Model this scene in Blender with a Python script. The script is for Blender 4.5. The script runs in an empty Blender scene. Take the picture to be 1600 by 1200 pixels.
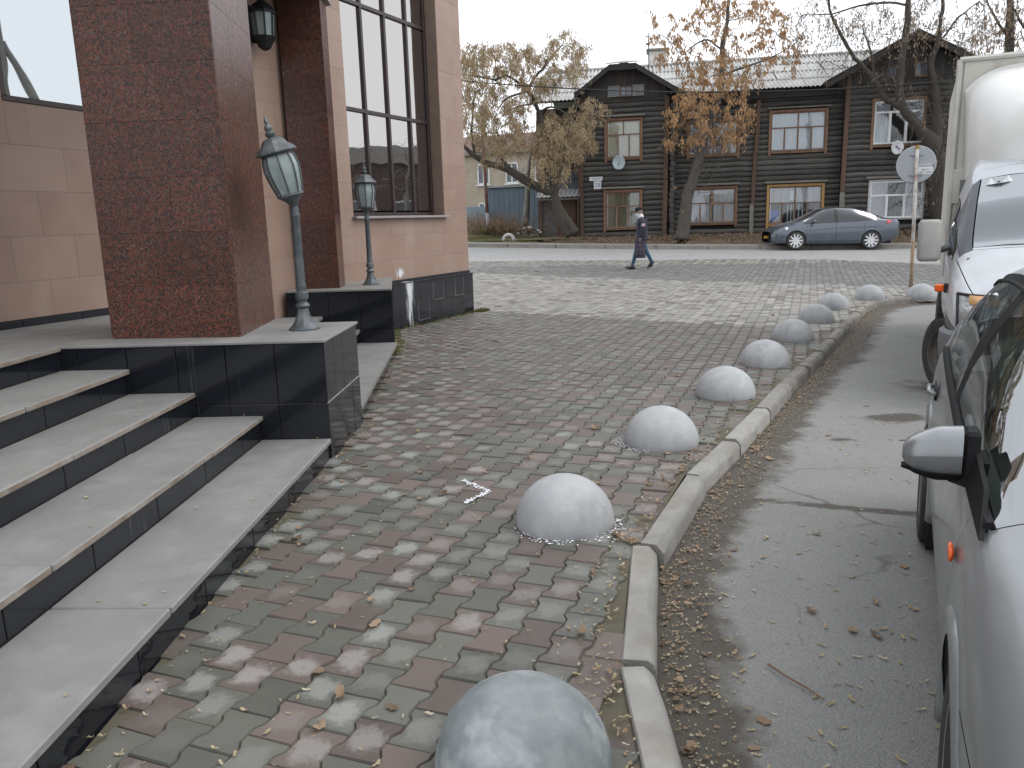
import bpy, bmesh, math, random
import numpy as np
from mathutils import Vector, Matrix
R = math.radians
rnd = random.Random(7)
nrg = np.random.default_rng(11)
scene = bpy.context.scene
COL = scene.collection

# ------------------------------------------------------------------ camera, sky, sun, exposure
CAM_H, CAM_F, CAM_P, CAM_R = 1.6, 1250.0, R(11.49), R(-1.72)      # height, focal length in photo pixels, pitch, roll
_f = Vector((0, math.cos(CAM_P), -math.sin(CAM_P)))
_u0 = Vector((0, math.sin(CAM_P), math.cos(CAM_P)))
_r0 = Vector((1, 0, 0))
_rt = _r0 * math.cos(CAM_R) + _u0 * math.sin(CAM_R)
_up = -_r0 * math.sin(CAM_R) + _u0 * math.cos(CAM_R)
cd = bpy.data.cameras.new("camera")
cd.sensor_fit = 'HORIZONTAL'
cd.sensor_width = 36.0
cd.lens = 36.0 * CAM_F / 1600.0
cd.clip_start, cd.clip_end = 0.05, 2000
cam = bpy.data.objects.new("camera", cd)
COL.objects.link(cam)
cam.matrix_world = Matrix(((_rt.x, _up.x, -_f.x, 0), (_rt.y, _up.y, -_f.y, 0), (_rt.z, _up.z, -_f.z, CAM_H), (0, 0, 0, 1)))
scene.camera = cam

SUN_EL, SUN_AZ = R(52), R(88)          # azimuth clockwise from +Y
world = bpy.data.worlds.new("World")
scene.world = world
world.use_nodes = True
wn = world.node_tree
wn.nodes.clear()
w_out = wn.nodes.new('ShaderNodeOutputWorld')
w_bg = wn.nodes.new('ShaderNodeBackground')
w_sky = wn.nodes.new('ShaderNodeTexSky')
w_sky.sky_type = 'NISHITA'
w_sky.sun_disc = False
w_sky.sun_elevation, w_sky.sun_rotation = SUN_EL, SUN_AZ
w_sky.air_density, w_sky.dust_density, w_sky.ozone_density = 1.0, 3.0, 1.0
w_hs = wn.nodes.new('ShaderNodeHueSaturation')
w_hs.inputs['Saturation'].default_value = 0.12
w_mix = wn.nodes.new('ShaderNodeMix')
w_mix.data_type = 'RGBA'
w_mix.inputs[0].default_value = 0.75            # even overcast layer over the clear-sky model
w_mix.inputs[7].default_value = (12.4, 12.9, 13.7, 1)
w_bg.inputs['Strength'].default_value = 0.10
wn.links.new(w_sky.outputs[0], w_hs.inputs['Color'])
wn.links.new(w_hs.outputs[0], w_mix.inputs[6])
wn.links.new(w_mix.outputs[2], w_bg.inputs['Color'])
wn.links.new(w_bg.outputs[0], w_out.inputs['Surface'])

sd = bpy.data.lights.new("sun", 'SUN')
sd.energy, sd.angle, sd.color = 1.0, R(40), (1.0, 0.97, 0.93)
sun = bpy.data.objects.new("sun", sd)
COL.objects.link(sun)
sun.rotation_euler = (R(90) - SUN_EL, 0, math.pi - SUN_AZ)
sun.location = (0, -10, 30)

vs = scene.view_settings
vs.view_transform, vs.look, vs.gamma, vs.exposure = 'Standard', 'None', 1.0, 0.52
vs.use_curve_mapping = False
scene.cycles.use_denoising = True
scene.cycles.max_bounces = 8
scene.cycles.transparent_max_bounces = 12

# ------------------------------------------------------------------ helpers
def at(px, py, Y):
    """world point seen at photo pixel (px,py) at distance Y along the street (used to read limb courses off the photo)"""
    d = _f * CAM_F + _rt * (px - 800) + _up * (600 - py)
    t = Y / d.y
    return Vector((d.x * t, Y, CAM_H + d.z * t))

def px_size(p):
    d = Vector(p) - Vector((0, 0, CAM_H))
    z = d.dot(_f)
    if z < .2: return None
    return (800 + CAM_F * d.dot(_rt) / z, 600 - CAM_F * d.dot(_up) / z, CAM_F / z)

def hz(x, y):
    """height of the paving: level near the entrance, rising gently to the main road, which climbs to the left"""
    t = min(max((y - 18.0) / 14.5, 0), 1.15)
    return t ** 1.6 * (.55 - .02 * min(max(x, -14), 18))

ROAD_DROP = .11

def thing(name, label, cat, loc=(0, 0, 0), rotz=0.0, group=None, kind=None):
    o = bpy.data.objects.new(name, None)
    o.empty_display_size = .2
    COL.objects.link(o)
    o.location = loc
    o.rotation_euler = (0, 0, rotz)
    tag(o, label, cat, group, kind)
    return o

def tag(o, label=None, cat=None, group=None, kind=None):
    if label: o['label'] = label
    if cat: o['category'] = cat
    if group: o['group'] = group
    if kind: o['kind'] = kind
    return o

def link(name, me, parent=None, loc=None, rot=None):
    o = bpy.data.objects.new(name, me)
    COL.objects.link(o)
    if parent: o.parent = parent
    if loc is not None: o.location = loc
    if rot is not None: o.rotation_euler = rot
    return o

def dup(root, loc, rotz=None, label=None, group=None):
    def cp(o, par):
        c = o.copy()
        COL.objects.link(c)
        if par: c.parent = par
        for ch in list(o.children): cp(ch, c)
        return c
    r = cp(root, None)
    r.location = loc
    if rotz is not None: r.rotation_euler = (0, 0, rotz)
    if label: r['label'] = label
    if group: r['group'] = group
    return r

class MB:
    def __init__(s):
        s.v, s.f, s.mi = [], [], []
    def add(s, vs_, fs_, mi=0):
        b = len(s.v)
        s.v.extend([tuple(p) for p in vs_])
        s.f.extend([tuple(i + b for i in f) for f in fs_])
        s.mi.extend([mi] * len(fs_))
        return s
    def box(s, x0, x1, y0, y1, z0, z1, b=0.0, mi=0):
        if b <= 0:
            v = [(x, y, z) for z in (z0, z1) for y in (y0, y1) for x in (x0, x1)]
            f = [(0, 2, 3, 1), (4, 5, 7, 6), (0, 1, 5, 4), (2, 6, 7, 3), (0, 4, 6, 2), (1, 3, 7, 5)]
            return s.add(v, f, mi)
        c = ((x0 + x1) / 2, (y0 + y1) / 2, (z0 + z1) / 2)
        hx, hy, hz_ = (x1 - x0) / 2, (y1 - y0) / 2, (z1 - z0) / 2
        b = min(b, hx * .49, hy * .49, hz_ * .49)
        v, idx = [], {}
        for sx in (-1, 1):
            for sy in (-1, 1):
                for sz in (-1, 1):
                    for a in range(3):
                        p = [sx * (hx - (0 if a == 0 else b)), sy * (hy - (0 if a == 1 else b)), sz * (hz_ - (0 if a == 2 else b))]
                        idx[sx, sy, sz, a] = len(v)
                        v.append((c[0] + p[0], c[1] + p[1], c[2] + p[2]))
        f = []
        for a in range(3):
            o1, o2 = [k for k in range(3) if k != a]
            for sg in (-1, 1):
                q = []
                for (p1, p2) in ((-1, -1), (1, -1), (1, 1), (-1, 1)):
                    k = [0, 0, 0]
                    k[a], k[o1], k[o2] = sg, p1, p2
                    q.append(idx[k[0], k[1], k[2], a])
                f.append(tuple(q))
            for p1 in (-1, 1):
                for p2 in (-1, 1):
                    k0, k1 = [0, 0, 0], [0, 0, 0]
                    k0[a], k1[a] = -1, 1
                    k0[o1] = k1[o1] = p1
                    k0[o2] = k1[o2] = p2
                    f.append((idx[(*k0, o1)], idx[(*k1, o1)], idx[(*k1, o2)], idx[(*k0, o2)]))
        for sx in (-1, 1):
            for sy in (-1, 1):
                for sz in (-1, 1):
                    f.append(tuple(idx[sx, sy, sz, a] for a in range(3)))
        return s.add(v, f, mi)
    def hexa(s, p, mi=0):
        """8 points: bottom ring 4, top ring 4"""
        return s.add(p, [(3, 2, 1, 0), (4, 5, 6, 7), (0, 1, 5, 4), (1, 2, 6, 5), (2, 3, 7, 6), (3, 0, 4, 7)], mi)
    def prism(s, pts, z0, z1, mi=0):
        n = len(pts)
        v = [(x, y, z0) for x, y in pts] + [(x, y, z1) for x, y in pts]
        f = [tuple(range(n - 1, -1, -1)), tuple(range(n, 2 * n))] + [(i, (i + 1) % n, n + (i + 1) % n, n + i) for i in range(n)]
        return s.add(v, f, mi)
    def prism_y(s, pts, y0, y1, mi=0):
        """outline in x,z extruded along y"""
        n = len(pts)
        v = [(x, y0, z) for x, z in pts] + [(x, y1, z) for x, z in pts]
        f = [tuple(range(n)), tuple(range(2 * n - 1, n - 1, -1))] + [(i, n + i, n + (i + 1) % n, (i + 1) % n) for i in range(n)]
        return s.add(v, f, mi)
    def tube(s, pts, rad, n=6, cap=True, mi=0):
        pts = [Vector(p) for p in pts]
        if not hasattr(rad, '__len__'): rad = [rad] * len(pts)
        t0 = (pts[1] - pts[0]).normalized()
        ref = Vector((0, 0, 1)) if abs(t0.z) < .9 else Vector((1, 0, 0))
        a = t0.cross(ref).normalized()
        v, f = [], []
        for i, p in enumerate(pts):
            t = (pts[min(i + 1, len(pts) - 1)] - pts[max(i - 1, 0)])
            t = t.normalized() if t.length > 1e-9 else t0
            a = (a - t * a.dot(t))
            a = a.normalized() if a.length > 1e-6 else t.orthogonal().normalized()
            b = t.cross(a)
            for k in range(n):
                w = 2 * math.pi * k / n
                v.append(p + (a * math.cos(w) + b * math.sin(w)) * rad[i])
        for i in range(len(pts) - 1):
            for k in range(n):
                f.append((i * n + k, i * n + (k + 1) % n, (i + 1) * n + (k + 1) % n, (i + 1) * n + k))
        if cap:
            f.append(tuple(range(n - 1, -1, -1)))
            f.append(tuple((len(pts) - 1) * n + k for k in range(n)))
        return s.add(v, f, mi)
    def lathe(s, prof, n=16, o=(0, 0, 0), mi=0, axis='z', a0=0.0, cap=True):
        v, f = [], []
        for (r, z) in prof:
            for k in range(n):
                w = 2 * math.pi * k / n + a0
                p = (r * math.cos(w), r * math.sin(w), z)
                if axis == 'y': p = (p[0], p[2], p[1])
                v.append((p[0] + o[0], p[1] + o[1], p[2] + o[2]))
        for i in range(len(prof) - 1):
            for k in range(n):
                q = (i * n + k, i * n + (k + 1) % n, (i + 1) * n + (k + 1) % n, (i + 1) * n + k)
                f.append(q if axis == 'z' else q[::-1])
        if not cap: return s.add(v, f, mi)
        f.append(tuple(range(n - 1, -1, -1)) if axis == 'z' else tuple(range(n)))
        m = (len(prof) - 1) * n
        f.append(tuple(m + k for k in range(n)) if axis == 'z' else tuple(m + k for k in range(n - 1, -1, -1)))
        return s.add(v, f, mi)
    def grid(s, P, mi=0, flip=False):
        """P: list of rows of points"""
        nr, nc = len(P), len(P[0])
        v = [p for r_ in P for p in r_]
        f = []
        for i in range(nr - 1):
            for j in range(nc - 1):
                q = (i * nc + j, i * nc + j + 1, (i + 1) * nc + j + 1, (i + 1) * nc + j)
                f.append(q[::-1] if flip else q)
        return s.add(v, f, mi)
    def mesh(s, name, mats, smooth=False, angle=None):
        me = bpy.data.meshes.new(name)
        me.from_pydata(s.v, [], s.f)
        for m in (mats if isinstance(mats, (list, tuple)) else [mats]): me.materials.append(m)
        if any(s.mi): me.polygons.foreach_set('material_index', s.mi)
        if smooth:
            me.polygons.foreach_set('use_smooth', [True] * len(me.polygons))
            if angle: me.set_sharp_from_angle(angle=R(angle))
        me.update()
        return me
    def build(s, name, mats, parent=None, smooth=False, angle=None, loc=None, rot=None, fix=True):
        me = s.mesh(name, mats, smooth, angle)
        if fix:
            bm = bmesh.new()
            bm.from_mesh(me)
            bmesh.ops.recalc_face_normals(bm, faces=bm.faces)
            bm.to_mesh(me)
            bm.free()
        return link(name, me, parent, loc, rot)

def text_mesh(name, body, size, mat, parent, loc, rot, depth=.002, align='CENTER'):
    cu = bpy.data.curves.new(name, 'FONT')
    cu.body, cu.size, cu.extrude = body, size, depth
    cu.align_x, cu.align_y = align, 'CENTER'
    to = bpy.data.objects.new(name, cu)
    COL.objects.link(to)
    dg = bpy.context.evaluated_depsgraph_get()
    me = bpy.data.meshes.new_from_object(to.evaluated_get(dg))
    bpy.data.objects.remove(to)
    me.materials.clear()
    me.materials.append(mat)
    return link(name, me, parent, loc, rot)

# ------------------------------------------------------------------ materials
def new_mat(name):
    m = bpy.data.materials.new(name)
    m.use_nodes = True
    nt = m.node_tree
    return m, nt, nt.nodes['Principled BSDF']

def nd(nt, t, **kw):
    n = nt.nodes.new(t)
    for k, v in kw.items(): setattr(n, k, v)
    return n

def mixc(nt, fac, a, b, mode='MIX'):
    n = nd(nt, 'ShaderNodeMix', data_type='RGBA', blend_type=mode)
    for sock, val in ((0, fac), (6, a), (7, b)):
        if isinstance(val, (int, float)): n.inputs[sock].default_value = val
        elif isinstance(val, (tuple, list)): n.inputs[sock].default_value = (*val[:3], 1)
        else: nt.links.new(val, n.inputs[sock])
    return n.outputs[2]

def mth(nt, op, a, b=None, clamp=False):
    n = nd(nt, 'ShaderNodeMath', operation=op, use_clamp=clamp)
    for i, val in enumerate((a, b)):
        if val is None: continue
        if isinstance(val, (int, float)): n.inputs[i].default_value = val
        else: nt.links.new(val, n.inputs[i])
    return n.outputs[0]

def ramp(nt, src, stops):
    n = nd(nt, 'ShaderNodeValToRGB')
    el = n.color_ramp.elements
    while len(el) < len(stops): el.new(.5)
    for e, (p, c) in zip(el, stops):
        e.position = p
        e.color = (*c, 1) if isinstance(c, (tuple, list)) else (c, c, c, 1)
    nt.links.new(src, n.inputs[0])
    return n.outputs[0]

def noise(nt, co, scale, detail=5, rough=.6, dist=0.0):
    n = nd(nt, 'ShaderNodeTexNoise')
    n.inputs['Scale'].default_value = scale
    n.inputs['Detail'].default_value = detail
    n.inputs['Roughness'].default_value = rough
    n.inputs['Distortion'].default_value = dist
    if co is not None: nt.links.new(co, n.inputs['Vector'])
    return n.outputs[0]

def coords(nt, space='world', scale=(1, 1, 1)):
    if space == 'world': o = nd(nt, 'ShaderNodeNewGeometry').outputs['Position']
    else: o = nd(nt, 'ShaderNodeTexCoord').outputs['Object']
    if tuple(scale) != (1, 1, 1):
        mp = nd(nt, 'ShaderNodeMapping')
        mp.inputs['Scale'].default_value = scale
        nt.links.new(o, mp.inputs['Vector'])
        o = mp.outputs[0]
    return o

def bump(nt, b, h, strength, dist=.01):
    n = nd(nt, 'ShaderNodeBump')
    n.inputs['Strength'].default_value = strength
    n.inputs['Distance'].default_value = dist
    nt.links.new(h, n.inputs['Height'])
    nt.links.new(n.outputs[0], b.inputs['Normal'])

def mat(name, c1, c2=None, scale=4, rough=.75, metal=0, bmp=.15, bscale=60, bdist=.004, space='world', stretch=(1, 1, 1),
        rvar=.12, objvar=.0, spec=.5, coat=0, c3=None, s3=25, f3=.5, trans=0):
    m, nt, b = new_mat(name)
    co = coords(nt, space, stretch)
    c2 = c2 or tuple(x * .8 for x in c1)
    n1 = noise(nt, co, scale, 6, .62)
    col = mixc(nt, ramp(nt, n1, [(.32, 0.0), (.68, 1.0)]), c1, c2)
    if c3:
        n3 = noise(nt, co, s3, 4, .6)
        col = mixc(nt, mth(nt, 'MULTIPLY', ramp(nt, n3, [(.5, 0.0), (.66, 1.0)]), f3), col, c3)
    if objvar:
        oi = nd(nt, 'ShaderNodeObjectInfo').outputs['Random']
        k = mth(nt, 'ADD', mth(nt, 'MULTIPLY', oi, 2 * objvar), 1 - objvar)
        hsv = nd(nt, 'ShaderNodeHueSaturation')
        nt.links.new(col, hsv.inputs['Color'])
        nt.links.new(k, hsv.inputs['Value'])
        col = hsv.outputs[0]
    nt.links.new(col, b.inputs['Base Color'])
    r_ = mth(nt, 'ADD', mth(nt, 'MULTIPLY', n1, rvar * 2), rough - rvar, True)
    nt.links.new(r_, b.inputs['Roughness'])
    b.inputs['Metallic'].default_value = metal
    b.inputs['Specular IOR Level'].default_value = spec
    b.inputs['Coat Weight'].default_value = coat
    b.inputs['Coat Roughness'].default_value = .05
    if trans: b.inputs['Transmission Weight'].default_value = trans
    if bmp: bump(nt, b, noise(nt, co, bscale, 5, .65), bmp, bdist)
    return m

def glass_mat(name, tint, refl=.3, rough=.02, alpha=.7, k=1.0, bdist=0.0, haze=(.05, .05, .05), gcol=(.95, .97, 1)):
    """pane: tinted see-through part plus a mirror part that grows at grazing angles"""
    m, nt, b = new_mat(name)
    nt.nodes.remove(b)
    out = nt.nodes['Material Output']
    tr = nd(nt, 'ShaderNodeBsdfTransparent')
    tr.inputs[0].default_value = (*tint, 1)
    df = nd(nt, 'ShaderNodeBsdfDiffuse')
    df.inputs[0].default_value = (*haze, 1)
    gl = nd(nt, 'ShaderNodeBsdfGlossy')
    gl.inputs['Roughness'].default_value = rough
    gl.inputs['Color'].default_value = (*gcol, 1)
    m1 = nd(nt, 'ShaderNodeMixShader')
    m1.inputs[0].default_value = alpha
    nt.links.new(df.outputs[0], m1.inputs[1])
    nt.links.new(tr.outputs[0], m1.inputs[2])
    lw = nd(nt, 'ShaderNodeFresnel')
    lw.inputs[0].default_value = 1.5
    fac = mth(nt, 'ADD', mth(nt, 'MULTIPLY', lw.outputs[0], (1 - refl) * k), refl, True)
    m2 = nd(nt, 'ShaderNodeMixShader')
    nt.links.new(fac, m2.inputs[0])
    nt.links.new(m1.outputs[0], m2.inputs[1])
    nt.links.new(gl.outputs[0], m2.inputs[2])
    nt.links.new(m2.outputs[0], out.inputs['Surface'])
    if bdist:
        bp = nd(nt, 'ShaderNodeBump')
        bp.inputs['Strength'].default_value = .35
        bp.inputs['Distance'].default_value = bdist
        nt.links.new(noise(nt, coords(nt), 1.1, 2, .5), bp.inputs['Height'])
        nt.links.new(bp.outputs[0], gl.inputs['Normal'])
    return m

def granite_mat():
    m, nt, b = new_mat('red_granite')
    co = coords(nt)
    v = nd(nt, 'ShaderNodeTexVoronoi', feature='F1')
    v.inputs['Scale'].default_value = 120
    nt.links.new(mixc(nt, .012, co, nd(nt, 'ShaderNodeTexNoise').outputs[1]), v.inputs['Vector'])
    sp = nd(nt, 'ShaderNodeSeparateColor')
    nt.links.new(v.outputs['Color'], sp.inputs[0])
    c = ramp(nt, sp.outputs[0], [(0, (.012, .010, .010)), (.28, (.034, .020, .016)), (.44, (.085, .026, .016)), (.78, (.145, .041, .021)), (.9, (.06, .04, .034)), (1, (.12, .085, .068))])
    big = noise(nt, co, 22, 5, .75)
    c = mixc(nt, ramp(nt, big, [(.42, 0.0), (.68, .6)]), c, (.022, .014, .012))
    c = mixc(nt, ramp(nt, noise(nt, co, 140, 2), [(.63, 0.0), (.72, .5)]), c, (.2, .17, .15))
    oi = nd(nt, 'ShaderNodeObjectInfo').outputs['Random']
    hsv = nd(nt, 'ShaderNodeHueSaturation')
    nt.links.new(c, hsv.inputs['Color'])
    nt.links.new(mth(nt, 'ADD', mth(nt, 'MULTIPLY', oi, .35), .95), hsv.inputs['Value'])
    nt.links.new(hsv.outputs[0], b.inputs['Base Color'])
    b.inputs['Specular IOR Level'].default_value = .28
    nt.links.new(mth(nt, 'ADD', mth(nt, 'MULTIPLY', big, .16), .2), b.inputs['Roughness'])
    return m

def sandstone_mat():
    m, nt, b = new_mat('pink_sandstone')
    co = coords(nt)
    c = mixc(nt, ramp(nt, noise(nt, co, 2.2, 6, .65), [(.3, 0.0), (.7, 1.0)]), (.305, .208, .162), (.24, .157, .12))
    c = mixc(nt, ramp(nt, noise(nt, co, 120, 3, .7), [(.45, 0.0), (.75, .35)]), c, (.18, .115, .09))
    oi = nd(nt, 'ShaderNodeObjectInfo').outputs['Random']
    c = mixc(nt, mth(nt, 'MULTIPLY', oi, .35), c, (.34, .245, .195))
    c = mixc(nt, ramp(nt, noise(nt, coords(nt, 'world', (1, 1, .35)), 1.3, 5, .6), [(.6, 0.0), (.75, .35)]), c, (.5, .42, .36))
    nt.links.new(c, b.inputs['Base Color'])
    b.inputs['Roughness'].default_value = .5
    bump(nt, b, noise(nt, co, 90, 4), .12, .002)
    return m

def tile_mat():
    """polished black stone with lime streaks running down and one white splash under the wing window"""
    m, nt, b = new_mat('black_polished_tile')
    co = coords(nt)
    st = noise(nt, coords(nt, 'world', (22, 22, .5)), 1.0, 4, .6)
    lo = noise(nt, co, 1.7, 3)
    streak = mth(nt, 'MULTIPLY', ramp(nt, st, [(.6, 0.0), (.74, 1.0)]), ramp(nt, lo, [(.52, 0.0), (.68, .22)]))
    c = mixc(nt, noise(nt, co, 50, 3), (.006, .007, .010), (.014, .016, .021))
    c = mixc(nt, streak, c, (.35, .36, .38))
    nt.links.new(c, b.inputs['Base Color'])
    nt.links.new(mth(nt, 'ADD', mth(nt, 'MULTIPLY', streak, .6), .09), b.inputs['Roughness'])
    return m

def paver_mat():
    m, nt, b = new_mat('worn_concrete_paver')
    co = coords(nt)
    col = nd(nt, 'ShaderNodeAttribute', attribute_name='col').outputs['Color']
    lp = nd(nt, 'ShaderNodeAttribute', attribute_name='lp').outputs['Vector']
    ra = nd(nt, 'ShaderNodeAttribute', attribute_name='rnd').outputs['Fac']
    oi = nd(nt, 'ShaderNodeObjectInfo').outputs['Random']
    q = mth(nt, 'FRACT', mth(nt, 'ADD', ra, mth(nt, 'MULTIPLY', oi, 7.31)))
    q2 = mth(nt, 'FRACT', mth(nt, 'MULTIPLY', q, 17.7))
    ln = nd(nt, 'ShaderNodeVectorMath', operation='LENGTH')
    nt.links.new(lp, ln.inputs[0])
    d = mth(nt, 'ADD', ln.outputs['Value'], mth(nt, 'MULTIPLY', mth(nt, 'SUBTRACT', noise(nt, co, 14, 5, .75), .5), .19))
    patch = ramp(nt, d, [(.038, 1.0), (.080, 0.0)])
    amt = ramp(nt, q, [(.30, 0.0), (.52, .5), (.85, 1.0)])
    hsv = nd(nt, 'ShaderNodeHueSaturation')
    nt.links.new(col, hsv.inputs['Color'])
    nt.links.new(mth(nt, 'ADD', mth(nt, 'MULTIPLY', q2, .5), .75), hsv.inputs['Value'])
    c = mixc(nt, mth(nt, 'MULTIPLY', ramp(nt, noise(nt, co, 3.0, 5), [(.36, 0.0), (.7, .62)]), 1), hsv.outputs[0], (.105, .095, .077))
    pale = mixc(nt, .30, col, (.52, .525, .50))
    we = nd(nt, 'ShaderNodeAttribute', attribute_name='wear').outputs['Fac']
    c = mixc(nt, mth(nt, 'MULTIPLY', mth(nt, 'MULTIPLY', patch, amt), we, True), c, pale)
    c = mixc(nt, ramp(nt, noise(nt, co, 240, 3, .7), [(.45, 0.0), (.8, .4)]), c, (.05, .048, .04))
    nt.links.new(c, b.inputs['Base Color'])
    nt.links.new(mth(nt, 'ADD', mth(nt, 'MULTIPLY', noise(nt, co, 4, 4), .35), .42), b.inputs['Roughness'])
    bump(nt, b, noise(nt, co, 190, 5, .7), .35, .003)
    return m

def asphalt_mat(name, c1, c2, stain=True):
    m, nt, b = new_mat(name)
    co = coords(nt)
    c = mixc(nt, ramp(nt, noise(nt, co, 1.1, 6, .65), [(.3, 0.0), (.7, 1.0)]), c1, c2)
    v = nd(nt, 'ShaderNodeTexVoronoi')
    v.inputs['Scale'].default_value = 130
    nt.links.new(co, v.inputs['Vector'])
    c = mixc(nt, ramp(nt, v.outputs['Distance'], [(.2, .0), (.7, .45)]), c, tuple(x * .45 for x in c1))
    c = mixc(nt, ramp(nt, noise(nt, co, 70, 3, .7), [(.6, 0.0), (.75, .5)]), c, tuple(x * 1.7 for x in c1))
    rough = .85
    ck = nd(nt, 'ShaderNodeTexVoronoi', feature='DISTANCE_TO_EDGE')
    ck.inputs['Scale'].default_value = .8
    wob = nd(nt, 'ShaderNodeTexNoise')
    wob.inputs['Scale'].default_value = 3.5
    nt.links.new(co, wob.inputs['Vector'])
    nt.links.new(mixc(nt, .16, co, wob.outputs[1]), ck.inputs['Vector'])
    crk = mth(nt, 'MULTIPLY', ramp(nt, ck.outputs['Distance'], [(.002, 1.0), (.007, 0.0)]), ramp(nt, noise(nt, co, .7, 3), [(.5, 0.0), (.6, .65)]))
    c = mixc(nt, crk, c, (.04, .038, .034))
    if stain:
        a = nd(nt, 'ShaderNodeAttribute', attribute_name='dirt').outputs['Fac']
        w = mth(nt, 'ADD', a, mth(nt, 'MULTIPLY', mth(nt, 'SUBTRACT', noise(nt, co, 5, 5, .65), .5), .7))
        k = ramp(nt, w, [(.41, 0.0), (.62, .9)])
        c = mixc(nt, k, c, mixc(nt, noise(nt, co, 30, 4), (.035, .03, .024), (.07, .056, .04)))
    nt.links.new(c, b.inputs['Base Color'])
    b.inputs['Roughness'].default_value = rough
    bump(nt, b, mth(nt, 'ADD', v.outputs['Distance'], mth(nt, 'MULTIPLY', noise(nt, co, 60, 4), .8)), .6, .006)
    return m

def paint_mat(name, c, rough=.28, dirt=(.2, .19, .17), amt=.35, zd=.5, zb=-.1):
    """car paint with a film of road dust that thickens downward, as splashed dirt does"""
    m, nt, b = new_mat(name)
    co = coords(nt)
    d = mth(nt, 'MULTIPLY', ramp(nt, noise(nt, co, 3.5, 6, .65), [(.35, .15), (.75, 1.0)]), amt)
    nt.links.new(mixc(nt, d, c, dirt), b.inputs['Base Color'])
    b.inputs['Metallic'].default_value = .4
    nt.links.new(mth(nt, 'ADD', mth(nt, 'MULTIPLY', d, .5), rough), b.inputs['Roughness'])
    b.inputs['Coat Weight'].default_value = .6
    nt.links.new(mth(nt, 'ADD', mth(nt, 'MULTIPLY', d, .4), .05), b.inputs['Coat Roughness'])
    return m

GRANITE, SAND, TILE, PAVER = granite_mat(), sandstone_mat(), tile_mat(), paver_mat()
ASPH = asphalt_mat('worn_asphalt', (.20, .20, .19), (.255, .255, .243))
ROADM = asphalt_mat('pale_road_asphalt', (.29, .29, .283), (.34, .34, .332), False)
JOINT = mat('paver_joint_earth', (.105, .088, .062), (.07, .063, .043), 8, .95, c3=(.075, .08, .04), s3=3, bscale=120)
TREAD = mat('grey_stone_tread', (.215, .214, .205), (.16, .159, .152), 2.2, .6, bscale=150, c3=(.245, .245, .24), s3=5, f3=.5)
NOSE = mat('rust_stained_nosing', (.27, .25, .225), (.17, .125, .09), 7, .7, c3=(.12, .085, .058), s3=5, f3=.7)
def pitted(m, n=42, amt=.6):
    """casting pits and scuffs on a concrete material"""
    nt = m.node_tree
    b = nt.nodes['Principled BSDF']
    co = coords(nt)
    v = nd(nt, 'ShaderNodeTexVoronoi')
    v.inputs['Scale'].default_value = n
    nt.links.new(co, v.inputs['Vector'])
    sp = nd(nt, 'ShaderNodeSeparateColor')
    nt.links.new(v.outputs['Color'], sp.inputs[0])
    k = mth(nt, 'MULTIPLY', ramp(nt, v.outputs['Distance'], [(.06, 1.0), (.14, 0.0)]), ramp(nt, sp.outputs[0], [(.62, 0.0), (.66, 1.0)]))
    sc = mth(nt, 'MULTIPLY', ramp(nt, noise(nt, coords(nt, 'world', (7, 7, 2)), 1.0, 6, .7), [(.55, 0.0), (.72, .55)]), 1)
    old = b.inputs['Base Color'].links[0].from_socket
    c = mixc(nt, mth(nt, 'MULTIPLY', k, amt), old, (.09, .09, .085))
    c = mixc(nt, sc, c, (.23, .23, .225))
    nt.links.new(c, b.inputs['Base Color'])
    return m
DOME = mat('grey_concrete', (.36, .365, .37), (.30, .305, .312), 6, .8, bmp=.25, bscale=70, c3=(.42, .42, .42), s3=9, f3=.5, objvar=.09)
DOME_OLD = mat('weathered_concrete', (.22, .243, .245), (.13, .15, .155), 7, .8, bmp=.3, bscale=50, c3=(.36, .38, .385), s3=5, f3=.75)
KERB = mat('kerb_concrete', (.275, .268, .252), (.19, .183, .168), 5, .85, bmp=.4, bscale=60, c3=(.2, .17, .13), s3=4, f3=.5, objvar=.12)
KERB_OLD = mat('dirty_kerb_concrete', (.20, .19, .17), (.12, .11, .095), 5, .9, bmp=.4, bscale=60, c3=(.26, .24, .21), s3=7, objvar=.12)
pitted(DOME); pitted(DOME_OLD)
GROUT = mat('pale_grout', (.3, .3, .3), (.16, .16, .16), 9, .9)
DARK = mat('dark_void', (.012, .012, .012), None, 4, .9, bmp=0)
MORTAR = mat('wall_backing', (.2, .14, .11), None, 4, .9)
BRONZE = mat('bronze_frame', (.052, .036, .034), (.04, .028, .027), 5, .4, metal=.3, bmp=.03)
REVEAL = mat('brown_reveal', (.075, .034, .026), (.06, .028, .022), 5, .45, bmp=.03)
SILL = mat('grey_sill', (.3, .29, .28), None, 6, .6)
LAMPM = mat('grey_green_cast_iron', (.055, .066, .072), (.085, .095, .10), 14, .5, metal=.25, bmp=.2, bscale=80, c3=(.2, .21, .22), s3=9, f3=.35)
LAMPK = mat('black_cast_iron', (.012, .013, .014), None, 14, .5, metal=.2)
FROST = mat('frosted_lamp_glass', (.36, .42, .41), (.28, .34, .33), 9, .25, bmp=.3, bscale=45, trans=.35)
WHITE = mat('white_paint', (.72, .73, .74), (.62, .63, .64), 5, .5, bmp=.05)
SPLASH = mat('dried_white_lime', (.8, .82, .85), (.65, .67, .7), 20, .9)
RUBBER = mat('tyre_rubber', (.022, .021, .02), (.05, .045, .04), 9, .85, bmp=.3)
PLASTIC = mat('dark_grey_plastic', (.028, .03, .034), (.04, .042, .046), 9, .55, bmp=.1, bscale=200)
MATTE = mat('matte_black_plastic', (.010, .010, .011), (.016, .016, .017), 9, .75, bmp=.1, bscale=200, spec=.15)
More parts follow.
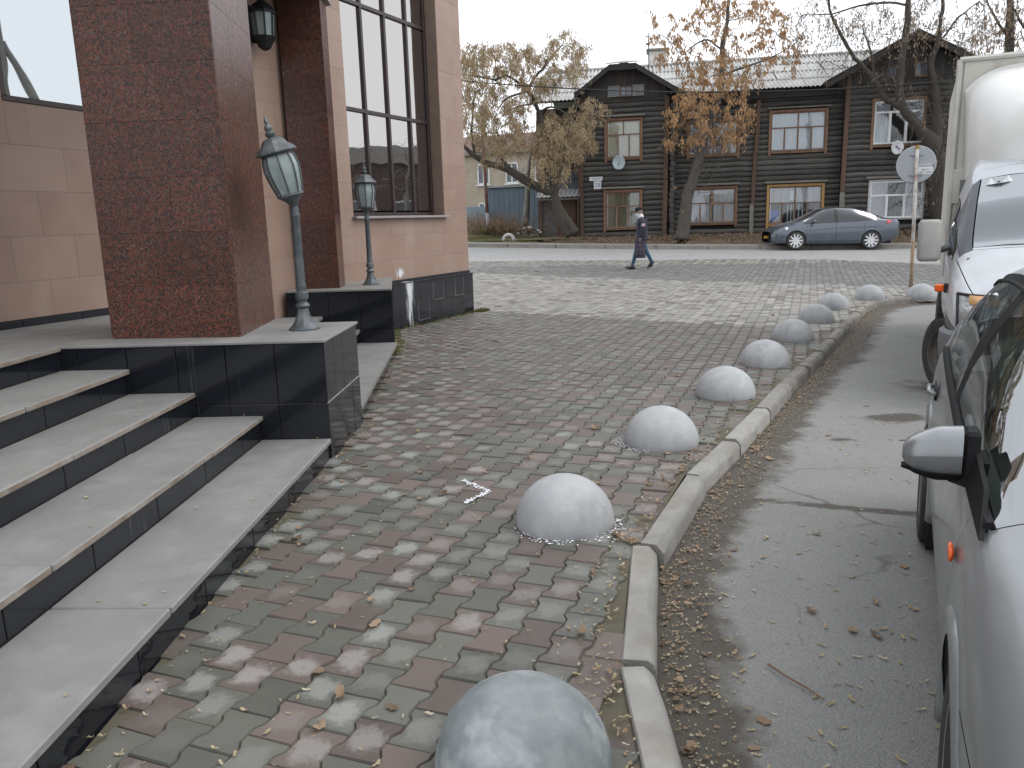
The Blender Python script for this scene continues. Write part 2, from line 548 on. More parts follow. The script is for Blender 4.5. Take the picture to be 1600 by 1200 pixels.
ORANGE = mat('orange_lens', (.85, .12, .015), None, 6, .2, bmp=0, coat=.5)
REDL = mat('red_lens', (.75, .05, .045), None, 6, .2, bmp=0, coat=.6)
YELLOWL = mat('yellow_lit_lens', (.9, .55, .08), None, 6, .25, bmp=0)
CHROME = mat('reflector_chrome', (.7, .7, .7), None, 3, .18, metal=1, bmp=0)
ALLOY = mat('silver_alloy', (.42, .43, .44), (.3, .3, .3), 8, .35, metal=.8, bmp=0)
# ------------------------------------------------------------------ the lie of the land
KERB_IN = [(.33, .6), (.36, 2.10), (.366, 2.66), (.57, 3.738), (.616, 3.76), (1.079, 4.854), (1.381, 5.326), (1.828, 6.186), (2.541, 7.488),
           (4.039, 10.149), (5.901, 13.527), (6.45, 14.35), (7.032, 14.88), (7.709, 14.98), (8.5, 15.2), (10.6, 16.6), (12.2, 19.0), (12.6, 21.5), (11.6, 23.9), (10.2, 25.6)]
def near_edge(x): return 27.5 - .13 * x
def far_edge(x): return 34.0 - .21 * x + (max(0, x - 9) * .16)
WALL_LINE = [(-1.42, .6), (-1.40, 2.2), (-1.30, 5.3), (-1.262, 6.45), (-1.46, 9.95), (-1.80, 12.25), (-.651, 14.618), (-3.4, 15.95), (-14, 21)]

def seg_dist(p, poly):
    x, y = p
    best = 1e9
    for (ax, ay), (bx, by) in zip(poly[:-1], poly[1:]):
        dx, dy = bx - ax, by - ay
        t = max(0, min(1, ((x - ax) * dx + (y - ay) * dy) / (dx * dx + dy * dy)))
        best = min(best, math.hypot(x - ax - t * dx, y - ay - t * dy))
    return best
def in_poly(p, poly):
    x, y = p
    r = False
    for (ax, ay), (bx, by) in zip(poly, poly[1:] + poly[:1]):
        if (ay > y) != (by > y) and x < (bx - ax) * (y - ay) / (by - ay) + ax: r = not r
    return r

PAVE = KERB_IN + [(7.6, near_edge(7.6)), (3, near_edge(3)), (-1.4, near_edge(-1.4)), (-8, near_edge(-8)), (-14, near_edge(-14))] + WALL_LINE[::-1]

def sheet(name, xs, ys, zf, m, label=None, attr=None, kind='structure', keep=None):
    P = [[(x, y, zf(x, y)) for x in xs] for y in ys]
    v = [p for r_ in P for p in r_]
    nx = len(xs)
    f = []
    for i in range(len(ys) - 1):
        for j in range(nx - 1):
            if keep and not keep((xs[j] + xs[j + 1]) / 2, (ys[i] + ys[i + 1]) / 2): continue
            f.append((i * nx + j, i * nx + j + 1, (i + 1) * nx + j + 1, (i + 1) * nx + j))
    me = bpy.data.meshes.new(name)
    me.from_pydata(v, [], f)
    me.materials.append(m)
    me.polygons.foreach_set('use_smooth', [True] * len(f))
    if attr:
        a = me.attributes.new('dirt', 'FLOAT', 'POINT')
        a.data.foreach_set('value', [attr(p[0], p[1]) for p in v])
    o = link(name, me)
    return tag(o, label, None, None, kind)

def lin(a, b, n): return [a + (b - a) * i / (n - 1) for i in range(n)]

GROUNDM = mat('bare_earth', (.10, .085, .06), (.07, .06, .045), .8, .95, c3=(.06, .07, .03), s3=.6)
sheet('ground', [-600, -300, -120] + lin(-60, 60, 41) + [120, 300, 600], [-60, -20, -4] + lin(0, 60, 41) + [90, 150, 300, 700],
      lambda x, y: hz(x, y) - .17, GROUNDM, 'flat earthy ground under the whole street')

road_x = lin(-70, 70, 71)
P = [[(x, near_edge(x) - 5 + (far_edge(x) + .2 - near_edge(x) + 5) * t, 0) for x in road_x] for t in lin(0, 1, 14)]
P = [[(x, y, hz(x, y) - ROAD_DROP - .012) for x, y, _ in r_] for r_ in P]
mb = MB().grid(P)
tag(mb.build('road', ROADM, smooth=True), 'pale asphalt main road running past the log house', None, None, 'structure')
for k, x0 in enumerate((-14.5, -5.2, 4.3, 12.6, 21.5)):
    y0 = 31.0 - .12 * x0
    pts = [(x0 + 2.4 * i / 4, y0 - .12 * 2.4 * i / 4) for i in range(5)]
    g_ = [[(x, y + o_, hz(x, y + o_) - ROAD_DROP - .006) for x, y in pts] for o_ in (0, .12)]
    ob = MB().grid(g_).build('lane_marking', mat('worn_road_paint', (.6, .6, .58), (.4, .4, .39), 6, .8) if k == 0 else bpy.data.materials['worn_road_paint'])
    tag(ob, 'faded white centre dash painted on the main road', None, None, 'structure')

KERB_OUT = []
def park_dirt(x, y):
    d = seg_dist((x, y), KERB_IN[:16])
    v = .98 - (d - .13) / .62 if y < 9 else .98 - (d - .13) / .8
    ax, ay, bx, by = 1.15, 4.76, 2.6, 4.2
    dx, dy = bx - ax, by - ay
    t = max(0, min(1, ((x - ax) * dx + (y - ay) * dy) / (dx * dx + dy * dy)))
    d2 = math.hypot(x - ax - t * dx, y - ay - t * dy)
    v = max(v, .72 - max(0, d2 - .02) * 9)
    for cx, cy, rx, ry, s_ in ((3.22, 6.5, .2, .13, .85), (2.5, 5.9, .12, .06, .6), (4.1, 7.6, .5, .5, .5)):
        v = max(v, s_ * (1.25 - math.hypot((x - cx) / rx, (y - cy) / ry) * .55) if math.hypot((x - cx) / rx, (y - cy) / ry) < 2.2 else 0)
    return max(0, min(1, v))
sheet('parking_lane', lin(.2, 5.0, 97) + lin(5.3, 14, 22) + lin(16, 40, 9), lin(-3, 0, 5) + lin(.2, 9, 160) + lin(9.3, 24.5, 50),
      lambda x, y: hz(x, y) - ROAD_DROP, ASPH, 'grey worn asphalt of the side lane beside the kerb', park_dirt)

# bedding of the paving, a sheet following the slope
bm = bmesh.new()
bm.faces.new([bm.verts.new((x, y, 0)) for x, y in PAVE])
for yy in (12, 14, 16, 18, 19.5, 21, 22.5, 24, 25.5, 27):
    bmesh.ops.bisect_plane(bm, geom=bm.verts[:] + bm.edges[:] + bm.faces[:], plane_co=(0, yy, 0), plane_no=(0, 1, 0))
for xx in (-8, -4, 0, 4, 8):
    bmesh.ops.bisect_plane(bm, geom=bm.verts[:] + bm.edges[:] + bm.faces[:], plane_co=(xx, 0, 0), plane_no=(1, 0, 0))
bmesh.ops.triangulate(bm, faces=bm.faces[:])
for v in bm.verts: v.co.z = hz(v.co.x, v.co.y) - .011
bmesh.ops.recalc_face_normals(bm, faces=bm.faces[:])
me = bpy.data.meshes.new('pavement')
bm.to_mesh(me)
bm.free()
me.materials.append(JOINT)
pavement = tag(link('pavement', me), 'block paved forecourt and pavement with earthy joints', None, None, 'structure')
if me.polygons[0].normal.z < 0: me.flip_normals()

# ------------------------------------------------------------------ spool-shaped paving blocks
PL, PW, Pw, PITCH, PAZ = .200, .169, .131, .150, R(20.5)
def spool(gap):
    g = gap / 2
    L2, W2, w2 = PL / 2 - g, PW / 2 - g, Pw / 2 - g
    a, b = PL * .18, PL * .33
    right = [(W2, -L2), (W2, -b), (w2, -a), (w2, a), (W2, b), (W2, L2)]
    return right + [(-x, y) for x, y in right[::-1]]
def paver_geom(px, py, rot, dz, tx, ty, inset, cap=True):
    o1, o2 = spool(.011), spool(.004)
    c, s = math.cos(rot), math.sin(rot)
    v, lp = [], []
    for o_, z in ((o1, 0.0), (o2, -.008), (o2, -.03)):
        for (x, y) in o_:
            X, Y = px + c * x + s * y, py - s * x + c * y
            v.append((X, Y, hz(X, Y) + z + dz + tx * x + ty * y))
            lp.append((x, y, 0))
    n = 12
    f = [tuple(range(n))] + [(i, n + i, n + (i + 1) % n, (i + 1) % n) for i in range(n)] + [(n + i, 2 * n + i, 2 * n + (i + 1) % n, n + (i + 1) % n) for i in range(n)]
    return v, lp, f
RED, GREEN, LIGHT, DARKG, TAN = (.098, .072, .063), (.083, .086, .073), (.26, .248, .226), (.125, .125, .123), (.23, .216, .185)
ca, sa = math.cos(PAZ), math.sin(PAZ)
cells = []
for i in range(-110, 130):
    for k in range(-30, 190):
        u, w = i * PITCH, (k + (.5 if i % 2 else 0)) * PL
        x, y = 0.1 + ca * u + sa * w, 6.0 - sa * u + ca * w
        if y < 1.25 or y > 31 or x < -9 or x > 13 or abs(x) > .72 * y + 1.0: continue
        if not in_poly((x, y), PAVE): continue
        dk = seg_dist((x, y), KERB_IN) if x > 0 else 9
        if dk < .012: continue
        ll = y + .77 * x + rnd.gauss(0, .12)
        band = y + .74 * x
        if ll < 14.35: c = RED if (k + (1 if rnd.random() < .16 else 0)) % 2 else GREEN
        elif band < 23.3 + rnd.gauss(0, .1): c = LIGHT if rnd.random() < .9 else (RED if rnd.random() < .6 else DARKG)
        elif y > near_edge(x) - 1.7 - .03 * i % .3: c = TAN if (i % 2 or rnd.random() < .3) else DARKG
        else: c = DARKG
        s_ = px_size((x, y, hz(x, y)))
        vis = s_ and -60 < s_[0] < 1660 and -60 < s_[1] < 1260
        dist2 = x * x + y * y + 2.56
        cells.append((dist2 if vis else 1e6 + dist2, x, y, c, -.0075 if dk < .1 else 0.0))
cells.sort(key=lambda t: t[0])
def wear_at(x, y):
    # foot traffic along the steps and the plinth polishes the blocks most
    d = seg_dist((x, y), WALL_LINE[:7])
    return min(1.0, .42 + .8 * max(0, 1 - d / 1.3))
def paver_mesh(name, items, per_face=False):
    V, LP, F, C, RN, WE = [], [], [], [], [], []
    for (d_, x, y, c, lo_) in items:
        v, lp, f = paver_geom(x, y, PAZ + rnd.gauss(0, .012), rnd.gauss(0, .0022) + lo_, rnd.gauss(0, .012), rnd.gauss(0, .012), 0)
        b = len(V)
        V += v; LP += lp
        F += [tuple(i + b for i in q) for q in f]
        k = rnd.uniform(.86, 1.14)
        C += [(c[0] * k, c[1] * k, c[2] * k, 1)] * len(v)
        WE += [wear_at(x, y)] * len(v)
        RN += [rnd.random() * (.62 if c in (LIGHT, DARKG, TAN) else 1)] * len(v)
    me = bpy.data.meshes.new(name)
    me.from_pydata(V, [], F)
    me.materials.append(PAVER)
    for nm, ty, dat, key in (('col', 'FLOAT_COLOR', C, 'color'), ('lp', 'FLOAT_VECTOR', LP, 'vector'), ('rnd', 'FLOAT', RN, 'value'), ('wear', 'FLOAT', WE, 'value')):
        a = me.attributes.new(nm, ty, 'POINT')
        a.data.foreach_set(key, np.array(dat, dtype=np.float32).ravel())
    me.update()
    return me
# the 300 that show largest are blocks of their own: four colour variants of one block, shared
variants = []
for c in (RED, GREEN):
    for q in range(6):
        cc = tuple(k * (0.88 + .12 * (q % 3)) for k in c)
        V, LP, F = paver_geom(0, 0, 0, 0, 0, 0, 0)
        V = [(x, y, z - hz(x, y)) for x, y, z in V]
        me = bpy.data.meshes.new('paver')
        me.from_pydata(V, [], F)
        me.materials.append(PAVER)
        for nm, ty, dat, key in (('col', 'FLOAT_COLOR', [(*cc, 1)] * len(V), 'color'), ('lp', 'FLOAT_VECTOR', LP, 'vector'), ('rnd', 'FLOAT', [.13 * q] * len(V), 'value'), ('wear', 'FLOAT', [1.0 if q > 2 else .5] * len(V), 'value')):
            a = me.attributes.new(nm, ty, 'POINT')
            a.data.foreach_set(key, np.array(dat, dtype=np.float32).ravel())
        variants.append(me)
for (d_, x, y, c, lo_) in cells[:300]:
    o = link('paver', variants[(0 if c == RED else 6) + rnd.randrange(3) + (3 if rnd.random() < (wear_at(x, y) - .30) * 1.5 else 0)], pavement, (x, y, hz(x, y) + rnd.gauss(0, .0022) + lo_),
             (rnd.gauss(0, .012), rnd.gauss(0, .012), -PAZ + rnd.gauss(0, .014)))
tag(link('paver_field', paver_mesh('paver_field', cells[300:]), pavement), kind='stuff')

# ------------------------------------------------------------------ kerb stones along the lane
kerb = tag(link('kerb', None), 'concrete kerb curving between the paving and the lane', None, None, 'structure')
stones = [((.335, 1.0), (.361, 2.63), 0), ((.374, 2.69), (.572, 3.735), 0), ((.616, 3.765), (1.075, 4.80), 0), ((1.085, 4.85), (1.50, 5.56), 0),
          ((1.53, 5.62), (2.03, 6.53), 0), ((2.05, 6.57), (2.545, 7.49), 0), ((2.57, 7.54), (3.06, 8.42), 1), ((3.08, 8.45), (3.57, 9.32), 1),
          ((3.59, 9.36), (4.07, 10.22), 1), ((4.09, 10.26), (4.57, 11.13), 1), ((4.59, 11.17), (5.07, 12.03), 1), ((5.09, 12.07), (5.57, 12.93), 1),
          ((5.59, 12.97), (5.98, 13.66), 1), ((6.0, 13.7), (6.48, 14.38), 1), ((6.51, 14.42), (7.06, 14.86), 1), ((7.10, 14.88), (7.78, 14.98), 1),
          ((7.82, 14.99), (8.5, 15.2), 1), ((8.54, 15.21), (9.4, 15.75), 1), ((9.44, 15.78), (10.3, 16.38), 1)]
for (a, b, old) in stones:
    av, bv = Vector((*a, 0)), Vector((*b, 0))
    L = (bv - av).length
    mb = MB()
    n = 7
    w, zt = .128, .004 + rnd.uniform(-.004, .006) - old * .006
    rows = []
    ch = [rnd.uniform(0, .012) for _ in range(n + 1)]
    prof0 = [(0, -.05), (0, -.008), (.006, 0), (w - .028, 0), (w - .008, -.012), (w, -.035), (w + .004, -.24)]
    for i in range(n + 1):
        r_ = []
        for j, (px, pz) in enumerate(prof0):
            e = ch[i] * (1.6 if 3 <= j <= 5 else .4)
            r_.append((i * L / n, -(px - (e if j in (3, 4) else e * .35 if j == 5 else -e * .3 if j < 3 else 0)), pz - (e * .5 if j in (4, 5) else 0)))
        rows.append(r_)
    mb.grid(rows)
    m_ = len(prof0)
    mb.f.append(tuple(range(m_ - 1, -1, -1))); mb.mi.append(0)
    mb.f.append(tuple(n * m_ + j for j in range(m_))); mb.mi.append(0)
    d = bv - av
    mb.build('kerb_stone', KERB_OLD if old else KERB, kerb, smooth=True, angle=35, loc=(a[0], a[1], zt), rot=(rnd.gauss(0, .012), rnd.gauss(0, .004), math.atan2(d.y, d.x)))

# ------------------------------------------------------------------ concrete hemispheres
RD = .265
def dome_mesh(seed):
    r_ = random.Random(seed)
    ph = [r_.uniform(0, 6.28) for _ in range(8)]
    prof = [(RD * .985, -.04), (RD * .99, 0), (RD, .012)] + [(RD * math.cos(t), .012 + (RD - .012) * math.sin(t)) for t in [math.pi / 2 * k / 15 for k in range(1, 15)]]
    mb = MB()
    n = 48
    v, f = [], []
    for (r0, z) in prof:
        for k in range(n):
            a = 2 * math.pi * k / n
            q = 1 + .004 * math.sin(3 * a + ph[0] + z * 9) + .003 * math.sin(5 * a + ph[1] - z * 13)
            if z < .02: q += .006 * math.sin(11 * a + ph[2]) * math.sin(4 * a + ph[3])
            v.append((r0 * q * math.cos(a), r0 * q * math.sin(a), z + (.006 * math.sin(7 * a + ph[4]) if z < -.01 else 0)))
    m = len(prof)
    for i in range(m - 1):
        for k in range(n): f.append((i * n + k, i * n + (k + 1) % n, (i + 1) * n + (k + 1) % n, (i + 1) * n + k))
    v.append((0, 0, RD))
    for k in range(n): f.append(((m - 1) * n + k, (m - 1) * n + (k + 1) % n, len(v) - 1))
    return mb.add(v, f).mesh('bollard', [DOME], True)
domes = [(0.0, 2.13, 'large dark weathered concrete hemisphere nearest the camera, beside the first kerb stone', 0),
         (.262, 4.08, 'pale clean concrete hemisphere second from the camera, white lime crumbs at its foot', 0),
         (1.07, 5.60, 'pale concrete hemisphere third in the row from the camera, where the kerb straightens', 0),
         (1.93, 7.08, 'concrete hemisphere fourth in the row, by the end of the pale kerb stones', 0),
         (2.755, 8.56, 'concrete hemisphere fifth in the row, beside the first dark kerb stones', 0),
         (3.64, 10.23, 'concrete hemisphere sixth in the row, where the paving turns light grey', 0),
         (4.56, 11.86, 'concrete hemisphere seventh in the row, half in front of a greyer one', 0),
         (5.44, 13.42, 'greyish concrete hemisphere partly hidden by the one before it', 0),
         (6.64, 14.74, 'grey concrete hemisphere at the bend of the kerb, standing clear by itself', 0),
         (7.72, 14.98, 'low sunken concrete hemisphere at the foot of the round sign post', -.03)]
for i, (x, y, lb, dz) in enumerate(domes):
    me = dome_mesh(i)
    if i in (0, 7, 8, 9): me.materials[0] = DOME_OLD if i == 0 else mat('greyer_concrete', (.33, .34, .35), (.27, .285, .295), 6, .8, bmp=.25, c3=(.42, .42, .42), s3=9) if i == 7 else bpy.data.materials['greyer_concrete']
    o = link('hemisphere_bollard', me, None, (x, y, hz(x, y) + dz), (rnd.gauss(0, .015), rnd.gauss(0, .015), rnd.uniform(0, 6)))
    tag(o, lb, 'bollard', 'concrete hemispheres along the kerb')

# ------------------------------------------------------------------ tiled faces
def quad_piece(p0, d, n_, s0, s1, z0, z1, th, bev):
    """slab lying on a vertical face: p0 origin (x,y), d along, n_ outward"""
    mb = MB().box(s0, s1, 0, th, z0, z1, bev)
    mb.v = [(p0[0] + d[0] * x + n_[0] * y, p0[1] + d[1] * x + n_[1] * y, z) for x, y, z in mb.v]
    return mb
def rect_minus(r, h):
    a0, a1, b0, b1 = r
    c0, c1, e0, e1 = h
    if a1 <= c0 or a0 >= c1 or b1 <= e0 or b0 >= e1: return [r]
    out = []
    if a0 < c0: out.append((a0, c0, b0, b1))
    if a1 > c1: out.append((c1, a1, b0, b1))
    m0, m1 = max(a0, c0), min(a1, c1)
    if b0 < e0: out.append((m0, m1, b0, e0))
    if b1 > e1: out.append((m0, m1, e1, b1))
    return [q for q in out if q[1] - q[0] > .02 and q[3] - q[2] > .02]
def tile_face(parent, p0, p1, z0, z1, tw, th, m, name, thick=.018, gap=.004, bev=.003, holes=(), stagger=.5, jit=.0012, zs=None, start=0.0, cap=300, vis=None):
    dx, dy = p1[0] - p0[0], p1[1] - p0[1]
    L = math.hypot(dx, dy)
    d = (dx / L, dy / L)
    n_ = (d[1], -d[0])
    rows = zs or [z0 + th * i for i in range(int((z1 - z0) / th) + 2)]
    for i in range(len(rows) - 1):
        b0, b1 = rows[i], min(rows[i + 1], z1)
        if b1 - b0 < .02: continue
        off = start - (stagger * tw if i % 2 else 0)
        k = off
        while k < L:
            a0, a1 = max(k, 0), min(k + tw, L)
            k += tw
            if a1 - a0 < .02: continue
            rs = [(a0, a1, b0, b1)]
            for h in holes: rs = [q for r_ in rs for q in rect_minus(r_, h)]
            for (q0, q1, e0, e1) in rs:
                mb = quad_piece(p0, d, n_, q0 + gap / 2, q1 - gap / 2, e0 + gap / 2, e1 - gap / 2, thick + rnd.uniform(-jit, jit), bev)
                mb.build(name, m, parent)

# ------------------------------------------------------------------ entrance steps
ENT = (-1.28, 5.42, 0)
ENT_R = -R(2.1)
steps = thing('entrance_steps', 'grey stone entrance steps with black risers climbing to the left', 'steps', ENT, ENT_R)
NOS = [0, .46, .92, 1.365, 1.825]
ZT = [.15, .325, .5, .675, .845]
D0 = -6.5
core = MB()
for i in range(5):
    core.box(-3.3, -NOS[i] - .035 - .02, D0, -.002, (0 if i == 0 else ZT[i - 1] - .03) - .05, ZT[i] - .036)
core.build('core', MORTAR, steps)
joints = [[0, -.93, -2.5, -4.1, -6.5], [0, -.89, -2.48, -4.05, -6.5], [0, -1.5, -3.0, -4.6, -6.5], [0, -1.15, -2.7, -4.3, -6.5], [0, -1.2, -2.4, -3.6, -4.8, -6.5]]
def slab(x0, x1, y0, y1, z0, z1, ch=.006):
    mb = MB().box(x0, x1, y0, y1, z0, z1, ch)
    mb.mi[1] = 1
    return mb
for i in range(5):
    x1 = -NOS[i] + (.004 if i == 0 else 0)
    x0 = -(NOS[i + 1] + .03) if i < 4 else -3.25
    for a, b in zip(joints[i][1:], joints[i][:-1]):
        mb = slab(x0 + .002, x1 + rnd.uniform(-.003, .003), a + .003, b - .004, ZT[i] - .036, ZT[i] + rnd.uniform(-.002, .002))
        mb.build('tread', [TREAD, NOSE if i else TREAD], steps, rot=(rnd.gauss(0, .0012), 0, 0))
    y = 0.0
    k = 0
    z0 = -.04 if i == 0 else ZT[i - 1]
    while y > D0:
        L = .6 if k else .35
        mb = MB().box(-NOS[i] - .05, -NOS[i] - (.012 if i == 0 else .03), y - L + .003, y - .004, z0, ZT[i] - .037, .002)
        mb.build('riser_tile', TILE, steps)
        y -= L
        k += 1
# far flight in the gap between the two pedestals
def gap_L(D): return (D - 1.01) / 3.56 * .32
for i in range(3):
    cuts = [1.015, 2.2, 3.4, 4.57]
    for a, b in zip(cuts[:-1], cuts[1:]):
        la, lb = gap_L(a) + NOS[i], gap_L(b) + NOS[i]
        back = .52 if i < 2 else 1.9
        mb = MB().hexa([(-la - back, a + .003, ZT[i] - .036), (-la, a + .003, ZT[i] - .036), (-lb, b - .003, ZT[i] - .036), (-lb - back, b - .003, ZT[i] - .036),
                        (-la - back, a + .003, ZT[i]), (-la, a + .003, ZT[i]), (-lb, b - .003, ZT[i]), (-lb - back, b - .003, ZT[i])])
        mb.build('tread', TREAD, steps)
    z0 = -.04 if i == 0 else ZT[i - 1]
    la, lb = gap_L(1.015) + NOS[i] + .02, gap_L(4.57) + NOS[i] + .02
    for q in range(6):
        t0, t1 = q / 6, (q + 1) / 6
        y0, y1 = 1.015 + 3.555 * t0, 1.015 + 3.555 * t1
        l0, l1 = la + (lb - la) * t0, la + (lb - la) * t1
        MB().hexa([(-l0 - .05, y0, z0), (-l0, y0 + .003, z0), (-l1, y1 - .003, z0), (-l1 - .05, y1, z0),
                   (-l0 - .05, y0, ZT[i] - .037), (-l0, y0 + .003, ZT[i] - .037), (-l1, y1 - .003, ZT[i] - .037), (-l1 - .05, y1, ZT[i] - .037)]).build('riser_tile', TILE, steps)
MB().box(-3.3, -1.86, .0, 2.9, -.05, .843).build('landing', TREAD, steps)

# ------------------------------------------------------------------ pedestals
ped = thing('stair_pedestal', 'long black tiled pedestal at the end of the near steps, under the first column', 'pedestal', ENT, ENT_R)
MB().box(-1.86, -.022, .022, .99, -.05, .825).build('core', MORTAR, ped)
MB().box(-1.87, .012, -.012, 1.02, .826, .846, .004).build('capping', TREAD, ped)
tile_face(ped, (-1.86, .02), (0, .02), -.02, .825, .345, .44, TILE, 'tile', .02, .0045, .002, zs=[-.02, .405, .825], stagger=0, start=-.21)
tile_face(ped, (-.02, 0), (-.02, 1.01), -.02, .825, .25, .44, TILE, 'tile', .02, .004, .002, zs=[-.02, .405, .825], stagger=0)
MB().box(-.004, .0015, .0, 1.01, .400, .410).build('grout_line', GROUT, ped)
ped2 = thing('stair_pedestal', 'far black tiled pedestal under the second column, joined to the plinth', 'pedestal', (-1.465, 10.0, 0), ENT_R)
def e2(L, D): return (-(L - .355), D - 4.577)
pb = [e2(1.69, 4.60), e2(.375, 4.60), (-.42, 2.2), (-1.3, 2.3)]
MB().prism(pb, -.05, .803).build('core', MORTAR, ped2)
MB().prism([e2(1.69, 4.57), e2(.35, 4.57), (-.39, 2.26), (-1.3, 2.35)], .804, .824).build('capping', TREAD, ped2)
tile_face(ped2, e2(1.69, 4.597), e2(.355, 4.597), -.02, .803, .40, .3, TILE, 'tile', .02, .0045, .002, zs=[-.02, .33, .803], stagger=0, start=-.27)
tile_face(ped2, e2(.375, 4.597), (-.42, 2.2), -.02, .803, .40, .3, TILE, 'tile', .02, .0045, .002, zs=[-.02, .33, .803], stagger=0)

# ------------------------------------------------------------------ granite clad columns
def pillar(label, loc, pts, z1, tws, th):
    o = thing('granite_column', label, 'column', loc, 0)
    cx, cy = sum(p[0] for p in pts) / 4, sum(p[1] for p in pts) / 4
    ins = [((p[0] - cx) * .955 + cx, (p[1] - cy) * .955 + cy) for p in pts]
    MB().prism(ins, 0, z1).build('core', DARK, o)
    for i in range(4):
        a, b = pts[i], pts[(i + 1) % 4]
        d = Vector((b[0] - a[0], b[1] - a[1])).normalized()
        n_ = (d.y, -d.x)
        a2, b2 = (a[0] - n_[0] * .02, a[1] - n_[1] * .02), (b[0] - n_[0] * .02, b[1] - n_[1] * .02)
        L = math.hypot(b[0] - a[0], b[1] - a[1])
        nrow = int(z1 / th) + 1
        for r_ in range(nrow):
            z0_, z1_ = r_ * th, min((r_ + 1) * th, z1)
            cuts = [0, L] if (tws == 1 or r_ % 3 == 0) else [0, L * (.42 if r_ % 2 else .58), L]
            for s0, s1 in zip(cuts[:-1], cuts[1:]):
                quad_piece(a2, (d.x, d.y), n_, s0 + .0005, s1 - .0005, z0_ + .0005, z1_ - .0005, .02 + rnd.uniform(-.0005, .0005), .0007).build('granite_panel', GRANITE, o)
    return o
P1 = (-1.95, 5.69)
A_ = Vector((-1.28, 5.42)); e_ = Vector((.037, .9993)); nl = Vector((-.9993, .037))
def ew(L, D): return A_ + nl * L + e_ * D
q = [ew(1.63, .31), ew(.66, .25), ew(.76, 1.32), ew(1.72, 1.36)]
pillar('massive polished red granite column standing by the near steps', (q[1].x, q[1].y, .846), [(p.x - q[1].x, p.y - q[1].y) for p in q], 3.5, 2, .375)
q = [Vector((-2.695, 10.36)), Vector((-2.18, 10.37)), Vector((-2.20, 10.82)), Vector((-2.72, 10.82))]
pillar('narrow dark red granite column beside the far lamp post', (q[1].x, q[1].y, .824), [(p.x - q[1].x, p.y - q[1].y) for p in q], 3.5, 1, .43)

# ------------------------------------------------------------------ office building: two walls meeting behind the porch
office = thing('office_building', 'pink stone clad office building with tall bronze framed windows', 'building', (-1.779, 12.249, 0), -R(25.46))
# wing wall, local x outward, y along
WX = -.10
HOLE = (-.75, 1.84, 1.735, 6.6)
for (y0, y1, z0, z1) in ((-2.3, HOLE[0], -.1, 7.6), (HOLE[1], 2.634, -.1, 7.6), (HOLE[0], HOLE[1], -.1, HOLE[2]), (HOLE[0], HOLE[1], HOLE[3], 7.6)):
    MB().box(-.34, WX, y0, y1, z0, z1).build('wall_core', MORTAR, office)
tile_face(office, (WX, -2.3), (WX, 2.634), .7, 7.6, .62, .375, SAND, 'stone_panel', .02, .0014, .0006, holes=[(HOLE[0] + 2.3, HOLE[1] + 2.3, HOLE[2], HOLE[3])])
MB().box(-9, -.1, 2.61, 2.634, -.1, 7.6).build('side_wall', SAND, office)
MB().box(-9, .05, -2.6, 2.75, 7.6, 7.9).build('parapet', SAND, office)
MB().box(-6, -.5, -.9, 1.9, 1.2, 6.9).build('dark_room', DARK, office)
# plinth
MB().box(-.10, -.022, -.3, 2.62, -.1, .70).build('plinth_core', MORTAR, office)
tile_face(office, (-.02, -.2), (-.02, 2.624), -.02, .70, .40, .36, TILE, 'plinth_tile', .02, .005, .002, zs=[-.02, .34, .70], stagger=.5)
MB().box(-.10, .012, -.25, 2.64, .701, .716, .003).build('plinth_ledge', TILE, office)
MB().box(-.10, -.045, -.25, 2.6, .717, .76).build('plinth_upstand', TILE, office)
# patched tiles and white splash
for (s0, s1, z0, z1) in ((1.2, 1.55, .36, .66), (1.95, 2.25, .36, .67), (.72, 1.05, .08, .38)):
    MB().box(.0, .0035, s0, s1, z0, z1).build('plinth_tile', TILE, office)
    fr = MB()
    for (a, b, c, e) in ((s0 - .006, s0, z0 - .006, z1), (s1, s1 + .006, z0 - .006, z1), (s0, s1, z0 - .006, z0)): fr.box(.0, .0025, a, b, c, e)
    fr.build('grout_line', GROUT, office)
def splash_mat():
    m, nt, b = new_mat('white_lime_run')
    co = coords(nt, 'world', (26, 26, 2.2))
    w = noise(nt, co, 1.0, 5, .75)
    uv = nd(nt, 'ShaderNodeAttribute', attribute_name='dirt').outputs['Fac']
    al = ramp(nt, mth(nt, 'ADD', mth(nt, 'MULTIPLY', uv, .62), mth(nt, 'MULTIPLY', w, .95)), [(.80, 0.0), (1.2, .8)])
    b.inputs['Base Color'].default_value = (.78, .8, .83, 1)
    b.inputs['Roughness'].default_value = .9
    nt.links.new(al, b.inputs['Alpha'])
    return m
def splash(name, cx, cy, cz, uu, vv, n, prof, m, parent):
    """a dried run of lime: grid with a density attribute that fades to its rim"""
    v, a, f = [], [], []
    N = 14
    for i in range(N + 1):
        for j in range(N + 1):
            u, w = j / N * 2 - 1, i / N * 2 - 1
            v.append(tuple(Vector((cx, cy, cz)) + Vector(uu) * u + Vector(vv) * w))
            a.append(max(0, prof(u, w)))
    for i in range(N):
        for j in range(N): f.append((i * (N + 1) + j, i * (N + 1) + j + 1, (i + 1) * (N + 1) + j + 1, (i + 1) * (N + 1) + j))
    me = bpy.data.meshes.new(name)
    me.from_pydata(v, [], f)
    me.materials.append(m)
    at_ = me.attributes.new('dirt', 'FLOAT', 'POINT')
    at_.data.foreach_set('value', a)
    return link(name, me, parent)
SPM = splash_mat()
splash('lime_run', .0025, .46, .36, (0, .24, 0), (0, 0, .36), None, lambda u, w: .95 - abs(u) * .75 - .12 * (1 - w), SPM, office)
splash('lime_run', -.073, .36, .86, (0, .2, 0), (0, 0, .16), None, lambda u, w: 1.2 - (u * u + w * w) ** .5 * 1.2, SPM, office)
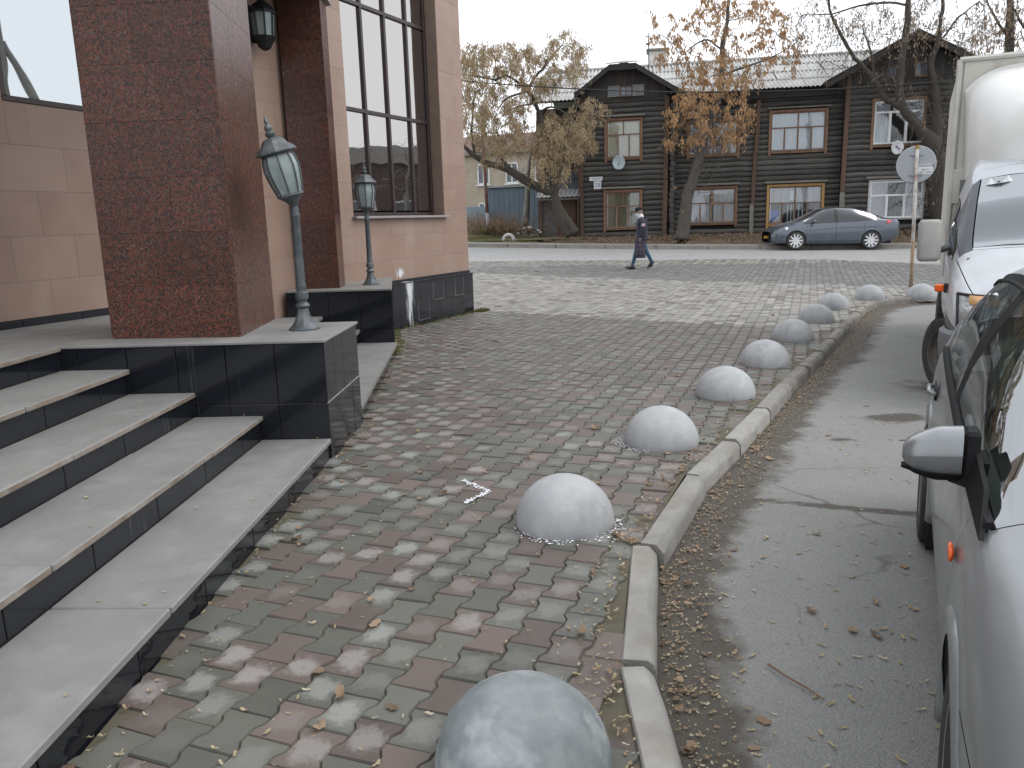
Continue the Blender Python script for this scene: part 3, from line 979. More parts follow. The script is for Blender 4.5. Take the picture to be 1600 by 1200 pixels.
splash('lime_run', -.04, .40, .7185, (.06, 0, 0), (0, .16, 0), None, lambda u, w: .9 - (w * w) * .8, SPM, office)
splash('lime_run', -.0785, 1.9, 1.05, (0, .55, 0), (0, 0, .12), None, lambda u, w: .42 - (u * u + w * w) ** .5 * .35, SPM, office)
# wing window
win = MB().box(-.08, -.0, HOLE[0] - .03, HOLE[1] + .05, 1.70, 1.735, .004).build('sill', SILL, office)
wf = MB()
GX = -.32
for s in (HOLE[0] + .03, .03, .635, 1.255, HOLE[1] - .03): wf.box(GX - .03, GX + .035, s - .026, s + .026, HOLE[2], HOLE[3], .004)
for z in (1.765, 3.25, 4.72, 6.2, HOLE[3] - .03): wf.box(GX - .028, GX + .033, HOLE[0], HOLE[1], z - .028, z + .028, .004)
wfo = wf.build('window', BRONZE, office)
GLASS_W = glass_mat('bronze_mirror_glass', (.10, .085, .075), refl=.40, rough=.015, alpha=.6, bdist=.012, gcol=(.93, .89, .85), k=.6)
cols, rows_ = [HOLE[0] + .05, .03, .635, 1.255, HOLE[1] - .05], [1.79, 3.25, 4.72, 6.2, 6.55]
for a, b in zip(cols[:-1], cols[1:]):
    for c, e in zip(rows_[:-1], rows_[1:]):
        t = rnd.gauss(0, .0016)
        mb = MB().box(GX - .006, GX, a + .026, b - .026, c + .03, e - .03)
        mb.v = [(x + t * (y - a), y, z) for x, y, z in mb.v]
        mb.build('pane', GLASS_W, wfo)
MB().box(-.33, -.082, HOLE[1] + .001, HOLE[1] + .012, HOLE[2], HOLE[3]).build('reveal', REVEAL, office)
MB().box(-.33, -.082, HOLE[0] - .012, HOLE[0] - .001, HOLE[2], HOLE[3]).build('reveal', REVEAL, office)
# entrance wall, its own frame as a wing of the same building
LW = Matrix.Translation((-4.203, 6.572, 0)) @ Matrix.Rotation(-R(20.84), 4, 'Z')
OFI = (Matrix.Translation((-1.779, 12.249, 0)) @ Matrix.Rotation(-R(25.46), 4, 'Z')).inverted()
def lw(x, y): 
    p = OFI @ LW @ Vector((x, y, 0))
    return (p.x, p.y)
def lwbox(name, x0, x1, y0, y1, z0, z1, m, parent=office, b=0):
    mb = MB().box(x0, x1, y0, y1, z0, z1, b)
    mb.v = [(*lw(x, y), z) for x, y, z in mb.v]
    return mb.build(name, m, parent)
H2 = (.33, 2.75, 2.735, 5.0)
for (y0, y1, z0, z1) in ((-3.5, H2[0], -.1, 7.6), (H2[1], 4.95, -.1, 7.6), (H2[0], H2[1], -.1, H2[2]), (H2[0], H2[1], H2[3], 7.6)):
    lwbox('wall_core', -.3, -.02, y0, y1, z0, z1, MORTAR)
tile_face(office, lw(-.02, -3.5), lw(-.02, 4.95), .45, 6.2, .62, .375, SAND, 'stone_panel', .02, .0014, .0006, holes=[(H2[0] + 3.5, H2[1] + 3.5, H2[2] - .045, H2[3])], zs=[.45, .845] + [.845 + .375 * i for i in range(1, 15)])
for k in range(11): lwbox('skirting_tile', 0, .016, -3.4 + .6 * k, -3.4 + .6 * k + .594, .846, .912, TILE, office, .002) if -3.4 + .6 * k < 2.4 else lwbox('skirting_tile', 0, .016, -3.4 + .6 * k, -3.4 + .6 * k + .594, .50, .60, TILE, office, .002)
fr = lwbox('window', -.06, .012, H2[0], H2[1], H2[2] - .045, H2[2], BRONZE, office, .004)
for (a, b, c, e) in ((H2[0], H2[0] + .04, H2[2], H2[3]), (H2[1] - .04, H2[1], H2[2], H2[3]), (1.62, 1.67, H2[2], H2[3])): lwbox('frame', -.06, .008, a, b, c, e, BRONZE, fr, .004)
GLASS_L = glass_mat('mirror_glass', (.2, .22, .24), refl=.5, rough=.012, alpha=.5, bdist=.008, k=.5, gcol=(.88, .93, .95))
lwbox('pane', -.045, -.038, H2[0] + .04, 1.62, H2[2], H2[3], GLASS_L, fr)
lwbox('pane', -.045, -.038, 1.67, H2[1] - .04, H2[2], H2[3], GLASS_L, fr)
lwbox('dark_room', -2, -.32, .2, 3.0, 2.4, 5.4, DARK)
# canopy over the porch
can = MB()
can.prism([tuple(ew(.62, .1)), tuple(ew(1.08, 5.5)), tuple(ew(2.2, 6.0)), tuple(ew(3.6, .8)), tuple(ew(3.6, .1))], 4.36, 4.8)
tag(can.build('porch_canopy', mat('grey_plaster', (.3, .27, .24), None, 4, .8)), 'plastered canopy roofing the porch above the granite columns', 'canopy')

# ------------------------------------------------------------------ lamps
def post_lamp(label, loc, tilt, grp='lantern post lamps on the pedestals'):
    o = thing('post_lamp', label, 'lamp', loc, R(12), grp)
    b = MB()
    b.lathe([(.118, 0), (.118, .012), (.108, .018), (.075, .055), (.052, .11), (.042, .16), (.040, .165)], 8)
    b.build('base', LAMPM, o, smooth=True, angle=25)
    b = MB()
    b.lathe([(.040, .166), (.052, .175), (.055, .185), (.047, .2), (.036, .21), (.036, .225), (.048, .235), (.05, .262), (.048, .285), (.037, .295), (.036, .315), (.040, .33), (.036, .345),
             (.0345, .36), (.030, .84), (.034, .85), (.034, .87), (.028, .885), (.031, .905), (.024, .925)], 14)
    b.build('post', LAMPM, o, smooth=True, angle=40)
    L = bpy.data.objects.new('lantern', None)
    # the lantern head: cup is the mesh, its glass, ribs, roof and finial are its pieces
    bpy.data.objects.remove(L)
    cup = MB().lathe([(.02, -.02), (.026, 0), (.032, .02), (.055, .05), (.085, .075), (.098, .083), (.098, .095), (.09, .098)], 8).build('lantern', LAMPM, o, smooth=True, angle=25, loc=(0, 0, .925), rot=tilt)
    prof = [(.092, .098), (.108, .16), (.122, .23), (.128, .29), (.122, .345), (.110, .385)]
    MB().lathe([(r_ * .96, z) for r_, z in prof], 8).build('lamp_glass', FROST, cup, smooth=True, angle=20)
    rib = MB()
    for k in range(8):
        a = 2 * math.pi * k / 8
        rib.tube([(r_ * math.cos(a), r_ * math.sin(a), z) for r_, z in prof], .0065, 4)
    rib.lathe([(.118, .378), (.122, .388), (.118, .398)], 8)
    rib.build('ribs', LAMPM, cup)
    MB().lathe([(.128, .392), (.150, .396), (.152, .404), (.132, .43), (.10, .455), (.082, .485), (.06, .502), (.03, .51)], 8).build('roof', LAMPM, cup, smooth=True, angle=20)
    MB().lathe([(.02, .508), (.036, .525), (.038, .54), (.024, .556), (.03, .572), (.026, .588), (.013, .605), (.017, .62), (.010, .64), (.003, .665)], 10).build('finial', LAMPM, cup, smooth=True, angle=40)
    bul = MB().lathe([(.02, .12), (.045, .15), (.055, .2), (.045, .25), (.02, .28)], 10).build('bulb', WHITE, cup, smooth=True)
    return o
l1 = post_lamp('grey lantern lamp post with its lantern leaning left, on the near pedestal', (-1.553, 6.012, .846), (R(3), R(-14), 0))
l1.scale = (.98,) * 3
l2 = post_lamp('upright grey lantern lamp post on the far pedestal, below the tall window', (-1.844, 10.769, .824), (0, 0, 0))
wl = thing('wall_lantern', 'black half lantern fixed high on the stone wall between the columns', 'lamp', (-2.90, 9.93, 3.62), -R(20.84))
MB().lathe([(.02, 0), (.07, .03), (.085, .07), (.13, .13), (.14, .15)], 8, (.17, 0, 0)).build('cup', LAMPK, wl, smooth=True, angle=25)
MB().lathe([(.115, .15), (.135, .4)], 8, (.17, 0, 0)).build('lamp_glass', FROST, wl)
mb = MB()
for k in range(8):
    a = 2 * math.pi * k / 8
    mb.tube([(.17 + .12 * math.cos(a), .12 * math.sin(a), .15), (.17 + .14 * math.cos(a), .14 * math.sin(a), .4)], .012, 4)
mb.build('ribs', LAMPK, wl)
MB().lathe([(.16, .4), (.165, .42), (.1, .5), (.05, .53), (.03, .6), (.012, .66)], 8, (.17, 0, 0)).build('roof', LAMPK, wl, smooth=True, angle=25)
MB().box(0, .035, -.06, .06, .1, .5, .01).tube([(.02, 0, .2), (.08, 0, .1), (.17, 0, .02)], .015, 6).build('bracket', LAMPK, wl)
# ------------------------------------------------------------------ far pavement, bank, yard
def band(name, o0, o1, z0, z1, m, label, x0=-40, x1=45, n=90, m2=8, bumpy=0.0, kind='structure', zfix=None):
    rows = []
    for i in range(m2 + 1):
        t = i / m2
        r_ = []
        for j in range(n + 1):
            x = x0 + (x1 - x0) * j / n
            y = far_edge(x) + o0 + (o1 - o0) * t
            base = hz(x, far_edge(x))
            z = base + z0 + (z1 - z0) * t + (bumpy * (math.sin(x * 3.1 + t * 5) * .5 + math.sin(x * 7.3 - t * 9) * .3 + rnd.uniform(-.4, .4)) if 0 < i < m2 else 0)
            r_.append((x, y, z))
        rows.append(r_)
    return tag(MB().grid(rows).build(name, m, smooth=True), label, None, None, kind)
FKERB = mat('far_kerb_concrete', (.25, .235, .21), (.17, .16, .145), 3, .85)
FWALK = mat('far_walk_asphalt', (.27, .255, .235), (.21, .2, .185), 2, .9)
x = -34.0
kf = tag(link('far_kerb', None), 'kerb on the far side of the main road', None, None, 'structure')
while x < 34:
    y0, y1 = far_edge(x), far_edge(x + 1.98)
    z0, z1 = hz(x, y0), hz(x + 1.98, y1)
    e = .008
    MB().hexa([(x, y0, z0 - .25), (x + 1.97, y1, z1 - .25), (x + 1.97, y1 + .16, z1 - .25), (x, y0 + .16, z0 - .25),
               (x, y0 + e, z0 + .035), (x + 1.97, y1 + e, z1 + .035), (x + 1.97, y1 + .16, z1 + .035), (x, y0 + .16, z0 + .035)]).build('kerb_stone', FKERB, kf)
    x += 2.0
band('far_pavement', .165, 1.55, .03, .055, FWALK, 'narrow asphalt footway in front of the log house')
BANKM = mat('leaf_strewn_earth', (.115, .08, .05), (.07, .055, .035), 3, .95, c3=(.2, .14, .08), s3=12, f3=.7, bmp=.6, bscale=20, bdist=.03)

HO = Vector((7.097, 36.5, 0))
HR = -R(11)
hfx, hfy = Vector((math.cos(HR), math.sin(HR), 0)), Vector((-math.sin(HR), math.cos(HR), 0))
def hw(s, y, z=0): return HO + hfx * s + hfy * y + Vector((0, 0, z))
# bank up to the house wall
rows = []
for i in range(11):
    t = i / 10
    r_ = []
    for j in range(121):
        x = -2.2 + 34 * j / 120
        p0 = Vector((x, far_edge(x) + 1.5, hz(x, far_edge(x)) + .05))
        s = (x - HO.x) / math.cos(HR)
        p1 = hw(s, 1.6, .72 if s < 0 else .72 - .004 * s)
        p = p0.lerp(p1, t)
        p.z = p0.z + (p1.z - p0.z) * min(1, (t * 1.9) ** .8 if t > 0 else 0) + (.05 * math.sin(x * 2.3 + t * 6) + .035 * math.sin(x * 5.7 + t * 11) + rnd.uniform(-.02, .02)) * (1 if 0 < i < 10 else 0)
        r_.append(tuple(p))
    rows.append(r_)
tag(MB().grid(rows).build('earth_bank', BANKM, smooth=True), 'leaf strewn earth bank rising to the log house wall', None, None, 'structure')
LAWN = mat('autumn_grass', (.085, .095, .035), (.12, .10, .05), 2.2, .95, c3=(.16, .13, .08), s3=7, f3=.6, bmp=.6, bscale=30, bdist=.03)
rows = []
for i in range(15):
    t = i / 14
    r_ = []
    for j in range(41):
        x = -34 + 31.9 * j / 40
        y0 = far_edge(x) + 1.5
        y = y0 + (70 - y0) * t ** 2.2
        z = hz(x, far_edge(x)) + .05 + min(1, t ** 2.2 * 2.3) * (1.2 - hz(x, far_edge(x))) + (rnd.uniform(-.03, .03) if i else 0)
        r_.append((x, y, z))
    rows.append(r_)
for r_ in rows:
    p = r_[-1]
    r_.append((4.0, p[1] + .2, p[2] - .02))
tag(MB().grid(rows).build('yard', LAWN, smooth=True), 'grassy yard to the left of the log house', None, None, 'structure')
PATHM = mat('path_asphalt', (.25, .235, .215), (.19, .18, .165), 3, .9)
mb = MB()
pth = [(at(812, 386.5, 34.9), at(868, 386.5, 34.9)), (at(838, 377, 36.6), at(884, 377, 36.6))]
mb.hexa([(p.x, p.y, p.z - .12) for p in (pth[0][0], pth[0][1], pth[1][1], pth[1][0])] + [(p.x, p.y, p.z + .02) for p in (pth[0][0], pth[0][1], pth[1][1], pth[1][0])])
tag(mb.build('entrance_path', PATHM), 'short asphalt path from the road to the log house door', None, None, 'structure')

# ------------------------------------------------------------------ log house
house = thing('log_house', 'old two storey dark log house with brown framed windows and grey sheet roof', 'house', tuple(HO), HR)
LOG = mat('blackened_log', (.048, .045, .041), (.105, .10, .091), 3, .85, space='object', stretch=(.35, 4, 4), bmp=.5, bscale=9, bdist=.01, objvar=.28, c3=(.012, .011, .01), s3=5, f3=.6)  # log tones raised to stand in for pale haze over the house
PLANK = mat('black_plank', (.024, .022, .02), (.045, .04, .036), 3, .85, stretch=(6, 6, .6), bmp=.3, bscale=20, objvar=.25)
BOARD = mat('brown_corner_board', (.10, .056, .036), (.068, .04, .028), 3, .75, stretch=(5, 5, .5), objvar=.2)
CASING = mat('brown_window_casing', (.22, .125, .072), (.145, .08, .048), 4, .7, objvar=.12)
CASY = mat('ochre_window_casing', (.42, .25, .09), (.34, .2, .075), 4, .7)
WHITEF = mat('white_window_frame', (.75, .76, .76), (.65, .66, .66), 4, .5)
GREYB = mat('weathered_grey_board', (.22, .205, .18), (.15, .14, .12), 4, .85)
PANEG = glass_mat('house_pane', (.95, .96, .96), refl=.03, rough=.02, alpha=.985, k=.8, bdist=.01)
CURT = [mat('cream_curtain', (.62, .60, .46), (.46, .44, .34), 6, .9, stretch=(9, 9, .6)),
        mat('lace_curtain', (.62, .62, .63), (.36, .36, .39), 9, .9, stretch=(8, 8, 1.5)),
        mat('mauve_curtain', (.34, .28, .28), (.24, .20, .21), 8, .9, stretch=(9, 9, 1)),
        mat('pale_blue_curtain', (.56, .60, .64), (.46, .50, .55), 7, .9, stretch=(9, 9, .8)),
        mat('dim_olive_curtain', (.27, .25, .18), (.18, .165, .115), 6, .9, stretch=(9, 9, .6))]
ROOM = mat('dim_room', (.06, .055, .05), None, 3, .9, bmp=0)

def window(s0, s1, y, z0, z1, cas, sash, curt, cols_top, cols_bot, tz, drip=True, thin=.05, top_curt=None, name='window', cw=.11, gap=()):
    """opening s0..s1, wall face at y; casing and its sub-parts"""
    mb = MB()
    mb.box(s0 - cw, s0, y - .06, y + .05, z0 - cw - .1, z1 + cw, .008)
    mb.box(s1, s1 + cw, y - .06, y + .05, z0 - cw - .1, z1 + cw, .008)
    mb.box(s0, s1, y - .058, y + .05, z1, z1 + cw, .008)
    mb.box(s0, s1, y - .058, y + .05, z0 - cw, z0, .008)
    w = mb.build(name, cas, house)
    b = MB()
    yy = y + .03
    bt, bb = [s0 + (s1 - s0) * i / cols_top for i in range(cols_top + 1)], [s0 + (s1 - s0) * i / cols_bot for i in range(cols_bot + 1)]
    zt = z0 + (z1 - z0) * tz
    b.box(s0, s1, yy - .03, yy + .03, zt - thin / 2, zt + thin / 2)
    b.box(s0, s1, yy - .025, yy + .025, z0, z0 + thin).box(s0, s1, yy - .025, yy + .025, z1 - thin, z1)
    for k, xx in enumerate(bt):
        a = thin if 0 < k < cols_top else thin * 1.4
        b.box(max(s0, xx - a / 2), min(s1, xx + a / 2), yy - .024, yy + .024, zt, z1)
    for k, xx in enumerate(bb):
        a = thin * 1.25
        b.box(max(s0, xx - a / 2), min(s1, xx + a / 2), yy - .024, yy + .024, z0, zt)
    b.build('sash', sash, w)
    for k in range(cols_bot): MB().box(bb[k] + .02, bb[k + 1] - .02, yy + .004, yy + .009, z0 + .02, zt - .01).build('pane', PANEG, w, rot=None)
    for k in range(cols_top): MB().box(bt[k] + .02, bt[k + 1] - .02, yy + .004, yy + .009, zt + .01, z1 - .02).build('pane', PANEG, w)
    inn = MB()     # inner white frames of the double window
    for k in range(1, cols_bot): inn.box(bb[k] - .055, bb[k] - .02, yy + .03, yy + .045, z0, zt)
    inn.box(s0 + .05, s0 + .09, yy + .03, yy + .045, z0, z1)
    inn.build('inner_frame', WHITEF, w)
    n = max(8, int((s1 - s0) * 14))
    segs = [(s0, s1)]
    for g0, g1 in gap: segs = [q for a_, c_ in segs for q in ((a_, min(c_, s0 + g0 * (s1 - s0))), (max(a_, s0 + g1 * (s1 - s0)), c_)) if q[1] - q[0] > .05]
    for (c0, c1) in segs:
        for (za, zb, cm) in ((z0, zt, curt), (zt, z1, top_curt or curt)):
            if cm is None: continue
            P = [[(c0 + (c1 - c0) * i / n, yy + .075 + .022 * math.sin(i * 1.9 + c0), z) for i in range(n + 1)] for z in (za, zb)]
            MB().grid(P).build('curtain', cm, w, smooth=True)
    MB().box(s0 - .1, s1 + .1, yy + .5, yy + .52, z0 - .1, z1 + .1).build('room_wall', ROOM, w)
    MB().box(s0 - .02, s1 + .02, y - .1, y + .03, z0 - .02, z0 + .012, .004).build('sill', GREYB if cas is CASING else cas, w)
    if drip:
        MB().hexa([(s0 - .2, y - .2, z1 + cw + .04), (s1 + .2, y - .2, z1 + cw + .04), (s1 + .2, y + .0, z1 + cw + .11), (s0 - .2, y + .0, z1 + cw + .11),
                   (s0 - .2, y - .2, z1 + cw + .07), (s1 + .2, y - .2, z1 + cw + .07), (s1 + .2, y + .0, z1 + cw + .14), (s0 - .2, y + .0, z1 + cw + .14)]).build('drip_board', GREYB, w)
    return w
LR = .122
def log_wall(s0, s1, y, z0, z1, holes, ends=.0):
    zc = z0 + LR * .9
    while zc < z1:
        segs = [(s0, s1)]
        for (a, b, c, e) in holes:
            if zc + LR * .55 > c - .12 and zc - LR * .55 < e + .12:
                segs = [q for u, w in segs for q in ((u, min(w, a - .03)), (max(u, b + .03), w)) if q[1] - q[0] > .05]
        for u, w in segs:
            e0, e1 = rnd.uniform(0, ends), rnd.uniform(0, ends)
            L = w - u
            npt = 2 if L < 1.5 else 4
            r0, r1 = LR * rnd.uniform(.97, 1.06), LR * rnd.uniform(.94, 1.04)
            pts = [(L * i / (npt - 1), rnd.gauss(0, .008), rnd.gauss(0, .006)) for i in range(npt)]
            o = MB().tube(pts, [r0 + (r1 - r0) * i / (npt - 1) for i in range(npt)], 10).build('log', LOG, house, smooth=True, angle=50, loc=(u, y + LR, zc))
        zc += LR * 1.83
    bk = MB()
    cs = sorted(holes)
    bk_s = [(s0, s1, z0, z1)]
    for h in holes: bk_s = [q for r_ in bk_s for q in rect_minus(r_, h)]
    for (a, b, c, e) in bk_s: bk.box(a, b, y + .16, y + .22, c, e)
    bk.build('wall_backing', DARK, house)

ZB = .55
W1U, W1L = (-2.60, -1.14, 4.24, 5.82), (-2.66, -1.14, 1.18, 2.74)
W2U, W2L = (1.0, 3.05, 4.24, 5.62), (1.0, 3.02, 1.28, 2.76)
W3U, W3L = (4.48, 6.70, 4.26, 5.86), (4.48, 6.68, 1.14, 2.74)
W4U, W4L = (8.52, 10.42, 4.30, 6.04), (8.52, 10.6, 1.26, 2.80)
log_wall(-3.75, .0, 0, ZB, 6.72, [W1U, W1L])
log_wall(.05, 7.4, .6, ZB, 6.72, [W2U, W2L, W3U, W3L])
log_wall(7.35, 12.5, 0, ZB, 7.0, [W4U, W4L])
log_wall(-4.35, -3.75, 1.0, ZB, 4.0, [])
# crossing log ends at the right hand corner of the projecting bay
for i in range(26):
    MB().tube([(0, 0, 0), (0, .72, 0)], LR * rnd.uniform(.9, 1.02), 9).build('log', LOG, house, smooth=True, angle=50, loc=(.26 + rnd.uniform(-.03, .03), .02, ZB + .22 + i * LR * 1.83))
window(*W1U[:2], 0, *W1U[2:], CASING, CASING, CURT[0], 2, 3, .62)
window(*W1L[:2], 0, *W1L[2:], CASING, CASING, CURT[4], 2, 3, .6)
window(*W2U[:2], .6, *W2U[2:], CASING, CASING, CURT[2], 2, 4, .6, top_curt=CURT[3])
window(*W2L[:2], .6, *W2L[2:], CASING, CASING, CURT[1], 2, 4, .58, gap=((.46, .54),))
window(*W3U[:2], .6, *W3U[2:], CASING, CASING, CURT[3], 2, 4, .6, top_curt=CURT[3])
w3 = window(*W3L[:2], .6, *W3L[2:], CASY, CASING, None, 2, 4, .56, top_curt=CURT[1])
window(*W4U[:2], 0, *W4U[2:], CASING, WHITEF, CURT[3], 2, 3, .74, thin=.085, drip=False, gap=((.34, .99),))
window(*W4L[:2], 0, *W4L[2:], mat('white_worn_casing', (.5, .5, .49), (.36, .36, .35), 5, .7), WHITEF, CURT[1], 1, 3, .62, thin=.07, cw=.07, gap=((.35, .68),))
# things behind the yellow window
MB().box(4.56, 4.94, .70, .71, 1.24, 1.74).build('blue_panel', mat('blue_cloth', (.02, .07, .45), None, 5, .8), w3)
MB().box(5.36, 5.56, .68, .685, 2.16, 2.56).build('white_paper', WHITEF, w3)
MB().prism_y([(4.62, 1.2), (4.98, 1.2), (4.98, 1.55)], .685, .69).build('white_paper', WHITEF, w3)
fr3 = MB()
for xx in (5.28, 5.42, 5.74, 5.9): fr3.box(xx, xx + .05, .72, .74, 1.2, 2.7)
fr3.build('inner_frame', mat('pale_green_frame', (.5, .6, .58), None, 5, .6), w3)
# corner boards
for (s, y, z0, z1, w, lean) in ((-3.83, -.05, .62, 3.0, .17, .0), (-3.83, -.05, 3.02, 6.7, .16, .02), (-.16, -.05, .62, 3.2, .2, .03), (-.13, -.05, 3.22, 6.75, .2, .04),
                                (3.66, .52, .6, 2.05, .17, .0), (3.70, .52, 2.07, 4.2, .16, .05), (3.78, .515, 4.22, 6.6, .17, .06), (7.31, -.05, .6, 2.4, .2, .0), (7.31, -.05, 2.42, 7.2, .18, .06)):
    MB().hexa([(s, y, z0), (s + w, y, z0), (s + w, y + .09, z0), (s, y + .09, z0), (s + lean, y, z1), (s + w + lean, y, z1), (s + w + lean, y + .09, z1), (s + lean, y + .09, z1)]).build('corner_board', GREYB if (z0 == .6 and s > 3) else BOARD, house)
# gables clad with dark planks, barge boards
def gable(pts, y, name='gable_plank', win=None):
    s_all = [p[0] for p in pts]
    s0, s1 = min(s_all), max(s_all)
    def top(s):
        for (a, za), (b, zb) in zip(pts[:-1], pts[1:]):
            if a <= s <= b: return za + (zb - za) * (s - a) / (b - a)
        return pts[-1][1]
    k = s0
    while k < s1 - .02:
        e = min(k + .17, s1)
        t0, t1 = top(k), top(e - .008)
        if max(t0, t1) > 6.78:
            o_ = rnd.uniform(0, .012)
            zz = 6.70
            MB().hexa([(k, y - o_, zz), (e - .008, y - o_, zz), (e - .008, y + .03, zz), (k, y + .03, zz), (k, y - o_, max(t0, zz + .01)), (e - .008, y - o_, max(t1, zz + .01)), (e - .008, y + .03, max(t1, zz + .01)), (k, y + .03, max(t0, zz + .01))]).build(name, PLANK, house)
        k = e
gable([(-3.75, 7.12), (-2.45, 8.02), (-1.35, 8.05), (0.0, 7.2)], -.02)
gable([(7.2, 7.1), (9.9, 8.5), (12.5, 7.1)], -.02)
SMALLP = mat('attic_pane', (.13, .15, .17), (.07, .08, .09), 3, .15, bmp=0)
for (a, b, z0, z1, fm) in ((-2.50, -2.08, 6.86, 7.22, GREYB), (-1.98, -1.52, 6.84, 7.2, BOARD), (-1.45, -1.02, 6.86, 7.22, GREYB), (8.95, 9.35, 6.95, 7.4, BOARD), (10.0, 10.5, 6.95, 7.45, CASING)):
    f_ = MB()
    for (q0, q1, q2, q3) in ((a - .05, a, z0 - .05, z1 + .05), (b, b + .05, z0 - .05, z1 + .05), (a, b, z0 - .05, z0), (a, b, z1, z1 + .05), ((a + b) / 2 - .015, (a + b) / 2 + .015, z0, z1)): f_.box(q0, q1, -.09, -.03, q2, q3)
    wo = f_.build('attic_window', fm, house)
    MB().box(a, b, -.06, -.05, z0, z1).build('pane', SMALLP, wo)
# roofs of corrugated sheets
SHEETM = mat('corrugated_grey_sheet', (.42, .42, .41), (.32, .32, .31), 1.2, .8, c3=(.20, .185, .16), s3=3.5, f3=.55, objvar=.10, bmp=.2, bscale=30)
def roof_sheets(parent, c00, c10, c01, c11, nu, nv, wave=.19, amp=.026, clip=None, name='roof_sheet', nw=5):
    """bilinear patch: u along the eave, v up the slope; each sheet its own object"""
    c00, c10, c01, c11 = map(Vector, (c00, c10, c01, c11))
    nrm = (c10 - c00).cross(c01 - c00).normalized()
    if nrm.z < 0: nrm = -nrm
    for i in range(nu):
        for j in range(nv):
            L = ((c10 - c00).length) / nu
            nn = max(8, int(L / wave * nw))
            def pt(u, v, h): return (c00.lerp(c10, u)).lerp(c01.lerp(c11, u), v) + nrm * h
            rows = []
            du, dv = rnd.uniform(-.002, .002), rnd.uniform(-.008, .008)
            for v in (j / nv - .012 + dv, (j + 1) / nv + .02):
                r_ = []
                for k in range(nn + 1):
                    u = (i + k / nn) / nu + du
                    h = amp * math.sin(2 * math.pi * k / nn * round(L / wave)) + (.035 if v < (j + .5) / nv else .005) + (nv - j) * .0
                    r_.append(tuple(pt(u, v, h)))
                rows.append(r_)
            if clip and not clip((i + .5) / nu, (j + .5) / nv): continue
            mb = MB().grid(rows)
            mb.build(name, SHEETM, parent, smooth=True, fix=False)
EV, RG = 6.80, 8.95
roof_sheets(house, (-6.1, .05, EV), (13.4, .05, EV), (-6.1, 5.6, RG), (13.4, 5.6, RG), 18, 4)
MB().hexa([(-6.1, .2, EV - .05), (13.4, .2, EV - .05), (13.4, 5.6, RG - .03), (-6.1, 5.6, RG - .03), (-6.1, .2, EV - .02), (13.4, .2, EV - .02), (13.4, 5.6, RG), (-6.1, 5.6, RG)]).build('roof_boarding', PLANK, house)
MB().hexa([(-6.1, 5.6, RG), (13.4, 5.6, RG), (13.4, 11, EV), (-6.1, 11, EV), (-6.1, 5.6, RG + .03), (13.4, 5.6, RG + .03), (13.4, 11, EV + .03), (-6.1, 11, EV + .03)]).build('roof', SHEETM, house)
MB().tube([(-6.1, 5.6, RG + .05), (13.4, 5.6, RG + .05)], .07, 8).build('ridge_cap', SHEETM, house)
MB().box(.1, 7.3, .32, .60, 6.45, 6.72).build('eave_beam', PLANK, house)
MB().box(-5.7, 13.3, 1.45, 11, .5, 6.5).build('house_core', DARK, house)
def gable_roof(sl, zl, ap, za, sr, zr, yf, yb, hip=None):
    roof_sheets(house, (sl, yf, zl), (sl, yb, zl), (ap, yf + (hip[1] if hip else 0), za), (ap, yb, za), 4, 2)
    roof_sheets(house, (sr, yf, zr), (sr, yb, zr), (ap, yf + (hip[1] if hip else 0), za), (ap, yb, za), 4, 2)
    for (a, za_, b, zb_) in ((sl, zl, hip[2] if hip else ap, hip[4] if hip else za), (sr, zr, hip[3] if hip else ap, hip[5] if hip else za)):
        MB().hexa([(a, yf, za_ - .26), (b, yf, zb_ - .26), (b, yf + .05, zb_ - .26), (a, yf + .05, za_ - .26), (a, yf, za_ - .03), (b, yf, zb_ - .03), (b, yf + .05, zb_ - .03), (a, yf + .05, za_ - .03)]).build('barge_board', PLANK, house)
        MB().hexa([(a, yf + .05, za_ - .09), (b, yf + .05, zb_ - .09), (b, yb, zb_ - .09), (a, yb, za_ - .09), (a, yf + .05, za_ - .06), (b, yf + .05, zb_ - .06), (b, yb, zb_ - .06), (a, yb, za_ - .06)]).build('soffit', PLANK, house)
    if hip:
        MB().hexa([(hip[2] - .15, yf - .04, hip[4] - .02), (hip[3] + .15, yf - .04, hip[5] - .02), (ap + .02, yf + hip[1], za), (ap - .02, yf + hip[1], za),
                   (hip[2] - .15, yf - .04, hip[4] + .02), (hip[3] + .15, yf - .04, hip[5] + .02), (ap + .02, yf + hip[1], za + .04), (ap - .02, yf + hip[1], za + .04)]).build('roof_sheet', SHEETM, house)
        MB().box(hip[2], hip[3], yf + .001, yf + .05, hip[4] - .28, hip[4] - .03).build('barge_board', PLANK, house)
gable_roof(-3.98, 7.0, -1.9, 8.46, .82, 6.78, -.55, 4.6, hip=(0, 1.5, -2.45, -1.35, 8.12, 8.14))
gable_roof(6.45, 6.86, 9.9, 8.66, 13.3, 6.86, -.55, 4.6)
# chimney and aerial
ch = MB().box(-.92, -.02, 5.9, 6.7, 8.6, 9.72, .01).build('chimney', mat('whitewashed_brick', (.66, .65, .62), (.52, .5, .47), 5, .9, c3=(.25, .15, .11), s3=9, f3=.5), house)
MB().box(-1.03, .09, 5.8, 6.8, 9.72, 9.84, .02).build('chimney_cap', GREYB, ch)
MB().tube([(-.85, 4.0, 8.3), (-.9, 4.0, 10.2)], .03, 6).tube([(-1.05, 4, 10.05), (-.75, 4, 10.0)], .02, 5).tube([(-1.0, 4, 9.7), (-.82, 4, 9.68)], .05, 6).build('aerial', LAMPM, house)
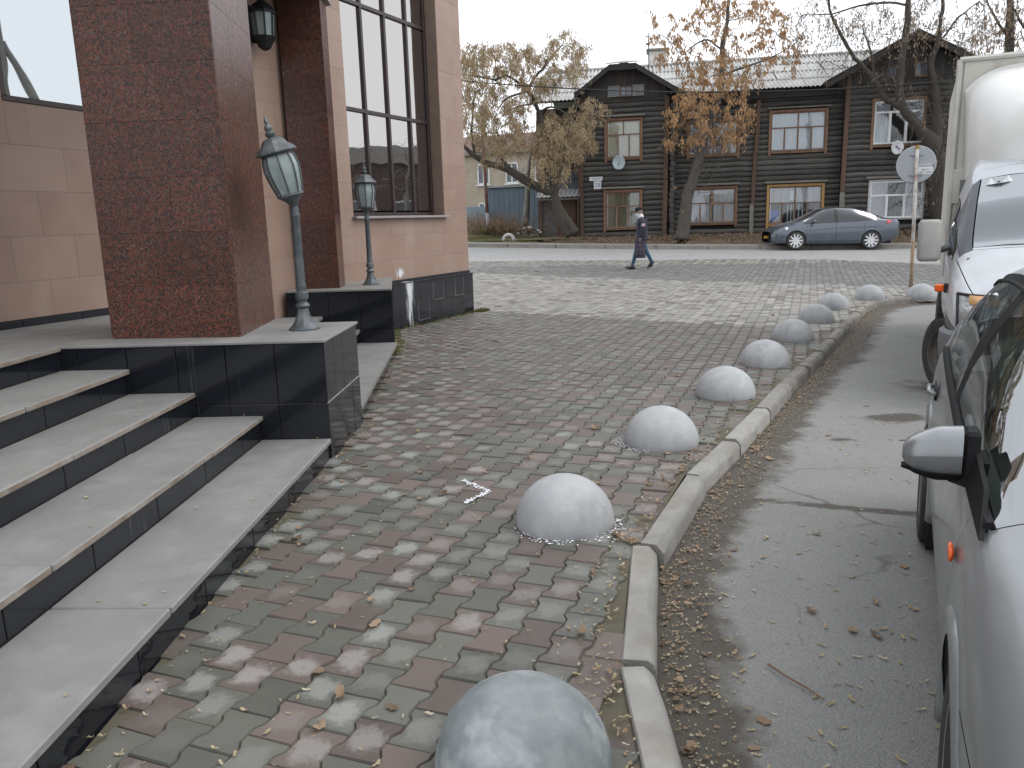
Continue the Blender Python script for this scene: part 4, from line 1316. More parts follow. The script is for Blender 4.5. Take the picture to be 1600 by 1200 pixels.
# set back entrance part: planks above, door with a small sheet canopy
mb_s = -5.75
while mb_s < -3.8:
    MB().box(mb_s, mb_s + .172, 1.0 + rnd.uniform(-.01, .01), 1.05, 2.95, 6.6).build('wall_plank', PLANK, house)
    mb_s += .18
MB().box(-5.8, -3.7, .93, .985, 5.1, 5.22).build('trim_board', PLANK, house)
MB().box(-5.9, -5.72, .9, 1.06, .62, 6.5).build('corner_board', BOARD, house)
mb_s = -5.7
while mb_s < -4.98:
    MB().box(mb_s, mb_s + .175, 1.0, 1.05, .7, 2.9).build('wall_plank', mat('mottled_plank', (.05, .045, .042), (.16, .15, .14), 9, .85) if mb_s < -5.65 else bpy.data.materials['mottled_plank'], house)
    mb_s += .18
door = MB().box(-4.95, -4.15, .96, 1.02, .72, 2.62, .01).build('door', mat('brown_door', (.11, .055, .035), (.08, .042, .028), 4, .6), house)
MB().tube([(-4.85, .955, 1.65), (-4.85, .90, 1.65), (-4.85, .90, 1.8)], .015, 6).build('handle', CHROME, door)
MB().box(-5.0, -4.95, .94, 1.03, .7, 2.7).box(-4.15, -4.10, .94, 1.03, .7, 2.7).box(-5.0, -4.1, .94, 1.03, 2.62, 2.7).build('door_frame', BOARD, house)
tw = MB().box(-5.05, -4.98, .92, 1.0, 2.95, 3.85).box(-4.0, -3.93, .92, 1.0, 2.95, 3.85).box(-5.05, -3.93, .92, 1.0, 3.8, 3.88).build('window', CASING, house)
MB().box(-4.98, -4.0, .97, .985, 2.95, 3.8).build('pane', SMALLP, tw)
can2 = MB().box(-5.75, -5.68, .2, 1.0, 2.55, 2.62).box(-4.05, -3.98, .2, 1.0, 2.55, 2.62).box(-5.8, -3.9, .1, .2, 2.5, 2.56).build('door_canopy', GREYB, house)
roof_sheets(can2, (-5.85, .05, 2.6), (-3.85, .05, 2.6), (-5.85, 1.0, 3.0), (-3.85, 1.0, 3.0), 2, 1)
MB().box(-5.2, -3.9, .2, 1.0, .5, .74, .01).build('door_step', GREYB, house)
# post carrying the canopy
MB().box(-3.98, -3.9, .15, .24, .7, 2.56).build('canopy_post', BOARD, house)
# cabling across the front
wire = thing('overhead_cable', 'thin dark cable sagging across the front of the log house', 'cable', tuple(at(735, 128, 33.5)))
p0_, p1_ = at(700, 124, 33.5), at(1560, 118, 33.5)
MB().tube([(p0_.lerp(p1_, t) - at(735, 128, 33.5)) + Vector((0, 0, -.55 * (1 - (2 * t - 1) ** 2))) for t in lin(0, 1, 24)], .024, 5).build('cable', LAMPK, wire)

# plates and dishes on the house
sg = thing('street_name_plate', 'narrow white street name plate on the log wall above the number plate', 'sign', tuple(hw(-3.1, -.03, 3.36)), HR)
MB().box(-.30, .30, -.012, .0, -.085, .085, .004).build('plate', WHITE, sg)
BLUEINK = mat('blue_lettering', (.05, .08, .25), None, 5, .6, bmp=0)
text_mesh('lettering', 'ул. ДЕКАБРИСТОВ'[:3] + ' ЧЕРНЯХОВ'[:0] + ' ЕРЕМИНА', .105, BLUEINK, sg, (0, -.0135, 0), (R(90), 0, 0))
sg2 = thing('house_number_plate', 'small square white plate with house number 28 on the log wall', 'sign', tuple(hw(-3.03, -.03, 3.08)), HR)
MB().box(-.165, .165, -.012, .0, -.17, .17, .004).build('plate', WHITE, sg2)
text_mesh('lettering', '28', .27, BLUEINK, sg2, (0, -.0135, -.005), (R(90), 0, 0))
def dish(label, loc, r0, face, logo=None):
    o = thing('satellite_dish', label, 'satellite dish', loc, HR, None)
    prof = [(.002, .10 * r0 / .3)] + [(r0 * t, .10 * r0 / .3 * (1 - t * t) ) for t in (.3, .55, .8, 1.0)]
    mb = MB()
    n = 28
    v, f = [], []
    for (rr, d) in prof:
        for k in range(n):
            a = 2 * math.pi * k / n
            v.append((rr * .95 * math.cos(a), d, rr * 1.06 * math.sin(a)))
    for i in range(len(prof) - 1):
        for k in range(n): f.append((i * n + k, i * n + (k + 1) % n, (i + 1) * n + (k + 1) % n, (i + 1) * n + k))
    mb.add(v, f)
    q = mb.build('reflector', face, o, smooth=True)
    q.modifiers.new('t', 'SOLIDIFY').thickness = .012
    MB().tube([(0, .08, -r0 * .98), (0, -.2, -r0 * 1.1), (0, -r0 * 1.1, -r0 * .25)], .011, 5).build('feed_arm', GREYB, o)
    MB().tube([(0, -r0 * 1.1, -r0 * .28), (0, -r0 * 1.1 + .1, -r0 * .2)], .03, 8).build('receiver', GREYB, o)
    MB().tube([(0, .1, 0), (0, .3, 0), (0, .3, -.25)], .02, 6).build('bracket', GREYB, o)
    if logo:
        MB().prism_y([(-.08, .02), (-.03, .10), (.0, .05), (.05, .02), (.0, -.02)], .05, .056).build('emblem', mat('purple_print', (.25, .08, .3), None, 5, .6, bmp=0), o)
        text_mesh('lettering', 'ТВ', .09, BLUEINK, o, (.03, .045, -.05), (R(90), 0, 0))
    return o
dish('pale blue satellite dish under the upper left window of the log house', tuple(hw(-2.06, -.38, 4.0)), .29, mat('pale_blue_dish', (.46, .54, .58), None, 4, .5, bmp=0))
dish('white satellite dish with a small emblem under the white framed upper window', tuple(hw(9.4, -.42, 4.12)), .26, WHITE, True)

# ------------------------------------------------------------------ yard things at the far left
BRICK = mat('pale_brick', (.40, .35, .28), (.33, .28, .22), 2, .9, c3=(.25, .2, .16), s3=18, f3=.4)
apo = at(700, 350, 64)
apt = thing('brick_apartment_block', 'pale brick apartment block far behind the yard with white framed windows', 'building', (apo.x, apo.y, .8), R(-24))
MB().box(-10, 12.5, 0, 9, 0, 5.75).build('wall', BRICK, apt)
MB().box(-10.3, 12.8, -.35, 9.3, 5.76, 6.0).build('cornice', GREYB, apt)
MB().hexa([(-10.3, -.35, 6), (12.8, -.35, 6), (12.8, 9.3, 6), (-10.3, 9.3, 6), (-8, 4, 7.6), (10.5, 4, 7.6), (10.5, 5, 7.6), (-8, 5, 7.6)]).build('roof', mat('rusty_brown_roof', (.15, .085, .07), (.11, .07, .06), 2, .8), apt)
MB().box(6.4, 7.9, 3, 4.2, 6.4, 8.3).build('chimney', mat('red_brick', (.22, .13, .1), (.17, .1, .08), 6, .9), apt)
for k in range(9):
    for (z0, z1) in ((.75, 2.25), (3.6, 5.1)):
        s0 = -9 + k * 2.35
        f_ = MB()
        for (a, b, c, e) in ((s0, s0 + .09, z0, z1), (s0 + .91, s0 + 1.0, z0, z1), (s0 + .46, s0 + .54, z0, z1), (s0, s0 + 1, z0, z0 + .09), (s0, s0 + 1, z1 - .09, z1)): f_.box(a, b, -.06, .02, c, e)
        f_.box(s0 - .1, s0 + 1.1, -.12, .02, z0 - .1, z0 - .01)
        wo = f_.build('window', WHITEF, apt)
        MB().box(s0 + .09, s0 + .91, -.03, .02, z0 + .09, z1 - .09).build('pane', SMALLP, wo)
BLUEG = mat('blue_grey_sheet_metal', (.11, .155, .19), (.085, .12, .15), 2, .6, stretch=(3, 3, .5))
p0_, p1_ = at(759, 352, 48), at(846, 356, 47.0)
gw = (p1_ - p0_).length
gar = thing('metal_garage', 'blue grey metal garage behind the bushes beside the log house', 'garage', (p0_.x, p0_.y, p0_.z - .35), math.atan2(p1_.y - p0_.y, p1_.x - p0_.x))
MB().box(0, gw, .02, 5, 0, 2.45).build('body', BLUEG, gar)
for k in range(int(gw / .3) + 1):
    MB().box(k * .3, min(k * .3 + .29, gw), -.01, .019, .02, 2.44, .004).build('wall_panel', BLUEG, gar) if k * .3 + .05 < gw else None
MB().hexa([(-.1, -.15, 2.46), (gw + .1, -.15, 2.46), (gw + .1, 5.2, 2.46), (-.1, 5.2, 2.46), (-.1, -.15, 2.54), (gw + .1, -.15, 2.54), (gw + .1, 5.2, 2.54), (-.1, 5.2, 2.54)]).build('roof', mat('garage_roof', (.25, .3, .33), None, 3, .7), gar)
p0_, p1_ = at(700, 358, 47), at(760, 356, 47)
fen = thing('sheet_metal_fence', 'light blue sheet metal fence left of the garage', 'fence', (p0_.x, p0_.y, p0_.z - .2), math.atan2(p1_.y - p0_.y, p1_.x - p0_.x))
FB = mat('light_blue_sheet', (.25, .31, .37), (.21, .27, .33), 3, .6)
for k in range(int((p1_ - p0_).length / .45) + 1): MB().box(k * .45, k * .45 + .44, -.02 + .015 * (k % 2), .02, 0, 1.42, .006).build('fence_sheet', FB, fen)
MB().tube([(0, .06, .3), (2.4, .06, .3)], .03, 4).tube([(0, .06, 1.2), (2.4, .06, 1.2)], .03, 4).build('rail', GREYB, fen)
RUST = mat('rusty_steel', (.16, .06, .04), (.11, .05, .04), 6, .8, c3=(.3, .3, .32), s3=2, f3=.3)
pp = at(763, 362, 40)
pole = thing('rusty_pole', 'tall thin rusty steel pole standing in the yard grass', 'pole', tuple(pp))
MB().tube([(0, 0, -.1), (-.05, 0, 2), (-.14, 0, 5.2)], [.085, .08, .075], 10).build('shaft', RUST, pole, smooth=True)
MB().tube([(0, 0, 0), (-.02, 0, .9)], .092, 10).build('pale_base', mat('chalky_paint', (.35, .35, .38), None, 8, .9), pole, smooth=True)
tp = at(795, 382, 36.3)
ty = thing('half_buried_tyre', 'white painted tyre half buried upright in the grass', 'tyre', (tp.x, tp.y, tp.z + .2), R(-10))
mb = MB()
n, m_ = 22, 10
P = []
for i in range(n + 1):
    a = math.pi * (-.06 + 1.12 * i / n)
    P.append([((.225 + .078 * math.cos(2 * math.pi * k / m_)) * math.cos(a), .095 * math.sin(2 * math.pi * k / m_), (.225 + .078 * math.cos(2 * math.pi * k / m_)) * math.sin(a)) for k in range(m_ + 1)])
mb.grid(P).build('body', mat('chipped_white_paint', (.55, .53, .52), (.38, .36, .35), 8, .8), ty, smooth=True)
# heap of branches and rubble by the house
hp = at(822, 366, 38.5)
mb = MB()
for k in range(110):
    a, r_ = rnd.uniform(0, 6.28), abs(rnd.gauss(0, .55))
    c = Vector((hp.x + r_ * math.cos(a), hp.y + r_ * math.sin(a) * .7, hp.z + max(0, .35 - r_ * .3) * rnd.random()))
    if rnd.random() < .55:
        d = Vector((rnd.gauss(0, 1), rnd.gauss(0, 1), rnd.gauss(.2, .4))).normalized() * rnd.uniform(.2, .6)
        mb.tube([c - d, c + d], rnd.uniform(.006, .016), 4, mi=0)
    else:
        s_ = rnd.uniform(.03, .11)
        mb.box(c.x - s_, c.x + s_, c.y - s_, c.y + s_, c.z, c.z + s_ * 1.2, .02, mi=rnd.choice((0, 1, 2)))
tag(mb.build('rubble_heap', [mat('dry_sticks', (.16, .11, .075), None, 9, .9), mat('rubble_pale', (.5, .48, .46), None, 9, .9), mat('rubble_brown', (.22, .13, .09), None, 9, .9)]),
    'heap of sticks and rubble in the yard beside the log house door', 'rubble heap', None, 'stuff')
# long plank lying in the grass
pk = at(758, 382, 37)
tag(MB().box(-.6, .6, -.12, .12, 0, .09, .02).build('fallen_slab', FKERB, loc=(pk.x, pk.y, pk.z - .02), rot=(0, 0, R(-8))), 'low concrete slab lying in the yard grass left of the tyre', 'slab')
# ------------------------------------------------------------------ trees, grown toward the places where the crowns are
BARK_D = mat('dark_bark', (.05, .042, .034), (.085, .075, .062), 9, .95, bmp=.8, bscale=30, bdist=.03, stretch=(3, 3, .7))
BARK_G = mat('grey_bark', (.11, .10, .088), (.07, .062, .055), 8, .95, bmp=.8, bscale=26, bdist=.03, stretch=(3, 3, .7))
BARK_P = mat('pale_bark', (.24, .225, .2), (.15, .14, .125), 6, .9)
def leaf_mat(name, a, b, c):
    m, nt, bs = new_mat(name)
    ra = nd(nt, 'ShaderNodeAttribute', attribute_name='rnd').outputs['Fac']
    nt.links.new(ramp(nt, ra, [(0, a), (.5, b), (1, c)]), bs.inputs['Base Color'])
    bs.inputs['Roughness'].default_value = .75
    bs.inputs['Specular IOR Level'].default_value = .2
    bs.inputs['Subsurface Weight'].default_value = 0
    out = nt.nodes['Material Output']
    tl = nd(nt, 'ShaderNodeBsdfTranslucent')
    nt.links.new(ramp(nt, ra, [(0, a), (.5, b), (1, c)]), tl.inputs[0])
    mx = nd(nt, 'ShaderNodeMixShader')
    mx.inputs[0].default_value = .35
    nt.links.new(bs.outputs[0], mx.inputs[1])
    nt.links.new(tl.outputs[0], mx.inputs[2])
    nt.links.new(mx.outputs[0], out.inputs['Surface'])
    return m
LEAF_Y = leaf_mat('yellowed_willow_leaf', (.36, .275, .17), (.46, .355, .22), (.28, .22, .145))
LEAF_O = leaf_mat('dry_orange_leaf', (.40, .235, .115), (.48, .305, .16), (.30, .195, .125))
LEAF_B = leaf_mat('withered_brown_leaf', (.27, .19, .13), (.35, .26, .18), (.2, .15, .11))

def colonize(start, attract, step, kill, iters, grav, rs, reach=6.0):
    N = [np.array(p, float) for p in start]
    par = [-1] * len(N)
    A = np.array(attract, float)
    P = np.array(N)
    d = np.linalg.norm(A[:, None] - P[None], axis=2)
    near, nd_ = d.argmin(1), d.min(1)
    for it in range(iters):
        if not len(A): break
        pull = {}
        for i in np.where(nd_ < reach)[0]:
            pull.setdefault(int(near[i]), []).append(i)
        if not pull: break
        new = []
        for k, idx in pull.items():
            v = A[idx] - N[k]
            v = (v / (np.linalg.norm(v, axis=1)[:, None] + 1e-9)).mean(0)
            v = v + rs.normal(0, .18, 3)
            v[2] += grav
            v /= np.linalg.norm(v) + 1e-9
            new.append((N[k] + v * step, k))
        base = len(N)
        for p, k in new:
            N.append(p); par.append(k)
        Q = np.array([p for p, _ in new])
        d = np.linalg.norm(A[:, None] - Q[None], axis=2)
        j, m = d.argmin(1), d.min(1)
        better = m < nd_
        near = np.where(better, base + j, near)
        nd_ = np.where(better, m, nd_)
        keep = nd_ > kill
        A, near, nd_ = A[keep], near[keep], nd_[keep]
    return np.array(N), par

def leaves_mesh(name, L, m, parent):
    """L: list of (point, direction, length, width)"""
    n = len(L)
    p = np.array([q[0] for q in L]); d = np.array([q[1] for q in L]); ln = np.array([q[2] for q in L])[:, None]; w = np.array([q[3] for q in L])[:, None]
    d /= np.linalg.norm(d, axis=1)[:, None] + 1e-9
    r_ = nrg.normal(size=(n, 3))
    s = np.cross(d, r_); s /= np.linalg.norm(s, axis=1)[:, None] + 1e-9
    u = np.cross(s, d)
    mid = p + d * ln * .45 + u * ln * .1
    V = np.stack([p, mid + s * w / 2, p + d * ln, mid - s * w / 2], 1).reshape(-1, 3)
    F = np.arange(4 * n).reshape(-1, 4)
    me = bpy.data.meshes.new(name)
    me.from_pydata(V.tolist(), [], F.tolist())
    me.materials.append(m)
    a = me.attributes.new('rnd', 'FLOAT', 'POINT')
    a.data.foreach_set('value', np.repeat(nrg.random(n), 4).astype(np.float32))
    return link(name, me, parent)

def tree(name, label, loc, limbs, blobs, bark, leafm, step=.32, kill=.36, grav=-.05, seed=1, twig=(4, .5, .12), leaf=(.12, .04, 14, .5), group=None, hang=0.0, depth=1.6, tw_r=.006, bare=(), reach=6.0):
    """limbs: [(pts px,py,Y), radii]; blobs: (cx, cy, rx, ry, n, Y) in photo pixels; bare: blobs whose twigs carry no leaves"""
    rs = np.random.default_rng(seed)
    o = thing(name, label, 'tree', tuple(loc), 0, group)
    lo = np.array(loc)
    tm = MB()
    start = []
    for pts, rad in limbs:
        W = [np.array(at(*p)) - lo for p in pts]
        # smooth course
        S, Rr = [], []
        for i in range(len(W) - 1):
            p0, p1, p2, p3 = W[max(i - 1, 0)], W[i], W[i + 1], W[min(i + 2, len(W) - 1)]
            for t in np.linspace(0, 1, 5)[:-1]:
                S.append(.5 * (2 * p1 + (p2 - p0) * t + (2 * p0 - 5 * p1 + 4 * p2 - p3) * t * t + (3 * p1 - p0 - 3 * p2 + p3) * t ** 3) + rs.normal(0, .012, 3))
                Rr.append((rad[i] * (1 - t) + rad[i + 1] * t) * rs.uniform(.93, 1.07))
        S.append(W[-1]); Rr.append(rad[-1])
        tm.tube(S, Rr, 12 if max(rad) > .12 else 8)
        k0 = int(len(S) * .35) if max(rad) > .2 else 0
        start += [p for p in S[k0:]]
    tr = tm.build('trunk', bark, o, smooth=True)
    att, isbare = [], []
    for bl, flag in [(b, 0) for b in blobs] + [(b, 1) for b in bare]:
        cx, cy, rx, ry, n, Y = bl
        for _ in range(n):
            while True:
                u, v = rs.uniform(-1, 1, 2)
                if u * u + v * v <= 1: break
            att.append(np.array(at(cx + u * rx, cy + v * ry, Y + rs.normal(0, depth * .5))) - lo)
            isbare.append(flag)
    N, par = colonize(start, att, step, kill, 90, grav, rs, reach)
    ns = len(start)
    kids = [0] * len(N)
    cnt = np.ones(len(N))
    for i in range(len(N) - 1, ns - 1, -1):
        kids[par[i]] += 1
        cnt[par[i]] += cnt[i]
    rad = np.minimum(tw_r * cnt ** .42, .07)
    tw = MB()
    for i in range(ns, len(N)):
        p = par[i]
        a, b = N[p], N[i]
        rp = rad[i] * 1.05 if p < ns else min(rad[p], rad[i] * 1.5)
        tw.tube([a, b], [rp, rad[i]], 5 if rad[i] > .02 else 3, cap=False)
    Aa = np.array(att)
    L = []
    ntw, tl, spread = twig
    for i in range(ns, len(N)):
        if kids[i] > 0 and rad[i] > tw_r * 1.9: continue
        j = np.argmin(((Aa - N[i]) ** 2).sum(1))
        nb = isbare[j]
        for _ in range(ntw if kids[i] == 0 else max(1, ntw // 2)):
            d = (N[i] - N[par[i]])
            d = d / (np.linalg.norm(d) + 1e-9) * .6 + rs.normal(0, .55, 3)
            d[2] -= hang * .5
            d /= np.linalg.norm(d)
            ln = tl * rs.uniform(.4, 1.25)
            pts = [N[i]]
            q = 5
            for s_ in range(q):
                d = d + np.array([0, 0, -hang * .42]) + rs.normal(0, .13, 3)
                d /= np.linalg.norm(d)
                pts.append(pts[-1] + d * ln / q)
            tw.tube(pts, [tw_r * .75 * (1 - .12 * s_) for s_ in range(q + 1)], 3, cap=False)
            if nb and rs.random() < .93: continue
            for _k in range(rs.poisson(leaf[2])):
                t = rs.uniform(.05, 1) * q
                s_ = min(int(t), q - 1)
                p = pts[s_] + (pts[s_ + 1] - pts[s_]) * (t - s_) + rs.normal(0, spread * .25, 3)
                dd = rs.normal(0, .5, 3) + np.array([0, 0, -leaf[3] * 2])
                L.append((p, dd, leaf[0] * rs.uniform(.6, 1.3), leaf[1] * rs.uniform(.6, 1.3)))
    tw.build('branches', bark, o, fix=False)
    if L: leaves_mesh('crown', L, leafm, o)
    return o

b = at(889, 366, 35.2)
Y = 35.2
tree('willow_tree', 'leaning willow with yellowed leaves and one long limb reaching left, by the log house door', b,
     [([(892, 366, Y), (877, 338, Y), (868, 310, Y), (868, 292, Y), (876, 270, Y), (884, 252, Y + .3), (876, 225, Y + .3), (852, 199, Y), (843, 178, Y), (835, 160, Y), (825, 141, Y)], [.27, .21, .18, .16, .12, .11, .10, .10, .09, .085, .075]),
      ([(900, 364, Y - .2), (884, 340, Y - .1), (874, 320, Y)], [.2, .14, .09]),
      ([(866, 300, Y), (850, 296, Y), (839, 291, Y), (825, 284, Y - .2), (810, 276, Y - .3), (790, 263, Y - .4), (764, 256, Y - .6), (742, 244, Y - .8), (722, 226, Y - 1)], [.19, .185, .18, .175, .17, .15, .13, .1, .07]),
      ([(792, 263, Y - .4), (787, 254, Y - .4), (784, 236, Y - .3), (776, 205, Y - .2)], [.13, .11, .07, .04]),
      ([(825, 141, Y), (835, 122, Y), (850, 105, Y + .2), (864, 86, Y + .3), (880, 68, Y + .3)], [.07, .055, .05, .04, .02]),
      ([(825, 141, Y), (812, 131, Y), (791, 118, Y - .2), (775, 124, Y - .3), (758, 122, Y - .4), (724, 117, Y - .5)], [.06, .05, .045, .04, .035, .02]),
      ([(822, 143, Y), (797, 151, Y - .3), (785, 160, Y - .4), (778, 172, Y - .5)], [.05, .045, .035, .02]),
      ([(833, 160, Y), (802, 170, Y - .3), (791, 180, Y - .4)], [.04, .03, .02]),
      ([(843, 176, Y), (862, 167, Y - .3), (888, 178, Y - .5), (915, 172, Y - .6)], [.05, .04, .03, .015]),
      ([(742, 246, Y - .8), (737, 200, Y - .8), (742, 150, Y - .8), (750, 138, Y - .8)], [.06, .05, .04, .02])],
     [(770, 100, 52, 42, 190, Y), (885, 85, 32, 42, 100, Y), (835, 110, 42, 40, 110, Y), (735, 140, 26, 66, 120, Y - .5), (775, 195, 46, 52, 230, Y - .4), (885, 205, 46, 36, 260, Y - .6), (925, 170, 18, 20, 24, Y - .7), (805, 130, 55, 40, 70, Y), (870, 255, 26, 16, 40, Y - .4), (845, 215, 16, 30, 40, Y - .3)],
     BARK_D, LEAF_Y, twig=(5, .62, .2), leaf=(.12, .038, 19, .8), hang=.6, seed=3, depth=1.8, tw_r=.0062)

Y = 34.6
b = at(1068, 372, Y)
tree('ash_tree', 'tall tree with dry orange leaves in front of the middle of the log house', b,
     [([(1066, 374, Y), (1070, 340, Y), (1076, 300, Y), (1088, 264, Y), (1099, 225, Y), (1110, 190, Y), (1122, 155, Y), (1128, 124, Y), (1128, 92, Y), (1130, 66, Y), (1136, 32, Y), (1140, -30, Y)], [.33, .27, .24, .2, .16, .14, .13, .125, .11, .10, .075, .05]),
      ([(1128, 118, Y), (1160, 106, Y), (1200, 92, Y), (1240, 70, Y)], [.045, .04, .03, .012]),
      ([(1129, 80, Y), (1105, 62, Y), (1080, 74, Y), (1055, 96, Y)], [.04, .035, .025, .012]),
      ([(1098, 228, Y), (1070, 212, Y - .4), (1045, 218, Y - .6)], [.04, .025, .012]),
      ([(1088, 262, Y), (1105, 255, Y - .5), (1125, 262, Y - .7)], [.03, .02, .01])],
     [(1112, 182, 70, 36, 260, Y - .4), (1095, 140, 40, 26, 80, Y), (1150, 125, 38, 26, 60, Y), (1062, 216, 30, 14, 40, Y - .4), (1090, 85, 60, 34, 60, Y), (1050, 50, 45, 38, 34, Y), (1165, 30, 60, 42, 74, Y), (1115, 25, 36, 40, 50, Y), (1215, 70, 42, 44, 50, Y), (1130, 110, 40, 30, 50, Y)],
     BARK_G, LEAF_O, twig=(4, .46, .16), leaf=(.15, .065, 8, .9), hang=.5, seed=8, depth=1.7, tw_r=.0062, bare=[(1066, 300, 26, 24, 24, Y - .3), (1100, 292, 16, 12, 8, Y - .3)])

Y = 33.8
b = at(1470, 352, Y)
tree('bare_willow_tree', 'big nearly bare willow with drooping grey twigs in front of the right gable', b,
     [([(1476, 356, Y), (1470, 310, Y), (1466, 262, Y), (1456, 225, Y), (1437, 203, Y), (1425, 186, Y), (1413, 171, Y), (1404, 140, Y), (1410, 86, Y), (1418, 34, Y), (1420, -30, Y)], [.5, .42, .38, .3, .22, .19, .18, .17, .15, .12, .08]),
      ([(1413, 171, Y), (1395, 160, Y), (1380, 152, Y), (1366, 124, Y), (1335, 90, Y), (1314, 54, Y), (1296, 14, Y), (1295, -20, Y)], [.13, .12, .11, .09, .075, .06, .05, .04]),
      ([(1366, 124, Y), (1362, 85, Y), (1348, 45, Y)], [.06, .05, .02]),
      ([(1462, 240, Y), (1464, 190, Y + .3), (1460, 135, Y + .3), (1454, 99, Y + .2), (1466, 64, Y), (1468, 45, Y), (1473, 8, Y), (1476, -30, Y)], [.28, .2, .16, .13, .11, .08, .07, .06]),
      ([(1474, 60, Y), (1499, 27, Y), (1530, 2, Y)], [.05, .035, .02]),
      ([(1460, 290, Y - .4), (1468, 250, Y - .5), (1478, 205, Y - .6)], [.08, .06, .03]),
      ([(1418, 8, Y), (1380, 4, Y), (1330, 12, Y), (1300, 22, Y), (1262, 22, Y)], [.05, .045, .035, .03, .015])],
     [(1380, 30, 70, 34, 110, Y), (1450, 30, 40, 40, 70, Y), (1270, 30, 46, 34, 50, Y), (1520, 40, 30, 40, 60, Y)],
     BARK_D, LEAF_B, twig=(5, 1.15, .1), leaf=(.14, .05, 3.4, .8), hang=.85, seed=5, depth=1.8, tw_r=.0068,
     bare=[(1395, 95, 34, 36, 110, Y), (1470, 150, 34, 60, 140, Y), (1455, 215, 40, 40, 110, Y - .4), (1480, 270, 30, 46, 70, Y - .4), (1320, 80, 44, 44, 70, Y), (1420, 130, 30, 40, 60, Y), (1440, 300, 22, 26, 24, Y - .4)])
for k, (px, Yk, hgt_, seed, lb) in enumerate(((1576, 44, 13, 21, 'tall brown leaved tree behind the van box, left of a second trunk'), (1612, 43, 13, 22, 'second brown leaved trunk at the right edge of the photo behind the van'))):
    b = at(px, 250, Yk)
    b.z = .6
    tree('birch_tree', lb, b, [([(px - 1, 330, Yk), (px, 200, Yk), (px + 1, 86, Yk), (px + 2, 40, Yk), (px + 1, -60, Yk)], [.3, .26, .24, .2, .1]),
                               ([(px + 1, 60, Yk), (px - 20, 30, Yk), (px - 40, -10, Yk)], [.08, .06, .03])],
         [(px - 22, 20, 34, 46, 90, Yk), (px + 20, 10, 26, 46, 40, Yk), (px - 40, 75, 26, 26, 30, Yk)], BARK_D, LEAF_B, twig=(3, .8, .1), leaf=(.15, .055, 9, .8), hang=.7, seed=seed, depth=2.0, step=.45, kill=.5, tw_r=.009)
Yk = 43
b = at(821, 352, Yk)
tree('young_birch_tree', 'thin pale trunked bare tree in front of the metal garage', b, [([(820, 353, Yk), (823, 325, Yk), (824, 300, Yk), (826, 260, Yk), (832, 225, Yk)], [.17, .15, .13, .09, .05])],
     [], BARK_P, LEAF_B, twig=(3, .7, .1), hang=.2, seed=31, tw_r=.009, bare=[(828, 235, 16, 30, 30, Yk), (806, 262, 14, 14, 12, Yk), (838, 270, 12, 20, 12, Yk)])

# scrub and dry weeds in the yard, leaves on the bank, grass tufts
def scrub(name, label, spots, m, h, n_st, lm=None, lsize=(.06, .03), nl=3, parent=None):
    mb = MB()
    L = []
    for (c, r_, k) in spots:
        for _ in range(k):
            a, q = rnd.uniform(0, 6.28), r_ * math.sqrt(rnd.random())
            p = Vector((c.x + q * math.cos(a), c.y + q * math.sin(a), c.z))
            d = Vector((rnd.gauss(0, .3), rnd.gauss(0, .3), 1)).normalized()
            hh = h * rnd.uniform(.4, 1.2)
            pts = [p]
            for s_ in range(3):
                d = (d + Vector((rnd.gauss(0, .2), rnd.gauss(0, .2), 0))).normalized()
                pts.append(pts[-1] + d * hh / 3)
            mb.tube(pts, [.008, .007, .005, .003], 3, cap=False)
            for _k in range(nl):
                t = rnd.uniform(.3, 1) * 3
                s_ = min(int(t), 2)
                L.append((np.array(pts[s_].lerp(pts[s_ + 1], t - s_)), nrg.normal(size=3) + np.array([0, 0, -.3]), lsize[0] * rnd.uniform(.6, 1.4), lsize[1] * rnd.uniform(.6, 1.4)))
    o = mb.build(name, m, fix=False)
    tag(o, label, 'plants', None, 'stuff')
    if lm and L: leaves_mesh('leaves', L, lm, o)
    return o
DRYST = mat('dry_stalk', (.19, .12, .08), (.13, .085, .06), 9, .9)
sp = []
for k in range(26):
    px = rnd.uniform(735, 812)
    sp.append((at(px, rnd.uniform(360, 369), rnd.uniform(38.5, 44)), .8, 26))
scrub('dry_weeds', 'tangle of dry brown weeds and bare shoots in the yard', sp, DRYST, 1.05, 0, LEAF_B, (.10, .05), 3)
sp = [(at(rnd.uniform(745, 800), 366, 40), .7, 40) for _ in range(8)]
scrub('green_weeds', 'low green weeds between the dry stalks in the yard', sp, mat('green_stalk', (.10, .12, .04), None, 5, .9), .4, 0, leaf_mat('green_weed_leaf', (.10, .12, .035), (.16, .15, .05), (.2, .16, .07)), (.12, .05), 5)
sp = [(at(rnd.uniform(1450, 1490), rnd.uniform(340, 360), 34.5), .6, 16) for _ in range(5)]
scrub('dry_shoots', 'dry straw coloured shoots at the foot of the bare willow', sp, mat('straw_shoot', (.26, .2, .12), (.18, .13, .08), 9, .9), 1.3, 0)
L = []
for _ in range(5200):
    x = rnd.uniform(1.5, 24)
    t = rnd.random() ** .7
    p0 = Vector((x, far_edge(x) + 1.5, hz(x, far_edge(x)) + .05))
    s = (x - HO.x) / math.cos(HR)
    p1 = hw(s, .3, .72 if s < 0 else .72 - .004 * s)
    p = p0.lerp(p1, t)
    p.z = p0.z + (p1.z - p0.z) * min(1, (t * 1.55) ** .8) + rnd.uniform(.0, .07)
    L.append((np.array(p), nrg.normal(size=3) * np.array([1, 1, .35]), rnd.uniform(.07, .15), rnd.uniform(.04, .09)))
tag(leaves_mesh('fallen_leaves', L, LEAF_B, None), 'dead leaves heaped on the bank below the log house', 'leaf litter', None, 'stuff')
GR = leaf_mat('lawn_blade', (.10, .12, .03), (.15, .15, .05), (.2, .17, .08))
L = []
